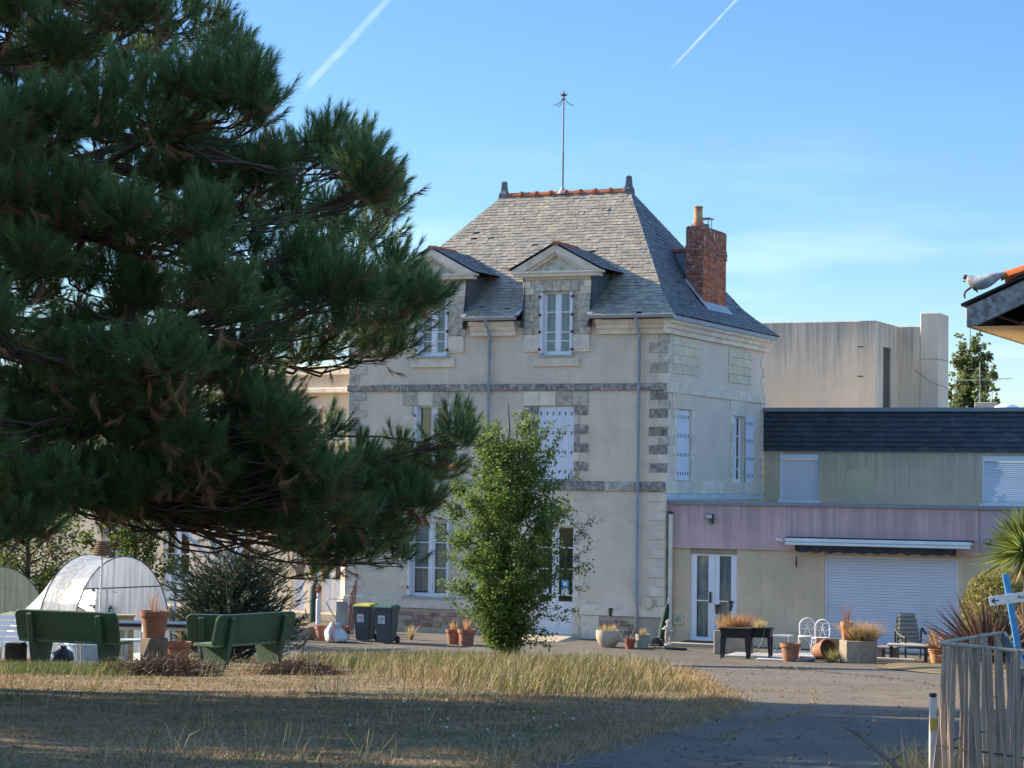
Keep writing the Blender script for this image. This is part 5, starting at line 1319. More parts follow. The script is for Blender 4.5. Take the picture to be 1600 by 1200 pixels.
fast('crown', V1, T1, [NEEDLE, NEEDLE_TIP, NEEDLE_DRY], pine, mi=np.concatenate(mis_))
SP = np.concatenate([a[0] for a in ALL]); SD = np.concatenate([a[1] for a in ALL])
k = RNG.choice(len(SP), 620, replace=False)
V2, T2 = shoots(SP[k] - [0, 0, .12], SD[k] * [.6, .6, -.3] - [0, 0, .6], np.full(620, .2), 55, .13, .005, (.15, .6))
fast('dead_needles', V2, T2, NEEDLE_DRY, pine)
cones = MB()
for px, py in ((558, 232), (395, 68), (604, 330)):
    p = at(px, py, pine_y - .3) - pbase; cones.lathe([(.0, -.05), (.028, -.035), (.034, 0), (.024, .035), (0, .055)], 8, p, cap=False)
cones.build('cones', BARK, pine, kind='stuff')

def round_tree(name, label, cat, base, h, r, nleaf, lsize, m, bark, shape, ntr=26, group=None, rise=.9, lean=0):
    "tree of ascending limbs with leaves set along them; shape(t) gives the crown radius at height fraction t"
    t_ = thing(name, label, cat, base, 0, group); wd = MB()
    top = Vector((lean, 0, h * .97)); limb(wd, (0, 0, -.1), top, r * .055 + .02, .012, 0, 8, .03, 10)
    tips = []
    for k in range(ntr):
        f = .05 + .85 * (k + random.random()) / ntr; az = k * 2.39996; z0 = h * max(.02, f * .72 - .02)
        rr = shape(f) * r * random.uniform(.66, 1.12); e = Vector((math.cos(az) * rr + lean * f, math.sin(az) * rr, h * min(.98, f + .02)))
        pts = limb(wd, Vector((lean * z0 / h, 0, z0)), e, .012 + r * .010, .004, .0, 5, .2, 6); tips += pts[2:]
        for _ in range(3):
            s = random.choice(pts[2:6]); q = s + Vector((random.gauss(0, .22), random.gauss(0, .22), random.uniform(.05, .45))) * r * .6
            tips += limb(wd, s, q, .006, .002, 0, 4, .2, 4)[1:]
    wd.build('trunk', bark, t_, smooth='all')
    A = np.array([tuple(p) for p in tips]); i = RNG.integers(0, len(A), nleaf)
    c = A[i] + RNG.normal(0, 1, (nleaf, 3)) * r * .062
    ax = RNG.normal(0, 1, (nleaf, 3)) * [1, 1, .7] - [0, 0, .35]; nm = RNG.normal(0, 1, (nleaf, 3)) + [0, 0, .6]
    V, T = leaves(c, ax, nm, lsize * RNG.uniform(.6, 1.2, nleaf), lsize * .55)
    fast('crown', V, T, m, t_); return t_
LEAF = leafy('hornbeam_leaf', (.125, .195, .045), var=.34, trans=.45, rough=.6, rnd=.35)
tp = on_ground(788, 52); th = tp.z
th = (at(800, 616, 52).z - tp.z)
def env(t): return float(np.interp(t, [0, .06, .14, .29, .42, .54, .67, .8, .92, 1], [.14, .24, .42, .78, .96, .92, .76, .58, .34, .1]))
small = round_tree('young_tree', 'slim upright young leafy tree growing in front of the house door', 'tree', tp, th, 1.62, 40000, .092, LEAF, BARK2, env, 66)
# whippy side shoots reaching right
wd = MB(); cs = []
for a, b_ in (((880, 800), (918, 842)), ((880, 860), (930, 806)), ((880, 890), (925, 848)), ((870, 900), (920, 880)), ((870, 905), (926, 889)), ((860, 930), (915, 915)), ((850, 950), (902, 955)), ((845, 960), (890, 968)), ((835, 990), (865, 992)), ((830, 1000), (862, 1010)), ((715, 800), (672, 770)), ((720, 850), (680, 822)), ((720, 880), (690, 862)), ((730, 930), (700, 905)), ((735, 960), (700, 940)), ((850, 760), (908, 742)), ((862, 700), (884, 668)), ((842, 690), (862, 660))):
    p0, p1 = at(*a, 52.0 + random.uniform(-.5, .3)) - tp, at(*b_, 52.0 + random.uniform(-.7, .3)) - tp
    root = Vector((0, 0, max(.1, min(p0.z, p1.z) - .9))); wd.tube([root, p0, p1], [.012, .008, .003], 5, cap=False)
    for q in np.linspace(.15, 1, 34):
        p = (root.lerp(p0, q * 2) if q < .5 else p0.lerp(p1, q * 2 - 1)); cs.append(tuple(p))
wd.build('side_shoots', BARK2, small); cs = np.array(cs); cs = np.repeat(cs, 4, 0) + RNG.normal(0, .055, (len(cs) * 4, 3)); n = len(cs)
V, T = leaves(cs, RNG.normal(0, 1, (n, 3)) - [0, 0, .4], RNG.normal(0, 1, (n, 3)) + [0, 0, .6], .08 * RNG.uniform(.6, 1.2, n), .045)
fast('side_leaves', V, T, LEAF, small)
# poplars behind the upper block
POP = leafy('poplar_leaf', (.16, .20, .075), var=.3, trans=.4, rnd=.4)
def penv(t): return float(np.interp(t, [0, .3, .55, .75, .9, 1], [.9, 1, .95, .8, .5, .1]))
py_ = 112.0; pb_ = on_ground(1515, py_); 
round_tree('poplar_tree', 'tall narrow poplar behind the flat roof, right of the concrete tower', 'tree', pb_, at(1510, 487, py_).z - pb_.z, 1.12, 34000, .25, POP, BARK2, penv, 95)
pb_ = on_ground(1540, py_ - 4); round_tree('poplar_tree', 'shorter poplar growing on the right side of the tall one', 'tree', pb_, at(1540, 540, py_ - 4).z - pb_.z, .72, 10000, .26, POP, BARK2, penv, 40)
pb_ = on_ground(1490, py_ - 2); round_tree('poplar_tree', 'small poplar beside the concrete tower, lowest of the three', 'tree', pb_, at(1490, 582, py_ - 2).z - pb_.z, .40, 3000, .19, POP, BARK2, penv, 30)
# juniper between the benches and the wing
JUN = leafy('juniper_spray', (.050, .080, .045), var=.35, trans=.18, rnd=.4)
jy = 48.0; jb = on_ground(358, jy); jun = thing('juniper_bush', 'dark feathery juniper bush between the white tunnel and the wing', 'bush', jb)
jw = MB(); JP, JD, JL = [], [], []
for k in range(250):
    f = random.random(); az = random.uniform(0, 6.28); rr = random.uniform(.3, 1.75) * (1 - .4 * f * f); z = .15 + 2.35 * f ** .9
    p = Vector((math.cos(az) * rr, math.sin(az) * rr, z)); s = Vector((math.cos(az) * .15, math.sin(az) * .15, z * .35))
    jw.tube([s, s.lerp(p, .5) + Vector((0, 0, .08)), p], [.018, .012, .005], 5, cap=False)
    for _ in range(9):
        JP.append(tuple(s.lerp(p, random.uniform(.45, 1)) + Vector((random.gauss(0, .08), random.gauss(0, .08), random.gauss(0, .08))))); JD.append((math.cos(az) + random.gauss(0, .6), math.sin(az) + random.gauss(0, .6), random.uniform(-.5, .7))); JL.append(random.uniform(.2, .42))
jw.build('stems', BARK2, jun); V, T = shoots(np.array(JP), np.array(JD), np.array(JL), 60, .075, .012, (.35, .8)); fast('foliage', V, T, JUN, jun)
# broadleaf trees behind the wing's corner, seen under and between the pine boughs
YG = leafy('maple_leaf', (.10, .135, .035), var=.3, trans=.5, rnd=.4)
for px, y_, h_, r_, lab in ((40, 64, 4.6, 2.0, 'sunlit yellow green tree behind the far end of the plastic tunnel'), (206, 60.5, 5.2, 1.5, 'leafy tree with a dark trunk behind the white plastic tunnel')):
    b_ = on_ground(px, y_); round_tree('garden_tree', lab, 'tree', b_, h_, r_, 7000, .13, YG, BARK, lambda t: .3 if t < .3 else .95, 34)
# tall off-picture pines on the left that throw the shade over the lawn
def shade_pine(x, y, h, r, lab):
    b_ = Vector((x, y, gz(y))); t_ = thing('pine_tree', lab, 'tree', b_); wd = MB(); limb(wd, (0, 0, -.1), (0, 0, h), .28, .05, 0, 8, .02, 8)
    P_, D_ = [], []
    for k in range(60):
        f = .22 + .76 * k / 60; az = k * 2.4; rr = r * (1 - .55 * abs(f - .55) / .45) * random.uniform(.6, 1); e = Vector((math.cos(az) * rr, math.sin(az) * rr, h * f + .3))
        pts = limb(wd, (0, 0, h * f), e, .06, .015, .02, 5, .2, 5)
        for p in pts[2:]:
            for _ in range(12): P_.append(tuple(p + Vector((random.gauss(0, .35), random.gauss(0, .35), random.gauss(0, .3))))); D_.append((random.gauss(0, 1), random.gauss(0, 1), random.uniform(.1, 1.2)))
    wd.build('trunk', BARK, t_, smooth='all'); P_ = np.array(P_); V, T = shoots(P_, np.array(D_), np.full(len(P_), .55), 34, .28, .045); fast('crown', V, T, NEEDLE, t_)

for x, y, h, r, lab in ((-14.0, 24.5, 14.0, 4.6, 'tall pine out of the picture on the left, nearest the huge pine'), (-11.0, 17.0, 11.5, 4.0, 'tall pine out of the picture on the left, nearest the camera'), (-20.0, 29.5, 13.5, 4.4, 'tall pine out of the picture on the left, farthest from the camera')): shade_pine(x, y, h, r, lab)
# ------------------------------------------------------------------ garden things
TERRA = mat('terracotta', (.32, .138, .085), var=.18, scale=6, bump=.2, col2=(.45, .30, .22), c2=(.52, .72), c2scale=5); TERRA_RED = mat('plastic_red', (.30, .085, .05), var=.12, bump=.05)
SOIL = mat('potting_soil', (.07, .05, .035), var=.3, bump=.8); AGG = mat('exposed_aggregate', (.36, .31, .24), var=.2, scale=10, bump=.8, bscale=60, speck=((.50, .45, .38), 40, .18), col2=(.15, .13, .11), c2=(.5, .65), c2scale=30)
DRY = leafy('dry_plant', (.54, .34, .15), var=.25, trans=.45, rnd=.35); DRY2 = leafy('dry_plant_pale', (.50, .38, .19), var=.25, trans=.45, rnd=.3); DRY_RED = leafy('dry_plant_red', (.35, .15, .08), var=.25, trans=.4)
BLACKP = mat('black_plastic', (.022, .022, .025), rough=.45, var=.1, bump=.05); GREYP = mat('grey_bin', (.075, .085, .098), rough=.5, var=.1, bump=.08); WHITEP = mat('white_plastic', (.72, .72, .72), rough=.4, var=.08, bump=.02)
def pot(label, px, y, r, h, m=TERRA, group=None, plant=None, dz=0.0, rim=True, name='plant_pot', cat='plant pot', base=None, soil=.07, pr=None):
    b_ = base or on_ground(px, y, dz); t_ = thing(name, label, cat, b_, random.random() * 6, group)
    pr_ = pr or ([(.0, 0), (r * .70, 0), (r * .92, h * .78), (r * .92, h * .79), (r * 1.04, h * .80), (r * 1.04, h), (r * .93, h), (r * .90, h * .80), (r * .66, .04), (0, .04)] if rim else [(0, 0), (r * .75, 0), (r, h), (r * .92, h), (r * .68, .04), (0, .04)])
    MB().lathe(pr_, 28, cap=False).build('pot', m, t_, smooth=True)
    rs = float(np.interp(h - soil, sorted(q[1] for q in pr_), [q[0] for q in sorted(pr_, key=lambda q: q[1])])) * .9
    MB().lathe([(0, h - soil + .01), (rs, h - soil)], 20, cap=False).build('soil', SOIL, t_)
    if plant: tuft('dry_plant', plant[0], t_, (0, 0, h - soil), *plant[1:])
    return t_
# bins --------------------------------------------------------------------
def wheelie(label, px, y, lid, s=1.0):
    b_ = on_ground(px, y); t_ = thing('wheelie_bin', label, 'bin', b_, TH + R(4), 'grey wheelie bins by the house corner')
    w, d, h = .50 * s, .54 * s, .94 * s
    MB().hexa([(-w * .40, -d * .40, .05), (w * .40, -d * .40, .05), (w * .40, d * .34, .05), (-w * .40, d * .34, .05), (-w / 2, -d / 2, h), (w / 2, -d / 2, h), (w / 2, d / 2, h), (-w / 2, d / 2, h)]).build('body', GREYP, t_, bevel=.025, seg=2)
    MB().box(-w / 2 - .015, w / 2 + .015, -d / 2 - .02, d / 2 + .02, h - .06, h + .0).build('rim', GREYP, t_, bevel=.012)
    MB().hexa([(-w / 2 - .02, -d / 2 - .04, h + .003), (w / 2 + .02, -d / 2 - .04, h + .003), (w / 2 + .02, d / 2 + .05, h + .003), (-w / 2 - .02, d / 2 + .05, h + .003), (-w / 2 + .05, -d / 2 + .04, h + .06), (w / 2 - .05, -d / 2 + .04, h + .06), (w / 2 - .05, d / 2, h + .075), (-w / 2 + .05, d / 2, h + .075)]).build('lid', lid, t_, bevel=.012)
    MB().tube([(-w / 2, d / 2 + .06, h - .02), (w / 2, d / 2 + .06, h - .02)], .016, 8).build('handle', GREYP, t_)
    for sx in (-1, 1):
        mb = MB().lathe([(.0, -.03), (.09, -.03), (.10, -.02), (.10, .02), (.09, .03), (0, .03)], 18, cap=False); mb.xf(Matrix.Translation((sx * (w * .40 + .035), d * .36, .10)) @ Matrix.Rotation(math.pi / 2, 4, 'Y')); mb.build('wheel', BLACKP, t_)
    st = MB().add([(-.09, 0, -.10), (.11, 0, -.10), (.11, .0, .12), (-.09, 0, .12)], [(0, 1, 2, 3)])
    st = MB().box(-.10, .10, -.002, .002, -.10, .12); k = (h * .66); yy = -(d * .40 + (d * .10) * (k - .05) / (h - .05)) - .006
    ti = Matrix.Translation((-.05, yy, k)) @ Matrix.Rotation(math.atan(d * .10 / h), 4, 'X')
    st.xf(ti); s_ = st.build('sticker', mat('sticker_white', (.62, .63, .62), var=.1, bump=0), t_)
    ink = MB()
    for i, (a, c, z0, z1) in enumerate(((-.07, -.05, .0, .06), (-.03, .06, -.02, -.01), (-.03, .07, .01, .05), (-.06, .05, -.06, -.05))): ink.box(a, c, -.0035 - .0002 * i, -.001, z0, z1)
    ink.xf(ti); ink.build('sticker_print', mat('ink_grey', (.25, .27, .3), bump=0), s_, kind='stuff')
    return t_
LIDY = mat('lid_yellow', (.42, .40, .06), rough=.5, var=.1, bump=.03); LIDG = mat('lid_green', (.06, .13, .11), rough=.5, var=.1, bump=.03)
wheelie('grey wheelie bin with a yellow lid, left one by the house corner', 571, 61.6, LIDY, 1.02); wheelie('grey wheelie bin with a dark green lid, right one by the house corner', 604, 60.9, LIDG, 1.03)
# rubbish bag
b_ = on_ground(524, 61.0); t_ = thing('plastic_sack', 'white plastic sack with a red stripe lying by the terracotta pots', 'bag', b_)
mb = MB().lathe([(.02, 0), (.24, .01), (.31, .07), (.31, .16), (.26, .26), (.20, .34), (.15, .40), (.14, .45), (.02, .43)], 26, cap=False)
mb.v = [(x * (1 + .13 * math.sin(9 * math.atan2(y, x) + 12 * z)) + .05 * math.sin(14 * z), y * (1 + .15 * math.sin(7 * math.atan2(y, x) - 9 * z)), z * (1 + .22 * math.sin(2.3 * math.atan2(y, x) + 1))) for x, y, z in mb.v]
mb.build('sack', mat('sack_white', (.62, .60, .58), rough=.35, var=.12, bump=.5, bscale=12), t_, smooth='all'); mb = MB()
mb.tube([(-.05, -.3, .03), (-.08, -.30, .2), (-.04, -.2, .38), (0, -.12, .47)], .02, 6); mb.build('red_stripe', mat('sack_red', (.5, .12, .1), bump=.1), t_)
pot('terracotta pot with curved handle hose left of the white sack', 504, 61.6, .22, .40, group='terracotta pots by the wing door'); pot('terracotta pot half hidden behind the white sack', 546 - 12, 62.2, .19, .36, group='terracotta pots by the wing door')
# stone and green trough, bricks, stack of planks
b_ = on_ground(466, 62.0); t_ = thing('plant_trough', 'pale green and grey trough with dry stems left of the terracotta pots', 'planter', b_, TH)
MB().box(-.30, .05, -.2, .2, .05, .36).build('trough', mat('trough_green', (.42, .48, .42), var=.15, bump=.2), t_, bevel=.02); MB().box(.055, .42, -.2, .2, .0, .36).build('side_trough', AGG, t_, bevel=.02); tuft('dry_plant', DRY2, t_, (.1, 0, .34), 40, .35, .5, .012)
b_ = on_ground(484, 62.6); t_ = thing('wooden_crate', 'tan wooden crate leaning between the trough and the pots', 'crate', b_, TH - .1)
WOODP = mat('pale_wood', (.42, .31, .17), var=.2, scale=5, bump=.3, stretch=(1, 6, 6))
for k in range(3): MB().box(-.28, .30, -.2, -.175, .02 + k * .11, .12 + k * .11).build('plank', WOODP, t_)
for x in (-.27, .25): MB().box(x, x + .04, -.17, .2, .0, .35).build('crate_end', WOODP, t_)
# garden machine with orange casing leaning in the doorway, tools, gas bottle
b_ = on_ground(530, 63.4); t_ = thing('hand_cart', 'old grey hand cart with bent tube handle standing in front of the wing door', 'cart', b_, TH)
STEELM = mat('dull_steel', (.34, .34, .33), rough=.5, var=.2, metal=.3)
MB().hexa([(-.12, -.05, .1), (.2, -.05, .1), (.2, .05, .1), (-.12, .05, .1), (-.08, -.05, .98), (.22, -.05, .98), (.22, .05, .98), (-.08, .05, .98)]).build('panel', STEELM, t_, bevel=.01)
MB().tube([(-.10, -.03, .5), (-.30, -.03, .75), (-.42, -.03, .95), (-.36, -.03, 1.05), (-.1, -.03, 1.05), (.22, -.03, 1.05), (.42, .0, 1.35)], .018, 7).build('handle', STEELM, t_, smooth=True)
for s in (-.16, .26):
    mb = MB().lathe([(0, -.025), (.10, -.025), (.10, .025), (0, .025)], 16, cap=False); mb.xf(Matrix.Translation((s, 0, .10)) @ Matrix.Rotation(math.pi / 2, 4, 'Y')); mb.build('wheel', BLACKP, t_)
b_ = on_ground(549, 64.2); t_ = thing('rusty_tools', 'rusty reddish tools leaning against the sunlit corner of the house', 'tools', b_)
mb = MB()
for k in range(4): MB().tube([(-.1 + k * .05, -.1 - .02 * k, 0), (-.02 + k * .05, .1, 1.25 + .15 * k)], .017, 6).build('tool_handle', mat('rusty_red', (.28, .09, .05), var=.3, bump=.3), t_)
b_ = on_ground(492, 65.6, .26); t_ = thing('green_cylinder', 'tall dark green cylinder beside the wing door', 'cylinder', b_)
MB().lathe([(0, 0), (.15, 0), (.16, .03), (.16, 1.0), (.13, 1.1), (.05, 1.14), (.05, 1.2), (0, 1.2)], 18, cap=False).build('bottle', mat('bottle_green', (.03, .07, .06), rough=.4, var=.1), t_, smooth=True)
MB().lathe([(.05, 1.2), (.05, 1.3)], 10).build('valve', STEELM, t_)
b_ = on_ground(497, 64.6, .26); t_ = thing('lamp_pillar', 'narrow white post with an orange top beside the wing door', 'post', b_)
MB().lathe([(.07, 0), (.07, .7), (.05, .72), (.05, .9)], 12).build('post', WHITEP, t_); MB().lathe([(.06, .9), (.09, .95), (.09, 1.08), (.05, 1.12)], 12).build('cap', TERRA, t_)
# two terracotta pots right of the bins
pot('smaller terracotta pot with dry stems, left of two under the window', 708, 60.9, .20, .40, group='terracotta pots under the window', plant=(DRY, 60, .42, .5, .008)); pot('wider terracotta pot with dry stems, right of two under the window', 729, 60.4, .24, .44, group='terracotta pots under the window', plant=(DRY, 90, .50, .5, .008))
b_ = on_ground(642, 62.5); t_ = thing('wall_weed', 'dry weed growing at the foot of the wall right of the bins', 'plant', b_); tuft('stems', DRY2, t_, (0, 0, 0), 120, .55, .6, .008)
b_ = on_ground(758, 61.6); t_ = thing('wall_weed', 'low dry weed at the wall foot right of the two terracotta pots', 'plant', b_); tuft('stems', DRY2, t_, (0, 0, 0), 80, .35, .6, .008)
# entrance platform: step and ramp
MB().hexa([(o_door[0] - .3, -1.5, -.05), (o_door[1] + .3, -1.5, -.05), (o_door[1] + .3, -.07, -.05), (o_door[0] - .3, -.07, -.05), (o_door[0] - .3, -1.5, .02), (o_door[1] + .15, -1.5, .02), (o_door[1] + .1, -.07, .12), (o_door[0] - .3, -.07, .12)]).build('entrance_ramp', mat('ramp_concrete', (.44, .38, .29), var=.12, bump=.3), house, bevel=.01)
# round planter bowl, pots with whips, solar lamp at the house corner
bowl = pot('big round beige bowl planter with dry grass right of the entrance ramp', 950, 60.6, .34, .46, mat('bowl_stone', (.42, .38, .31), var=.12, bump=.3), plant=(DRY2, 130, .30, .5, .012, .5, .22), pr=[(0, 0), (.17, 0), (.24, .06), (.32, .22), (.335, .36), (.32, .46), (.29, .46), (.29, .36), (0, .34)], name='bowl_planter', cat='planter')
def solar(label, p, h=.55, s=1.0, group='solar lamps in the planters'):
    t_ = thing('solar_lamp', label, 'garden lamp', p, 0, group)
    MB().lathe([(.008, 0), (.008, h)], 6).build('stake', IRON, t_); MB().lathe([(.03 * s, h), (.055 * s, h + .10 * s), (.055 * s, h + .16 * s)], 10, cap=False).build('lamp_glass_shade', mat('lamp_smoke', (.08, .085, .09), rough=.2, bump=0), t_); MB().lathe([(.075 * s, h + .16 * s), (.07 * s, h + .19 * s), (.0, h + .21 * s)], 12).build('lamp_cap', BLACKP, t_)
solar('black solar lamp standing in the round beige bowl planter', bowl.location + Vector((.05, -.05, .40)), .42, 1.15)
wh = pot('small square red pot with one long bare whip', 984, 60.0, .15, .27, TERRA_RED, rim=False); WHIP = mat('bare_twig', (.36, .29, .21), var=.2)
wh.rotation_euler.z = 0
MB().tube([(0, 0, .2), (.13, 0, .55), (.15, 0, 1.1), (.02, 0, 1.6), (-.18, 0, 2.15)], [.014, .012, .011, .009, .006], 6).build('whip', WHIP, wh); MB().tube([(-.05, -.18, .03), (-.42, -.14, .7), (-.68, 0, 1.0)], [.016, .012, .008], 6).build('leaning_stick', WHIP, wh)
for a in (-.06, .02, .07): MB().tube([(a, 0, .2), (a * 1.6, 0, .38)], .012, 5).build('stub', WHIP, wh)
pot('pale grey pot with yellow dry grass next to the red pot', 1004, 60.6, .20, .36, mat('pot_grey', (.36, .35, .27), var=.15, bump=.3), rim=False, plant=(DRY2, 70, .32, .6, .01))
# statue of a child with a lyre-like bundle, dark green bundle and hose behind
def skin_figure(name, joints, bones, m, parent, sub=2):
    me = bpy.data.meshes.new(name); me.from_pydata([j[:3] for j in joints], bones, []); o = link(name, me, parent); me.materials.append(m)
    md = o.modifiers.new('skin', 'SKIN'); md.use_smooth_shade = True
    for v, j in zip(me.skin_vertices[0].data, joints): v.radius = (j[3], j[3] * (j[4] if len(j) > 4 else 1))
    me.skin_vertices[0].data[0].use_root = True
    s = o.modifiers.new('sub', 'SUBSURF'); s.levels = s.render_levels = sub
    return o
b_ = on_ground(1044, 60.9, .0); t_ = thing('putto_statue', 'small white stone statue of a child standing beside the cream downpipe', 'statue', b_, R(-25))
PL = mat('statue_plaster', (.50, .47, .42), var=.12, bump=.2, col2=(.3, .28, .25), c2=(.52, .7))
MB().lathe([(.13, 0), (.13, .07), (.11, .09)], 16).build('plinth', PL, t_)
J = [(0, 0, .36, .075), (0, -.01, .46, .085), (0, 0, .54, .075), (0, 0, .59, .03), (0, -.01, .66, .072), (0, -.015, .72, .045), (.055, 0, .30, .05), (.06, -.03, .20, .036), (.06, -.0, .11, .022), (.065, -.06, .10, .018), (-.05, .0, .30, .05), (-.06, .0, .20, .036), (-.065, .02, .11, .022), (-.07, -.04, .10, .018), (.10, -.01, .53, .03), (.15, -.05, .45, .024), (.08, -.12, .42, .02), (.04, -.14, .43, .014), (-.10, 0, .53, .03), (-.15, -.05, .47, .024), (-.09, -.12, .50, .02), (-.05, -.14, .52, .014)]
skin_figure('figure', J, [(0, 1), (1, 2), (2, 3), (3, 4), (4, 5), (0, 6), (6, 7), (7, 8), (8, 9), (0, 10), (10, 11), (11, 12), (12, 13), (2, 14), (14, 15), (15, 16), (16, 17), (2, 18), (18, 19), (19, 20), (20, 21)], PL, t_)
mb = MB(); 
for k in range(26):
    a, c = random.uniform(0, 6.28), random.uniform(-.2, 1.4); mb.lathe([(0, -.022), (.022, 0), (0, .022)], 6, (math.cos(a) * math.cos(c) * .072, .012 + math.sin(a) * math.cos(c) * .07, .675 + math.sin(c) * .06), cap=False)
mb.build('curls', PL, t_, kind='stuff'); MB().lathe([(.0, 0), (.02, .01), (.015, .10), (.055, .17), (.05, .19), (0, .19)], 10, (0, -.15, .38), cap=False).build('horn', PL, t_)
b_ = on_ground(1032, 61.5); t_ = thing('parasol_bundle', 'folded dark green parasol leaning at the house corner behind the statue', 'parasol', b_)
CLO = mat('dark_green_cloth', (.02, .055, .05), var=.2, bump=.3)
mb = MB().lathe([(.02, 0), (.10, .1), (.12, .5), (.075, 1.0), (.03, 1.15)], 9, cap=False); mb.v = [(x * (1 + .12 * math.sin(5 * math.atan2(y, x))) + .16 * z, y, z) for x, y, z in mb.v]; mb.build('canopy', CLO, t_); MB().tube([(-.05, 0, 0), (.22, 0, 1.3)], .018, 7).build('pole', STEELM, t_)
b_ = on_ground(1027, 60.7); t_ = thing('hose_coil', 'black coiled hose on the ground beside the statue', 'hose', b_); mb = MB()
mb.tube([(math.cos(a) * (.20 - .004 * a), math.sin(a) * (.20 - .004 * a), .03 + .009 * a) for a in np.linspace(0, 25, 110)], .022, 6); mb.build('coil', BLACKP, t_, smooth='all')
b_ = on_ground(1056, 59.9); t_ = thing('drain_grate', 'small dark boot scraper grate lying in front of the statue', 'grate', b_, TH)
for k in range(6): MB().box(-.24 + k * .085, -.19 + k * .085, -.12, .12, .0, .035).build('bar', BLACKP, t_)
for s in (-1, 1): MB().box(-.26, .26, s * .13 - .015, s * .13 + .015, .0, .045).build('rail', BLACKP, t_)
# slab path in front of the glazed door
# ------------------------------------------------------------------ terrace clutter in front of the roller shutter
def raised_planter(label, px, y, w, plant, hose=False):
    b_ = on_ground(px, y); t_ = thing('raised_planter', label, 'planter', b_, TH + R(6), 'black raised planters by the glazed door'); d = .36; h = .76
    MB().hexa([(-w * .46, -d * .45, h - .24), (w * .46, -d * .45, h - .24), (w * .46, d * .45, h - .24), (-w * .46, d * .45, h - .24), (-w / 2, -d / 2, h), (w / 2, -d / 2, h), (w / 2, d / 2, h), (-w / 2, d / 2, h)]).build('trough', BLACKP, t_, bevel=.012)
    MB().box(-w / 2 - .02, w / 2 + .02, -d / 2 - .02, d / 2 + .02, h - .03, h + .01).build('rim', BLACKP, t_, bevel=.008)
    for sx in (-1, 1):
        for sy in (-1, 1):
            x, yy = sx * w * .42, sy * d * .38; MB().hexa([(x - .02 + sx * .02, yy - .02, 0), (x + .02 + sx * .02, yy - .02, 0), (x + .02 + sx * .02, yy + .02, 0), (x - .02 + sx * .02, yy + .02, 0), (x - .04, yy - .04, h - .2), (x + .04, yy - .04, h - .2), (x + .04, yy + .04, h - .2), (x - .04, yy + .04, h - .2)]).build('leg', BLACKP, t_)
    MB().box(-w * .44, w * .44, -d * .42, d * .42, h - .05, h + .013).build('soil', SOIL, t_)
    if plant: tuft('dry_plant', plant[0], t_, (0, 0, h), *plant[1:])
    return t_
rp = raised_planter('black raised planter on legs, wider left one by the glazed door', 1149, 56.6, .74, None)
rq = raised_planter('black raised planter on legs with pale dry grass and green hose, narrower right one', 1187, 56.9, .62, (DRY2, 130, .30, .7, .010, .5, .16))
mb = MB(); mb.tube([(-.28, -.22, .78), (-.30, -.24, .35), (-.22, -.26, .12), (-.02, -.26, .18), (.12, -.24, .45), (.16, -.2, .74)], .013, 6); mb.build('hose', mat('hose_green', (.04, .16, .11), rough=.4), rq, smooth='all')
b_ = on_ground(1146, 58.6); cp = thing('concrete_planter', 'square aggregate concrete planter with rusty dry plants behind the black planter', 'planter', b_, TH + R(2))
MB().box(-.42, .42, -.40, .40, 0, .62).build('tub', AGG, cp, bevel=.02); MB().box(-.35, .35, -.33, .33, .55, .64).build('soil', SOIL, cp)
for k in range(3): tuft('dry_plant', (DRY, DRY, DRY_RED)[k], cp, (-.15 + .22 * k, -.02, .62), 300, .62, .8, .007, .9, .22)
solar('black solar lamp on the left edge of the square concrete planter', cp.location + RX * -.36 + DY * -.30 + Vector((0, 0, .62)), .40, 1.3); solar('black solar lamp in the middle of the square concrete planter', cp.location + RX * -.03 + DY * -.2 + Vector((0, 0, .62)), .50, 1.3)
# bentwood-style white chairs
def chair(label, px, y, rz):
    b_ = on_ground(px, y); t_ = thing('bistro_chair', label, 'chair', b_, rz, 'white bistro chairs against the wall')
    W = WHITEP; r_ = .019
    MB().lathe([(0, .44), (.20, .44), (.215, .455), (.20, .475), (0, .475)], 22, cap=False).build('seat', W, t_, smooth=True)
    arch = [(-.18, .17, .0), (-.19, .18, .45), (-.205, .20, .70)] + [(-.205 * math.cos(a), .21, .72 + .20 * math.sin(a)) for a in np.linspace(0, math.pi, 12)] + [(.205, .20, .70), (.19, .18, .45), (.18, .17, .0)]
    MB().tube(arch, r_, 8).build('back_frame', W, t_, smooth='all')
    for s in (-1, 1):
        loop = [(s * (.085 + .095 * math.cos(a)), .205, .735 + .105 * math.sin(a)) for a in np.linspace(0, 2 * math.pi, 18)]; MB().tube(loop, .012, 6).build('back_loop', W, t_, smooth='all')
        cv = [(s * .10, .185, .47), (s * .06, .195, .55), (s * .015, .2, .64), (s * .03, .205, .70), (s * .09, .208, .76)]; MB().tube(cv, .012, 6).build('back_curve', W, t_, smooth='all')
        MB().tube([(s * .15, -.14, .45), (s * .19, -.18, 0)], [.02, .016], 8).build('leg', W, t_)
        br = [(s * .18, -.17, .15)] + [(s * .168, .17 * math.cos(math.pi - a) , .15 + .24 * math.sin(a)) for a in np.linspace(.2, math.pi - .2, 8)] + [(s * .175, .165, .15)]; MB().tube(br, .011, 6).build('leg_brace', W, t_, smooth='all')
    fb = [(-.175, -.165, .15)] + [(.16 * math.cos(math.pi - a), -.16, .17 + .22 * math.sin(a)) for a in np.linspace(.2, math.pi - .2, 9)] + [(.175, -.165, .15)]; MB().tube(fb, .012, 6).build('front_brace', W, t_, smooth='all')
chair('white bistro chair with looped back, left of the pair by the wall', 1259, 58.9, TH + R(6)); chair('white bistro chair with looped back, right of the pair before the shutter', 1281, 58.2, TH - R(4))
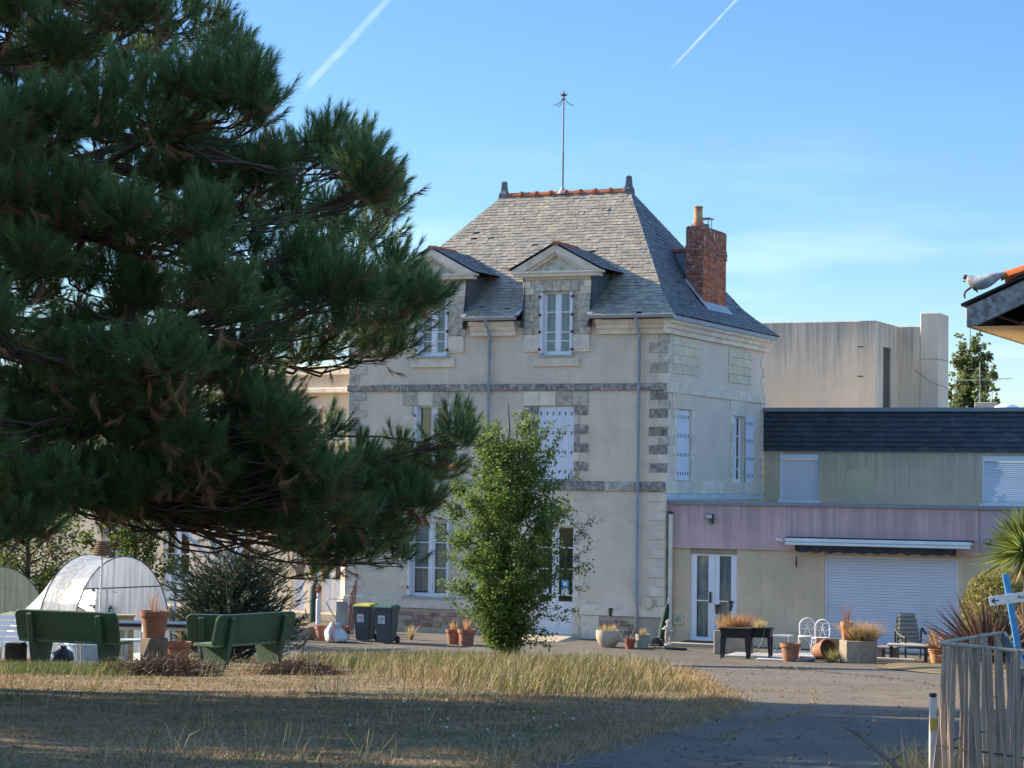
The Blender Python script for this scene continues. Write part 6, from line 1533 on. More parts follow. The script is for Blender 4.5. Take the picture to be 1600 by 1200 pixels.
b_ = on_ground(1222, 58.0); t_ = thing('side_table', 'low white side table with one crossed leg left of the chairs', 'table', b_, TH)
MB().box(-.26, .26, -.2, .2, .50, .535).build('top', WHITEP, t_, bevel=.012)
for x0, x1 in ((-.22, -.22), (.22, .20)):
    for yy in (-.16, .16): MB().tube([(x0, yy, .5), (x1 * .9, yy, .0)], .018, 7).build('leg', WHITEP, t_)
for yy in (-.16, .16): MB().tube([(-.22, yy, .12), (.2, yy, .12)], .014, 6).build('stretcher', WHITEP, t_)
pot('upright terracotta pot standing on the asphalt before the white boards', 1235, 55.6, .25, .45, group='terracotta pots by the octagonal planter')
tp_ = pot('terracotta pot tipped on its side with its mouth forward', 1278, 55.9, .25, .48, group='terracotta pots by the octagonal planter'); tp_.rotation_euler = (R(80), 0, R(28)); tp_.location += Vector((0, .12, .24))
BOARD = mat('white_board', (.62, .58, .53), var=.12, bump=.2)
for lab, px, y, w, d, rz, zz in (('large pale board lying flat under the black planters', 1195, 57.3, 1.9, .7, .05, .0), ('white plastic sheet lying behind the terracotta pots', 1262, 57.2, 1.35, .9, -.1, .05), ('small pink edged tile board lying left of the upright terracotta pot', 1208, 55.9, .8, .35, .1, .0)):
    b_ = on_ground(px, y, zz); t_ = thing('board', lab, 'board', b_, TH + rz, 'boards lying on the asphalt'); MB().box(-w / 2, w / 2, -d / 2, d / 2, .0, .045).build('panel', BOARD, t_, bevel=.01)
    if w > 1: 
        for k in range(3): MB().box(-w / 2 + .1, w / 2 - .2 - .1 * k, -d / 2 + .05 + k * d / 3.2, -d / 2 + .05 + k * d / 3.2 + .18, .046 + .012 * k, .056 + .012 * k).build('loose_strip', WHITEP, t_)
b_ = on_ground(1262, 55.4); t_ = thing('metal_dish', 'grey metal dish lying between the two terracotta pots', 'dish', b_); MB().lathe([(0, 0), (.14, 0), (.20, .09), (.19, .09), (.13, .015), (0, .015)], 18, cap=False).build('bowl', STEELM, t_, smooth=True); MB().box(-.3, -.12, -.05, .05, .02, .06).build('handle', STEELM, t_)
# octagonal planter, its pot and dry bush, plank behind
b_ = on_ground(1341, 55.3); oc = thing('octagonal_planter', 'octagonal exposed aggregate planter with a bushy dry plant', 'planter', b_, TH)
MB().lathe([(.40, 0), (.46, .03), (.47, .56), (.40, .56), (.40, .48)], 8, rot=R(22.5), cap=False).build('tub', AGG, oc, bevel=.012); MB().lathe([(0, .50), (.41, .49)], 8, rot=R(22.5), cap=False).build('soil', SOIL, oc)
for k in range(4): tuft('dry_plant', (DRY, DRY2, DRY, DRY2)[k], oc, (-.12 + .13 * k, .05 * (-1) ** k, .5), 420, .78 - .12 * (k == 3), .95, .0065, 1.0, .16)
pp = pot('orange pot with twiggy stems standing on the octagonal planter', 0, 0, .14, .50, mat('orange_clay', (.50, .24, .11), var=.15, bump=.2), base=oc.location + RX * -.27 + DY * -.12 + Vector((0, 0, .50)), plant=(DRY_RED, 40, .75, .3, .008))
b_ = on_ground(1308, 57.2); t_ = thing('low_plank_wall', 'low brown plank edging between the tipped pot and octagonal planter', 'edging', b_, TH); 
for k in range(2): MB().box(-.55, .45, -.04, .04, .02 + k * .25, .255 + k * .25).build('plank', mat('grey_brown_wood', (.26, .19, .13), var=.25, bump=.3), t_, bevel=.01)
b_ = on_ground(1300, 55.3); t_ = thing('weed_clump', 'grey green weed growing beside the tipped terracotta pot', 'weed', b_); tuft('stems', leafy('weed_stem', (.26, .25, .10), trans=.4), t_, (0, 0, 0), 150, .5, .5, .009, .8, .14); tuft('dry_stems', DRY2, t_, (.05, 0, 0), 60, .4, .5, .01)
# recliner
b_ = on_ground(1427, 57.0); rc = thing('garden_recliner', 'grey cushioned garden recliner with dark armrests in front of the roller shutter', 'lounge chair', b_, TH + R(35))
CUSH = mat('grey_cushion', (.29, .29, .255), var=.12, bump=.3, bscale=90); DKP = mat('dark_green_plastic', (.035, .045, .05), rough=.4, var=.1)
tilt = R(17)
for k in range(7):
    z = .46 + k * .105; w = .29 - .055 * max(0, k - 3) / 3
    mb = MB().box(-w, w, -.045, .045, -.0515, .0515); mb.xf(Matrix.Translation((0, .26 + .105 * k * math.tan(tilt), z)) @ Matrix.Rotation(-tilt, 4, 'X')); mb.build('back_cushion_roll', CUSH, rc, bevel=.03, seg=2, smooth=True)
bp_ = MB().prism([(-.31, 0, 0), (.31, 0, 0), (.27, 0, .62), (.21, 0, .80), (-.21, 0, .80), (-.27, 0, .62)], (0, .055, 0), (0, .085, 0)); bp_.xf(Matrix.Translation((0, .26, .40)) @ Matrix.Rotation(-tilt, 4, 'X')); bp_.build('back_frame', DKP, rc, bevel=.01)
for k in range(4): MB().box(-.28, .28, -.34 + k * .15, -.20 + k * .15, .36, .44).build('seat_cushion_roll', CUSH, rc, bevel=.03, seg=2, smooth=True)
MB().box(-.31, .31, -.36, .30, .31, .35).build('seat_frame', DKP, rc, bevel=.01)
for s in (-1, 1):
    MB().tube([(s * .36, .34, .78), (s * .37, .1, .66), (s * .37, -.25, .60), (s * .36, -.40, .58)], [.03, .035, .035, .03], 8).build('armrest', DKP, rc, smooth=True)
    MB().tube([(s * .35, -.34, .58), (s * .34, -.36, 0)], .024, 7).build('leg', DKP, rc); MB().tube([(s * .35, .36, .76), (s * .34, .42, 0)], .024, 7).build('leg', DKP, rc)
b_ = on_ground(1418, 56.0); t_ = thing('low_table', 'low grey plastic table in front of the recliner', 'table', b_, TH + R(10)); GT = mat('pale_grey_plastic', (.42, .43, .40), rough=.5, var=.15, bump=.1)
MB().box(-.50, .55, -.26, .26, .40, .45).build('top', GT, t_, bevel=.02)
for sx in (-.40, .45):
    for sy in (-.2, .2): MB().box(sx - .03, sx + .03, sy - .03, sy + .03, 0, .40).build('leg', DKP, t_)
b_ = on_ground(1388, 56.6); t_ = thing('low_stool', 'low weathered stool between the octagonal planter and grey table', 'stool', b_, TH); MB().box(-.26, .26, -.2, .2, .30, .36).build('top', mat('worn_grey_wood', (.27, .25, .22), var=.2, bump=.3), t_, bevel=.02)
for sx in (-.18, .18): MB().box(sx - .06, sx + .06, -.16, .16, 0, .30).build('leg', MATS['worn_grey_wood'], t_)
b_ = on_ground(1400, 55.7); t_ = thing('kerb_stone', 'pale kerb stone in the grass below the low table', 'kerb', b_, TH + .05); MB().box(-.55, .5, -.08, .08, 0, .11).build('stone', mat('kerb_pale', (.45, .42, .36), var=.15, bump=.3), t_, bevel=.02)
# aloe-like plant pot
ag = pot('orange clay pot with a spiky dry agave by the recliner', 1466, 55.4, .24, .36, MATS['orange_clay']); 
k = 34; a = RNG.uniform(0, 6.28, k); el = RNG.uniform(.35, 1.4, k); d = np.column_stack([np.cos(a) * np.cos(el), np.sin(a) * np.cos(el), np.sin(el)]); V, T = blades(np.tile([0, 0, .3], (k, 1)) + d * .03, d, RNG.uniform(.4, .72, k), .085, .15); fast('agave_leaves', V, T, leafy('agave_dry', (.44, .27, .15), trans=.25), ag)
# ------------------------------------------------------------------ spiky plants and sign on the right
def spiky(name, label, px, y, n, L_, w, m, zc, spread, bend=.25, dz=0):
    b_ = on_ground(px, y); t_ = thing(name, label, 'plant', b_); ci = np.array([0, 0, zc])
    a = RNG.uniform(0, 6.28, n); el = RNG.uniform(spread[0], spread[1], n); d = np.column_stack([np.cos(a) * np.cos(el), np.sin(a) * np.cos(el), np.sin(el)])
    V, T = blades(ci + d * .08, d, L_ * RNG.uniform(.65, 1.05, n), w, bend * RNG.uniform(.2, 1.2, n)); return t_, V, T
CORD = leafy('cordyline_leaf', (.16, .20, .05), var=.2, trans=.4, rnd=.35); CORD_D = leafy('cordyline_dead', (.34, .26, .14), var=.2, trans=.3)
t_, V, T = spiky('cordyline', 'green spiky cordyline palm head at the right edge above the sign', 1604, 53.0, 520, 1.22, .055, CORD, at(1606, 862, 53).z - on_ground(1606, 53).z, (-.6, 1.45)); fast('leaf_head', V, T, CORD, t_)
limb_ = MB(); limb(limb_, (0, 0, -.1), (0, 0, at(1606, 862, 53).z - t_.location.z), .13, .09, 0, 9, .05); limb_.build('trunk', BARK, t_, smooth='all')
n = 130; a = RNG.uniform(0, 6.28, n); zc_ = at(1606, 862, 53).z - t_.location.z; d = np.column_stack([np.cos(a) * .5, np.sin(a) * .5, -np.ones(n)]); V, T = blades(np.tile([0, 0, zc_ - .05], (n, 1)), d, RNG.uniform(.5, .9, n), .05, .1); fast('dead_leaves', V, T, CORD_D, t_)
PHOR = leafy('phormium_leaf', (.105, .060, .045), var=.3, trans=.2, rnd=.45); PHOR2 = leafy('phormium_old', (.36, .24, .14), var=.3, trans=.3, rnd=.35)
t_, V, T = spiky('phormium', 'dark reddish spiky phormium clump right of the recliner, left of the blue post', 1545, 52.5, 170, 1.95, .065, PHOR, .05, (.30, 1.5), .18); fast('leaves', V, T, PHOR, t_)
n = 150; a = RNG.uniform(0, 6.28, n); el = RNG.uniform(.05, .8, n); d = np.column_stack([np.cos(a) * np.cos(el), np.sin(a) * np.cos(el), np.sin(el)]); V, T = blades(np.tile([0, 0, .1], (n, 1)) + d * .2, d, RNG.uniform(.5, 1.1, n), .06, .5); fast('old_leaves', V, T, PHOR2, t_)
t_, V, T = spiky('phormium', 'phormium clump with pale old leaves right of the blue post', 1622, 53.0, 150, 1.7, .065, PHOR, .05, (.3, 1.5), .2); fast('leaves', V, T, PHOR2, t_)
b_ = on_ground(1562, 55.5); t_ = thing('yellow_shrub', 'yellow green rounded shrub behind the phormium and the sign', 'shrub', b_); YS = leafy('yellow_shrub_leaf', (.26, .24, .07), var=.2, trans=.4)
n = 7000; q = unit(RNG.normal(0, 1, (n, 3))) * (RNG.uniform(.2, 1, (n, 1)) ** .33) * [.95, .8, 1.05] + [0, 0, 1.35]; V, T = leaves(q, RNG.normal(0, 1, (n, 3)), RNG.normal(0, 1, (n, 3)) + [0, 0, .8], .09, .05); fast('foliage', V, T, YS, t_); mb = MB()
for k in range(7): limb(mb, (0, 0, -.05), (random.uniform(-.5, .5), random.uniform(-.4, .4), random.uniform(1.0, 1.8)), .025, .008)
mb.build('stems', BARK2, t_)
# signpost
sb = at(1598, 1043, 50.0); sb.z = gz(50); sb = on_ground(1598, 50.0); st_ = at(1571, 897, 50.0)
sg = thing('direction_sign', 'leaning blue post with a white arrow board pointing left', 'sign', sb); BLUE = mat('sign_blue', (.055, .27, .56), rough=.4, var=.08, bump=.05, col2=(.16, .38, .60), c2=(.5, .7), c2scale=5)
v = st_ - sb; ax = v.normalized(); rt = Vector((1, 0, 0)); 
MB().hexa([q + s for s in (Vector((0, 0, -.1)), v) for q in (Vector((-.07, -.045, 0)), Vector((.07, -.045, 0)), Vector((.07, .045, 0)), Vector((-.07, .045, 0)))]).build('post', BLUE, sg, bevel=.006)
pA, pB = at(1545, 940, 49.9) - sb, at(1600, 932, 49.9) - sb; bx = (pB - pA).normalized(); bz = Vector((-bx.z, 0, bx.x)); ln = 1.75
def sp_(u, z, w): return pA + bx * u + bz * z + Vector((0, w, 0))
poly = [sp_(0.02, -.10, 0), sp_(ln, -.12, 0), sp_(ln, .12, 0), sp_(0.0, .10, 0)]
bd = MB().prism(poly, (0, -.02, 0), (0, .0, 0)).build('arrow_board', mat('sign_white', (.74, .75, .74), rough=.5, var=.06, bump=.05), sg, bevel=.004)
INK = mat('sign_ink', (.02, .022, .03), bump=0)
MB().prism([sp_(*q, 0) for q in ((.05, .0), (.14, .075), (.14, .045), (.105, .012), (.22, .012), (.22, -.012), (.105, -.012), (.14, -.045), (.14, -.075))], (0, -.026, 0), (0, -.0205, 0)).build('arrow', INK, bd)
cu = bpy.data.curves.new('lettering', 'FONT'); cu.body = 'Accueil'; cu.size = .125; cu.extrude = .002
to = bpy.data.objects.new('lettering_source', cu); COL.objects.link(to); bpy.context.view_layer.update()
tm = bpy.data.meshes.new_from_object(to.evaluated_get(bpy.context.evaluated_depsgraph_get())); bpy.data.objects.remove(to)
Mx = Matrix((( *bx, 0), (*bz, 0), (0, -1, 0, 0), (0, 0, 0, 1))).transposed(); p0 = sp_(.635, -.035, -.0235); Mx.translation = p0
tm.transform(Mx); tm.materials.clear(); tm.materials.append(INK); link('lettering', tm, bd)
for z in (-.05, .05): MB().tube([sp_(.44, z, -.03), sp_(.44, z, .0)], .012, 8).build('bolt', STEELM, sg)
# ------------------------------------------------------------------ paling enclosure, lower right
PALE = mat('chestnut_pale', (.42, .32, .245), var=.25, scale=6, bump=.5, bscale=30, stretch=(4, 4, .6), rnd=.18, col2=(.40, .35, .29), c2=(.5, .7), c2scale=4)
c0 = on_ground(1466, 13.0); fz_ = .92
def fence(label, path, tops, n, name='paling_fence'):
    t_ = thing(name, label, 'fence', path[0], 0, 'chestnut paling runs of the enclosure'); o = path[0]
    cum = [0]; 
    for i in range(1, len(path)): cum.append(cum[-1] + (path[i] - path[i - 1]).length)
    def P_(s):
        for i in range(1, len(path)):
            if s <= cum[i] or i == len(path) - 1:
                f = (s - cum[i - 1]) / (cum[i] - cum[i - 1]); return path[i - 1].lerp(path[i], f), tops[i - 1] + (tops[i] - tops[i - 1]) * f
    for k in range(n):
        s = cum[-1] * (k + .5) / n + random.uniform(-.03, .03) * cum[-1] / n * 8; p, zt_ = P_(max(0, min(cum[-1], s))); p = p - o
        b0 = Vector((p.x + random.gauss(0, .026), p.y + random.gauss(0, .02), gz(p.y + o.y) - o.z - .03)); t0 = Vector((p.x + random.gauss(0, .02), p.y + random.gauss(0, .01), zt_ - o.z + random.uniform(-.02, .02)))
        w = random.uniform(.010, .016); mb = MB(); m_ = b0.lerp(t0, .5) + Vector((random.gauss(0, .012), 0, 0)); vs = []
        for q, ww in ((b0, w), (m_, w * 1.05), (t0, w * .8)): vs += [q + Vector((-ww, -.012, 0)), q + Vector((ww, -.010, 0)), q + Vector((ww * .9, .012, 0)), q + Vector((-ww * .9, .010, 0))]
        mb.add(vs, [(3, 2, 1, 0), (8, 9, 10, 11)] + [(4 * i + j, 4 * i + (j + 1) % 4, 4 * i + 4 + (j + 1) % 4, 4 * i + 4 + j) for i in range(2) for j in range(4)]); mb.build('pale', PALE, t_)
    rp_ = [q - o + Vector((0, 0, 0)) for q in path]
    pts = [Vector((q.x, q.y, z - o.z + .005)) for q, z in zip(rp_, tops)]
    MB().tube(pts, .011, 7).build('top_rail', mat('grey_pole', (.34, .32, .26), var=.2, bump=.4), t_)
    for f in (.35,): MB().tube([Vector((q.x, q.y + .02, (z - o.z) * f + (gz(q.y + o.y) - o.z) * (1 - f))) for q, z in zip(rp_, tops)], .006, 5).build('wire', IRON, t_)
    return t_
zA = at(1466, 1006, 13.0).z
far_ = [Vector((*on_ground(1466, 13.0).xy, 0)), Vector((*on_ground(1562, 14.4).xy, 0))]; zB = at(1562, 990, 14.4).z
near_ = [Vector((*on_ground(1466, 12.94).xy, 0)), Vector((*on_ground(1600, 12.3).xy, 0)), Vector((*on_ground(1760, 11.6).xy, 0))]; zC = at(1600, 1019, 12.3).z
for pth in (far_, near_):
    for q in pth: q.z = gz(q.y)
fence('grey chestnut paling run going away from the corner post, far side of the enclosure', far_, [zA, zB], 16); fence('grey chestnut paling run nearest the camera at the lower right edge', near_, [zA + .004, zC, zC - .05], 32)
side_ = [far_[1], Vector((*on_ground(1640, 12.9).xy, 0))]; side_[1].z = gz(12.9)
fence('drooping paling run at the right end of the enclosure', [far_[1] + Vector((.03, 0, 0)), side_[1]], [zB, zB - .35], 7)
b_ = on_ground(1457, 13.2); t_ = thing('marker_post', 'white marker post with a yellow reflector left of the paling enclosure', 'post', b_); h_ = at(1457, 1083, 13.2).z - b_.z
WPST = mat('post_white', (.56, .52, .47), var=.15, bump=.3, col2=(.36, .3, .25), c2=(.55, .75))
MB().box(-.020, .020, -.02, .02, -.1, h_ - .025).build('post', WPST, t_, bevel=.004); MB().box(-.020, .020, -.02, .02, h_ - .022, h_).build('black_top', IRON, t_, bevel=.004); MB().box(-.0205, .0205, -.024, -.019, h_ - .215, h_ - .145).build('reflector', mat('reflector_yellow', (.55, .33, .06), rough=.3, bump=.0), t_)
tb = thing('diagonal_strut', 'dark rusty strut slanting down at the right end of the enclosure', 'strut', on_ground(1605, 13.6)); p0, p1 = at(1570, 1000, 14.2) - tb.location, at(1612, 1110, 13.3) - tb.location
MB().tube([p0, p1], .03, 6).build('bar', IRON, tb)
br = thing('fallen_branch', 'bare dead branch rising from the verge left of the white marker post', 'branch', on_ground(1400, 12.6)); pts = [at(x, y, 12.6 + d_) - br.location for x, y, d_ in ((1425, 1225, -.3), (1392, 1190, -.1), (1362, 1165, .05), (1340, 1146, .2), (1318, 1135, .3))]
MB().tube(pts, [.017, .015, .013, .011, .006], 7).build('stem', mat('dead_wood', (.13, .10, .08), var=.3, bump=.5), br, smooth='all'); MB().tube([pts[1], pts[1] + Vector((.07, 0, .05))], [.008, .003], 5).build('twig', MATS['dead_wood'], br)
b_ = on_ground(1490, 13.4); t_ = thing('weed_clump', 'dry seeding weeds growing at the foot of the paling corner', 'weed', b_); tuft('stems', SEED, t_, (0, 0, 0), 160, .42, .5, .006, .6, .35)

# ------------------------------------------------------------------ benches and things under the pine
BG = mat('bench_green', (.040, .095, .058), rough=.55, var=.18, scale=2, bump=.25, bscale=50, col2=(.06, .12, .07), c2=(.55, .75)); BGT = mat('bench_green_worn', (.10, .17, .10), rough=.6, var=.25, scale=4, bump=.3, col2=(.25, .23, .15), c2=(.5, .7))
def bench(label, px, y, rz, L_=1.85):
    b_ = on_ground(px, y); t_ = thing('park_bench', label, 'bench', b_, rz, 'green slab benches under the pine'); tl = R(14)
    mb = MB(); h2 = .25; c = .09; pl = []
    for sx, sz in ((1, -1), (1, 1), (-1, 1), (-1, -1)):
        for k in range(4):
            a = {(1, -1): -90, (1, 1): 0, (-1, 1): 90, (-1, -1): 180}[(sx, sz)] + k * 30; pl.append((sx * (L_ / 2 - c) + c * math.cos(R(a)), 0, sz * (h2 - c) + c * math.sin(R(a))))
    mb.prism(pl, (0, -.025, 0), (0, .025, 0)); mb.xf(Matrix.Translation((0, -.22, .66)) @ Matrix.Rotation(tl, 4, 'X')); mb.build('backrest', BG, t_, bevel=.008)
    MB().box(-L_ / 2 + .02, L_ / 2 - .02, -.20, .26, .40, .455).build('seat', BGT, t_, bevel=.015, seg=2)
    for sx in (-.62, .62):
        x = sx * L_ / 1.85
        MB().prism([(0, -.22, -.05), (0, .16, -.05), (0, .30, .395), (0, -.20, .395)], (x - .04, 0, 0), (x + .04, 0, 0)).build('leg', BG, t_, bevel=.008)
        MB().prism([(0, -.20, .0), (0, -.10, .0), (0, -.215, .40), (0, -.29, .84), (0, -.33, .86), (0, -.365, .84)], (x - .045, 0, 0), (x + .045, 0, 0)).build('back_support', BG, t_, bevel=.008)
    return t_
bench('green slab bench seen from behind on the left, beside the pot on its plinth', 116, 35.0, R(-22)); bench('green slab bench turned left, right of the potted plinth', 380, 35.2, R(54), 1.8); bench('green slab bench mostly hidden behind the turned one', 374, 38.6, R(-10), 1.75)
b_ = on_ground(240, 34.4); pl_ = thing('stone_plinth', 'rough aggregate pillar block carrying the big terracotta pot', 'plinth', b_, R(38)); MB().box(-.16, .16, -.16, .16, -.05, .50).build('block', mat('plinth_aggregate', (.17, .145, .115), var=.25, scale=9, bump=.8, bscale=50), pl_, bevel=.02)
bp2 = pot('big terracotta pot with dead stems on the rough pillar between the benches', 0, 0, .225, .40, base=pl_.location + Vector((0, 0, .505)), m=mat('terracotta_shaded', (.27, .125, .08), var=.2, bump=.25, col2=(.33, .22, .16), c2=(.5, .7)), plant=(DRY_RED, 26, .55, .35, .007)); tuft('dry_leaves', DRY2, bp2, (.12, 0, .32), 40, .16, 1.2, .02)  # clay base darkened to put this pot's shade into its colour
pot('terracotta pot on the ground between plinth and turned bench', 277, 37.5, .22, .42, plant=(DRY, 20, .3, .5, .008))
b_ = on_ground(24, 35.2); t_ = thing('dark_stump', 'dark square stump block left of the left bench', 'stump', b_, R(-8)); MB().box(-.14, .14, -.14, .14, -.05, .37).build('block', mat('stump_dark', (.045, .04, .03), var=.4, bump=.8), t_, bevel=.02); MB().box(-.12, .12, -.12, .12, .371, .385).build('top_face', mat('stump_top', (.10, .085, .06), var=.3, bump=.5), t_)
# white slatted lounger, left edge
b_ = on_ground(10, 37.5); t_ = thing('slatted_lounger', 'white slatted garden lounger cut by the left edge behind the bench', 'lounger', b_, R(-12))
for k in range(6): MB().hexa([(-1.0, -.1 + k * .085, .30 + k * .085), (.42, -.1 + k * .085, .30 + k * .085), (.42, -.08 + k * .085, .30 + k * .085), (-1.0, -.08 + k * .085, .30 + k * .085), (-1.0, -.05 + k * .085, .375 + k * .085), (.42, -.05 + k * .085, .375 + k * .085), (.42, -.03 + k * .085, .375 + k * .085), (-1.0, -.03 + k * .085, .375 + k * .085)]).build('slat', WHITEP, t_)
for x in (-.9, .3): MB().tube([(x, -.16, .25), (x, .48, .84)], .025, 6).build('rail', WHITEP, t_); MB().tube([(x, -.16, .28), (x, -.2, 0)], .025, 6).build('leg', WHITEP, t_); MB().tube([(x, .42, .78), (x, .5, 0)], .025, 6).build('leg', WHITEP, t_)
# garden table
b_ = on_ground(262, 39.5); t_ = thing('garden_table', 'dark topped garden table with white legs behind the big pot', 'table', b_, R(-6))
MB().box(-.95, .75, -.4, .4, .69, .75).build('top', mat('table_dark', (.03, .035, .05), rough=.35, var=.1, bump=.03), t_, bevel=.012); 
for sx in (-.85, .65):
    for sy in (-.33, .33): MB().box(sx - .025, sx + .025, sy - .025, sy + .025, 0, .69).build('leg', WHITEP, t_)
    MB().box(sx - .02, sx + .02, -.3, .3, .10, .14).build('stretcher', WHITEP, t_)
MB().box(-.82, .62, -.34, -.30, .63, .685).build('apron', WHITEP, t_)
def stack_chair(label, px, y, rz):
    b_ = on_ground(px, y); t_ = thing('garden_chair', label, 'chair', b_, rz, 'metal garden chairs behind the left bench'); FM = mat('tube_grey', (.40, .40, .40), rough=.35, metal=.4)
    MB().box(-.22, .22, -.2, .22, .42, .45).build('seat', mat('chair_blue_grey', (.42, .50, .58), rough=.4), t_, bevel=.01); MB().box(-.20, .20, .21, .235, .55, .82).build('backrest', MATS['chair_blue_grey'], t_, bevel=.01)
    for s in (-1, 1): MB().tube([(s * .2, -.2, 0), (s * .21, -.18, .43)], .013, 6).build('leg', FM, t_); MB().tube([(s * .2, .24, 0), (s * .21, .2, .43), (s * .2, .24, .84)], .013, 6).build('leg', FM, t_)
stack_chair('metal garden chair with pale seat seen under the left bench', 142, 38.6, R(20)); stack_chair('metal garden chair between the left bench and the potted plinth', 204, 37.6, R(-70))
b_ = on_ground(96, 37.4); t_ = thing('rubbish_bag', 'shiny black rubbish bag on the ground seen under the left bench', 'bag', b_); mb = MB().lathe([(.02, 0), (.19, .01), (.21, .10), (.16, .22), (.07, .28), (.09, .33), (0, .31)], 14, cap=False); mb.v = [(x + .03 * math.sin(30 * z + 9 * y), y + .03 * math.sin(24 * x + 14 * z), z) for x, y, z in mb.v]; mb.build('sack', mat('bin_liner', (.015, .016, .022), rough=.25, bump=.6, bscale=10), t_, smooth='all')
b_ = on_ground(128, 37.0); t_ = thing('tray', 'rusty red tray with scraps on the ground under the left bench', 'tray', b_, R(-8)); MB().box(-.6, .55, -.2, .2, .0, .035).build('base', mat('tray_red', (.26, .12, .08), var=.3), t_); 
for sy in (-.2, .2): MB().box(-.6, .55, sy - .01, sy + .01, .036, .06).build('lip', WHITEP, t_)
# blue-white tub under the table
b_ = on_ground(146, 40.0); t_ = thing('paddling_tub', 'pale blue plastic tub behind the left bench legs', 'tub', b_); MB().lathe([(0, 0), (.42, 0), (.50, .36), (.48, .36), (.40, .02), (0, .02)], 24, cap=False).build('tub', mat('tub_blue', (.32, .46, .66), rough=.4, var=.1, bump=.05), t_, smooth=True); MB().lathe([(.49, .35), (.52, .36), (.52, .38), (.48, .38)], 24, cap=False).build('rim', mat('tub_rim', (.5, .6, .72), rough=.4), t_)
# polytunnels ----------------------------------------------------------------
PLW = sheet_plastic('tunnel_film', (.80, .83, .86), .03, .6); PLG = sheet_plastic('tunnel_film_green', (.42, .46, .36), .1, .4); HOOP = mat('tunnel_hoop', (.10, .12, .16), rough=.5, metal=.2)
def tunnel(label, origin, ax, wdir, w, h, n, sp, film, group, hs=None):
    "origin: middle of the end hoop on the ground"
    t_ = thing('polytunnel', label, 'polytunnel', origin, 0, group); ax = Vector(ax).normalized(); wd = Vector(wdir).normalized()
    def hp(i, k, m=18):
        a = math.pi * k / m; hh_ = h * (float(np.interp(i, range(n), hs)) if hs else 1.0); c = wd * (-math.cos(a) * w / 2) + Vector((0, 0, 1)) * (hh_ * math.sin(a) ** .8) + ax * (i * sp); c.z += gz((Vector(origin) + c).y) - Vector(origin).z if k in (0, m) else 0; return c
    for i in range(n): MB().tube([hp(i, k) for k in range(19)], .013, 6).build('hoop', HOOP, t_)
    mb = MB(); K = 18; sub = 6
    grid_ = []
    for j in range((n - 1) * sub + 1):
        f = j / sub; s = 1 - .035 * math.sin(math.pi * (f % 1)) ** 2
        grid_.append([Vector((hp(f, k).x * 1, hp(f, k).y, hp(f, k).z * s)) for k in range(K + 1)])
    for j in range(len(grid_) - 1):
        for k in range(K): mb.add([grid_[j][k], grid_[j + 1][k], grid_[j + 1][k + 1], grid_[j][k + 1]], [(0, 1, 2, 3)])
    mb.build('cover', film, t_, smooth='all')
    return t_, hp
o_ = on_ground(190, 45.5); t_, hp = tunnel('white plastic tunnel greenhouse with dark hoops behind the left bench', o_, (-.80, .60, 0), (.60, .80, 0), 2.75, 2.12, 3, 1.04, PLW, 'plastic tunnels', (1, 1, .52))
zb = 1.22; K = 18; hts = [hp(0, k) for k in range(19)]
ed = [p for p in hts if p.z >= zb]; xl, xr = ed[0], ed[-1]
MB().tube([xl, xr], .013, 6).build('cross_bar', HOOP, t_); MB().tube([hp(0, 4) + Vector((0, 0, 0)), hp(2, 4)], .011, 6).build('purlin', HOOP, t_)
mb = MB().add([xl, xr] + ed[::-1][1:-1], [tuple(range(len(ed)))]); mb.build('end_sheet_upper', PLW, t_)
lo = [hp(0, 1), hp(0, 17)]; wv = unit(np.array(lo[1] - lo[0])); f0 = .16
pL = Vector(hp(0, 0)).lerp(hp(0, 18), .20); MB().add([pL + Vector((0, 0, .02)), hp(0, 18) + Vector((0, 0, .02)), hp(0, 16), xr, xl.lerp(xr, .16)], [(0, 1, 2, 3, 4)]).build('end_sheet_lower', PLW, t_)
MB().tube([xl.lerp(xr, .30) + Vector((0, -.03, .0)), Vector((*xl.lerp(xr, .30).xy, -.0))], .02, 6).build('door_post', WHITEP, t_)
b_ = Vector(o_) + Vector((-.35, -.2, 0)); b_.z = gz(b_.y); g_ = thing('tomato_plant', 'green tomato plant by the opening of the white tunnel', 'plant', b_); n = 260; q = RNG.normal(0, 1, (n, 3)) * [.10, .10, .28] + [0, 0, .75]; V, T = leaves(q, RNG.normal(0, 1, (n, 3)), RNG.normal(0, 1, (n, 3)) + [0, 0, .5], .13, .07); fast('foliage', V, T, leafy('tomato_leaf', (.07, .13, .04)), g_); MB().tube([(0, 0, 0), (.03, 0, .7), (0, 0, 1.2)], .012, 5).build('stem', BARK2, g_)
o2 = on_ground(-5, 50.0); t_, hp2 = tunnel('greenish plastic tunnel greenhouse at the left edge behind the white one', o2, (-.80, .60, 0), (.60, .80, 0), 3.0, 2.0, 3, 1.1, PLG, 'plastic tunnels'); hh2 = [hp2(0, k) for k in range(19)]; MB().add(hh2, [tuple(range(19))]).build('end_sheet', PLG, t_)
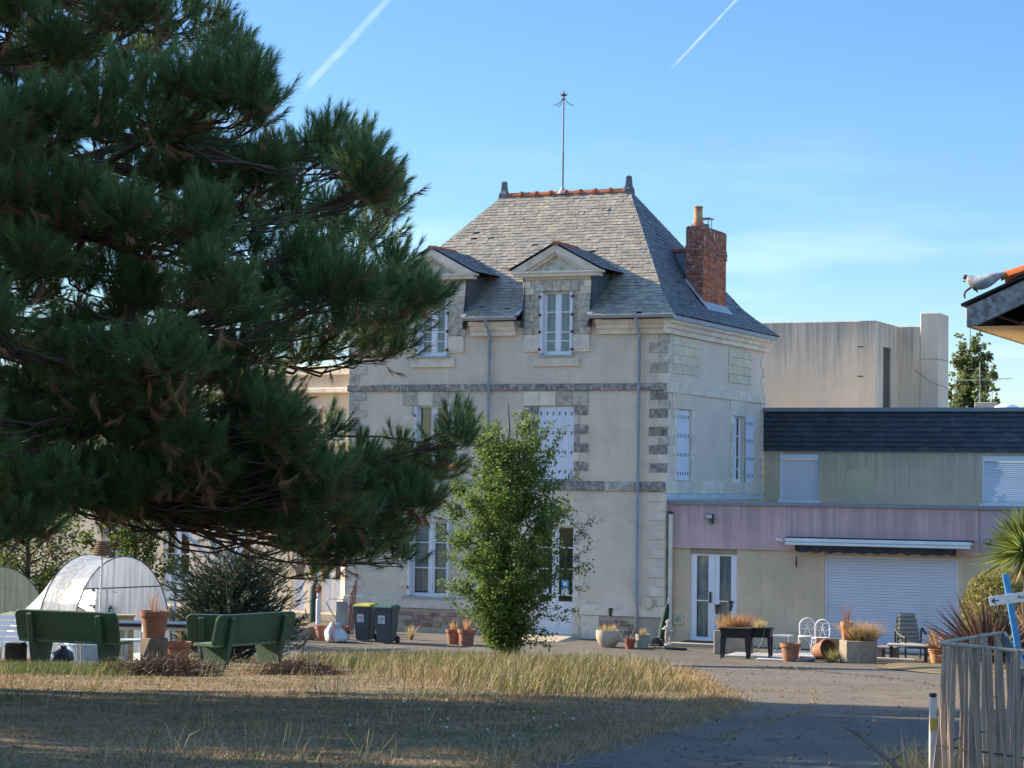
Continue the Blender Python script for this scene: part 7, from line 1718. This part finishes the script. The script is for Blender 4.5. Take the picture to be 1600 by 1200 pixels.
# wicker lamp shade on a thin white post
b_ = on_ground(156, 43.0); t_ = thing('wicker_shade', 'brown wicker shade on a thin white post in front of the white tunnel', 'lamp', b_); zt_ = at(158, 845, 43).z - b_.z; zb_ = at(158, 868, 43).z - b_.z
MB().tube([(-.03, 0, 0), (0, 0, zb_ + .1)], .022, 7).build('post', WHITEP, t_); WK = mat('wicker', (.24, .15, .085), var=.3, scale=8, bump=1, bscale=70)
mb = MB().lathe([(.19, zb_), (.17, zb_ + .03), (.10, zt_ - .03), (.09, zt_)], 16); mb.build('shade', WK, t_)
for k in range(7): MB().lathe([(.185 - .012 * k, zb_ + .02 + k * (zt_ - zb_) / 7.3), (.195 - .012 * k, zb_ + .03 + k * (zt_ - zb_) / 7.3), (.180 - .012 * k, zb_ + .045 + k * (zt_ - zb_) / 7.3)], 16, cap=False).build('weave_ring', WK, t_)
b_ = on_ground(189, 41.5); t_ = thing('box', 'small tan box on the ground behind the garden table', 'box', b_, R(10)); MB().box(-.22, .22, -.15, .15, 0, .86).build('body', WOODP, t_, bevel=.01); MB().box(-.24, .24, -.17, .17, .862, .90).build('lid', WOODP, t_, bevel=.01)
# brush heaps
BR1 = leafy('dead_brush', (.10, .062, .042), var=.3, trans=.15, rnd=.4)
def heap(label, px0, px1, y, h, n, m=BR1):
    p0, p1 = on_ground(px0, y), on_ground(px1, y); c = (p0 + p1) / 2; w = (p1 - p0).length / 2; t_ = thing('brush_heap', label, 'brush heap', c, 0, 'heaps of dead brush on the lawn')
    u = RNG.uniform(-1, 1, n); v_ = RNG.uniform(-1, 1, n); top = h * np.clip(1 - u ** 2 * .9, 0, 1) * np.clip(1 - v_ ** 2, 0, 1); b = np.column_stack([u * w, v_ * .55, top * RNG.uniform(0, 1, n) + .0])
    d = RNG.normal(0, 1, (n, 3)) * [1, 1, .45] + [0, 0, .15]; V, T = blades(b, d, RNG.uniform(.12, .38, n), .008, .5); fast('twigs', V, T, m, t_)
    mb = MB(); 
    for _ in range(14):
        a = Vector((random.uniform(-w, w), random.uniform(-.4, .4), random.uniform(.02, h * .7))); mb.tube([a, a + Vector((random.gauss(0, .25), random.gauss(0, .2), random.uniform(0, .22)))], [.009, .004], 4, cap=False)
    mb.build('sticks', BARK2, t_, kind='stuff')
heap('big heap of brown dead brush in front of the potted plinth', 176, 332, 31.6, .24, 5200); heap('smaller dark heap of dead brush right of the turned bench', 405, 520, 32.8, .20, 2800)
b_ = on_ground(476, 52.0); t_ = thing('wooden_stake', 'short leaning brown stake at the lawn edge behind the benches', 'stake', b_); MB().tube([(-.08, 0, -.05), (.0, 0, .5)][::1], .02, 6).build('stick', mat('dead_wood', (.2, .15, .11)), t_)
for k, (px, y_) in enumerate(((330, 46.5), (258, 46.0))): pot(('small orange pot under the juniper near the garden table', 'small clay pot at the right foot of the white tunnel')[k], px, y_, .14, .24, MATS['orange_clay'])
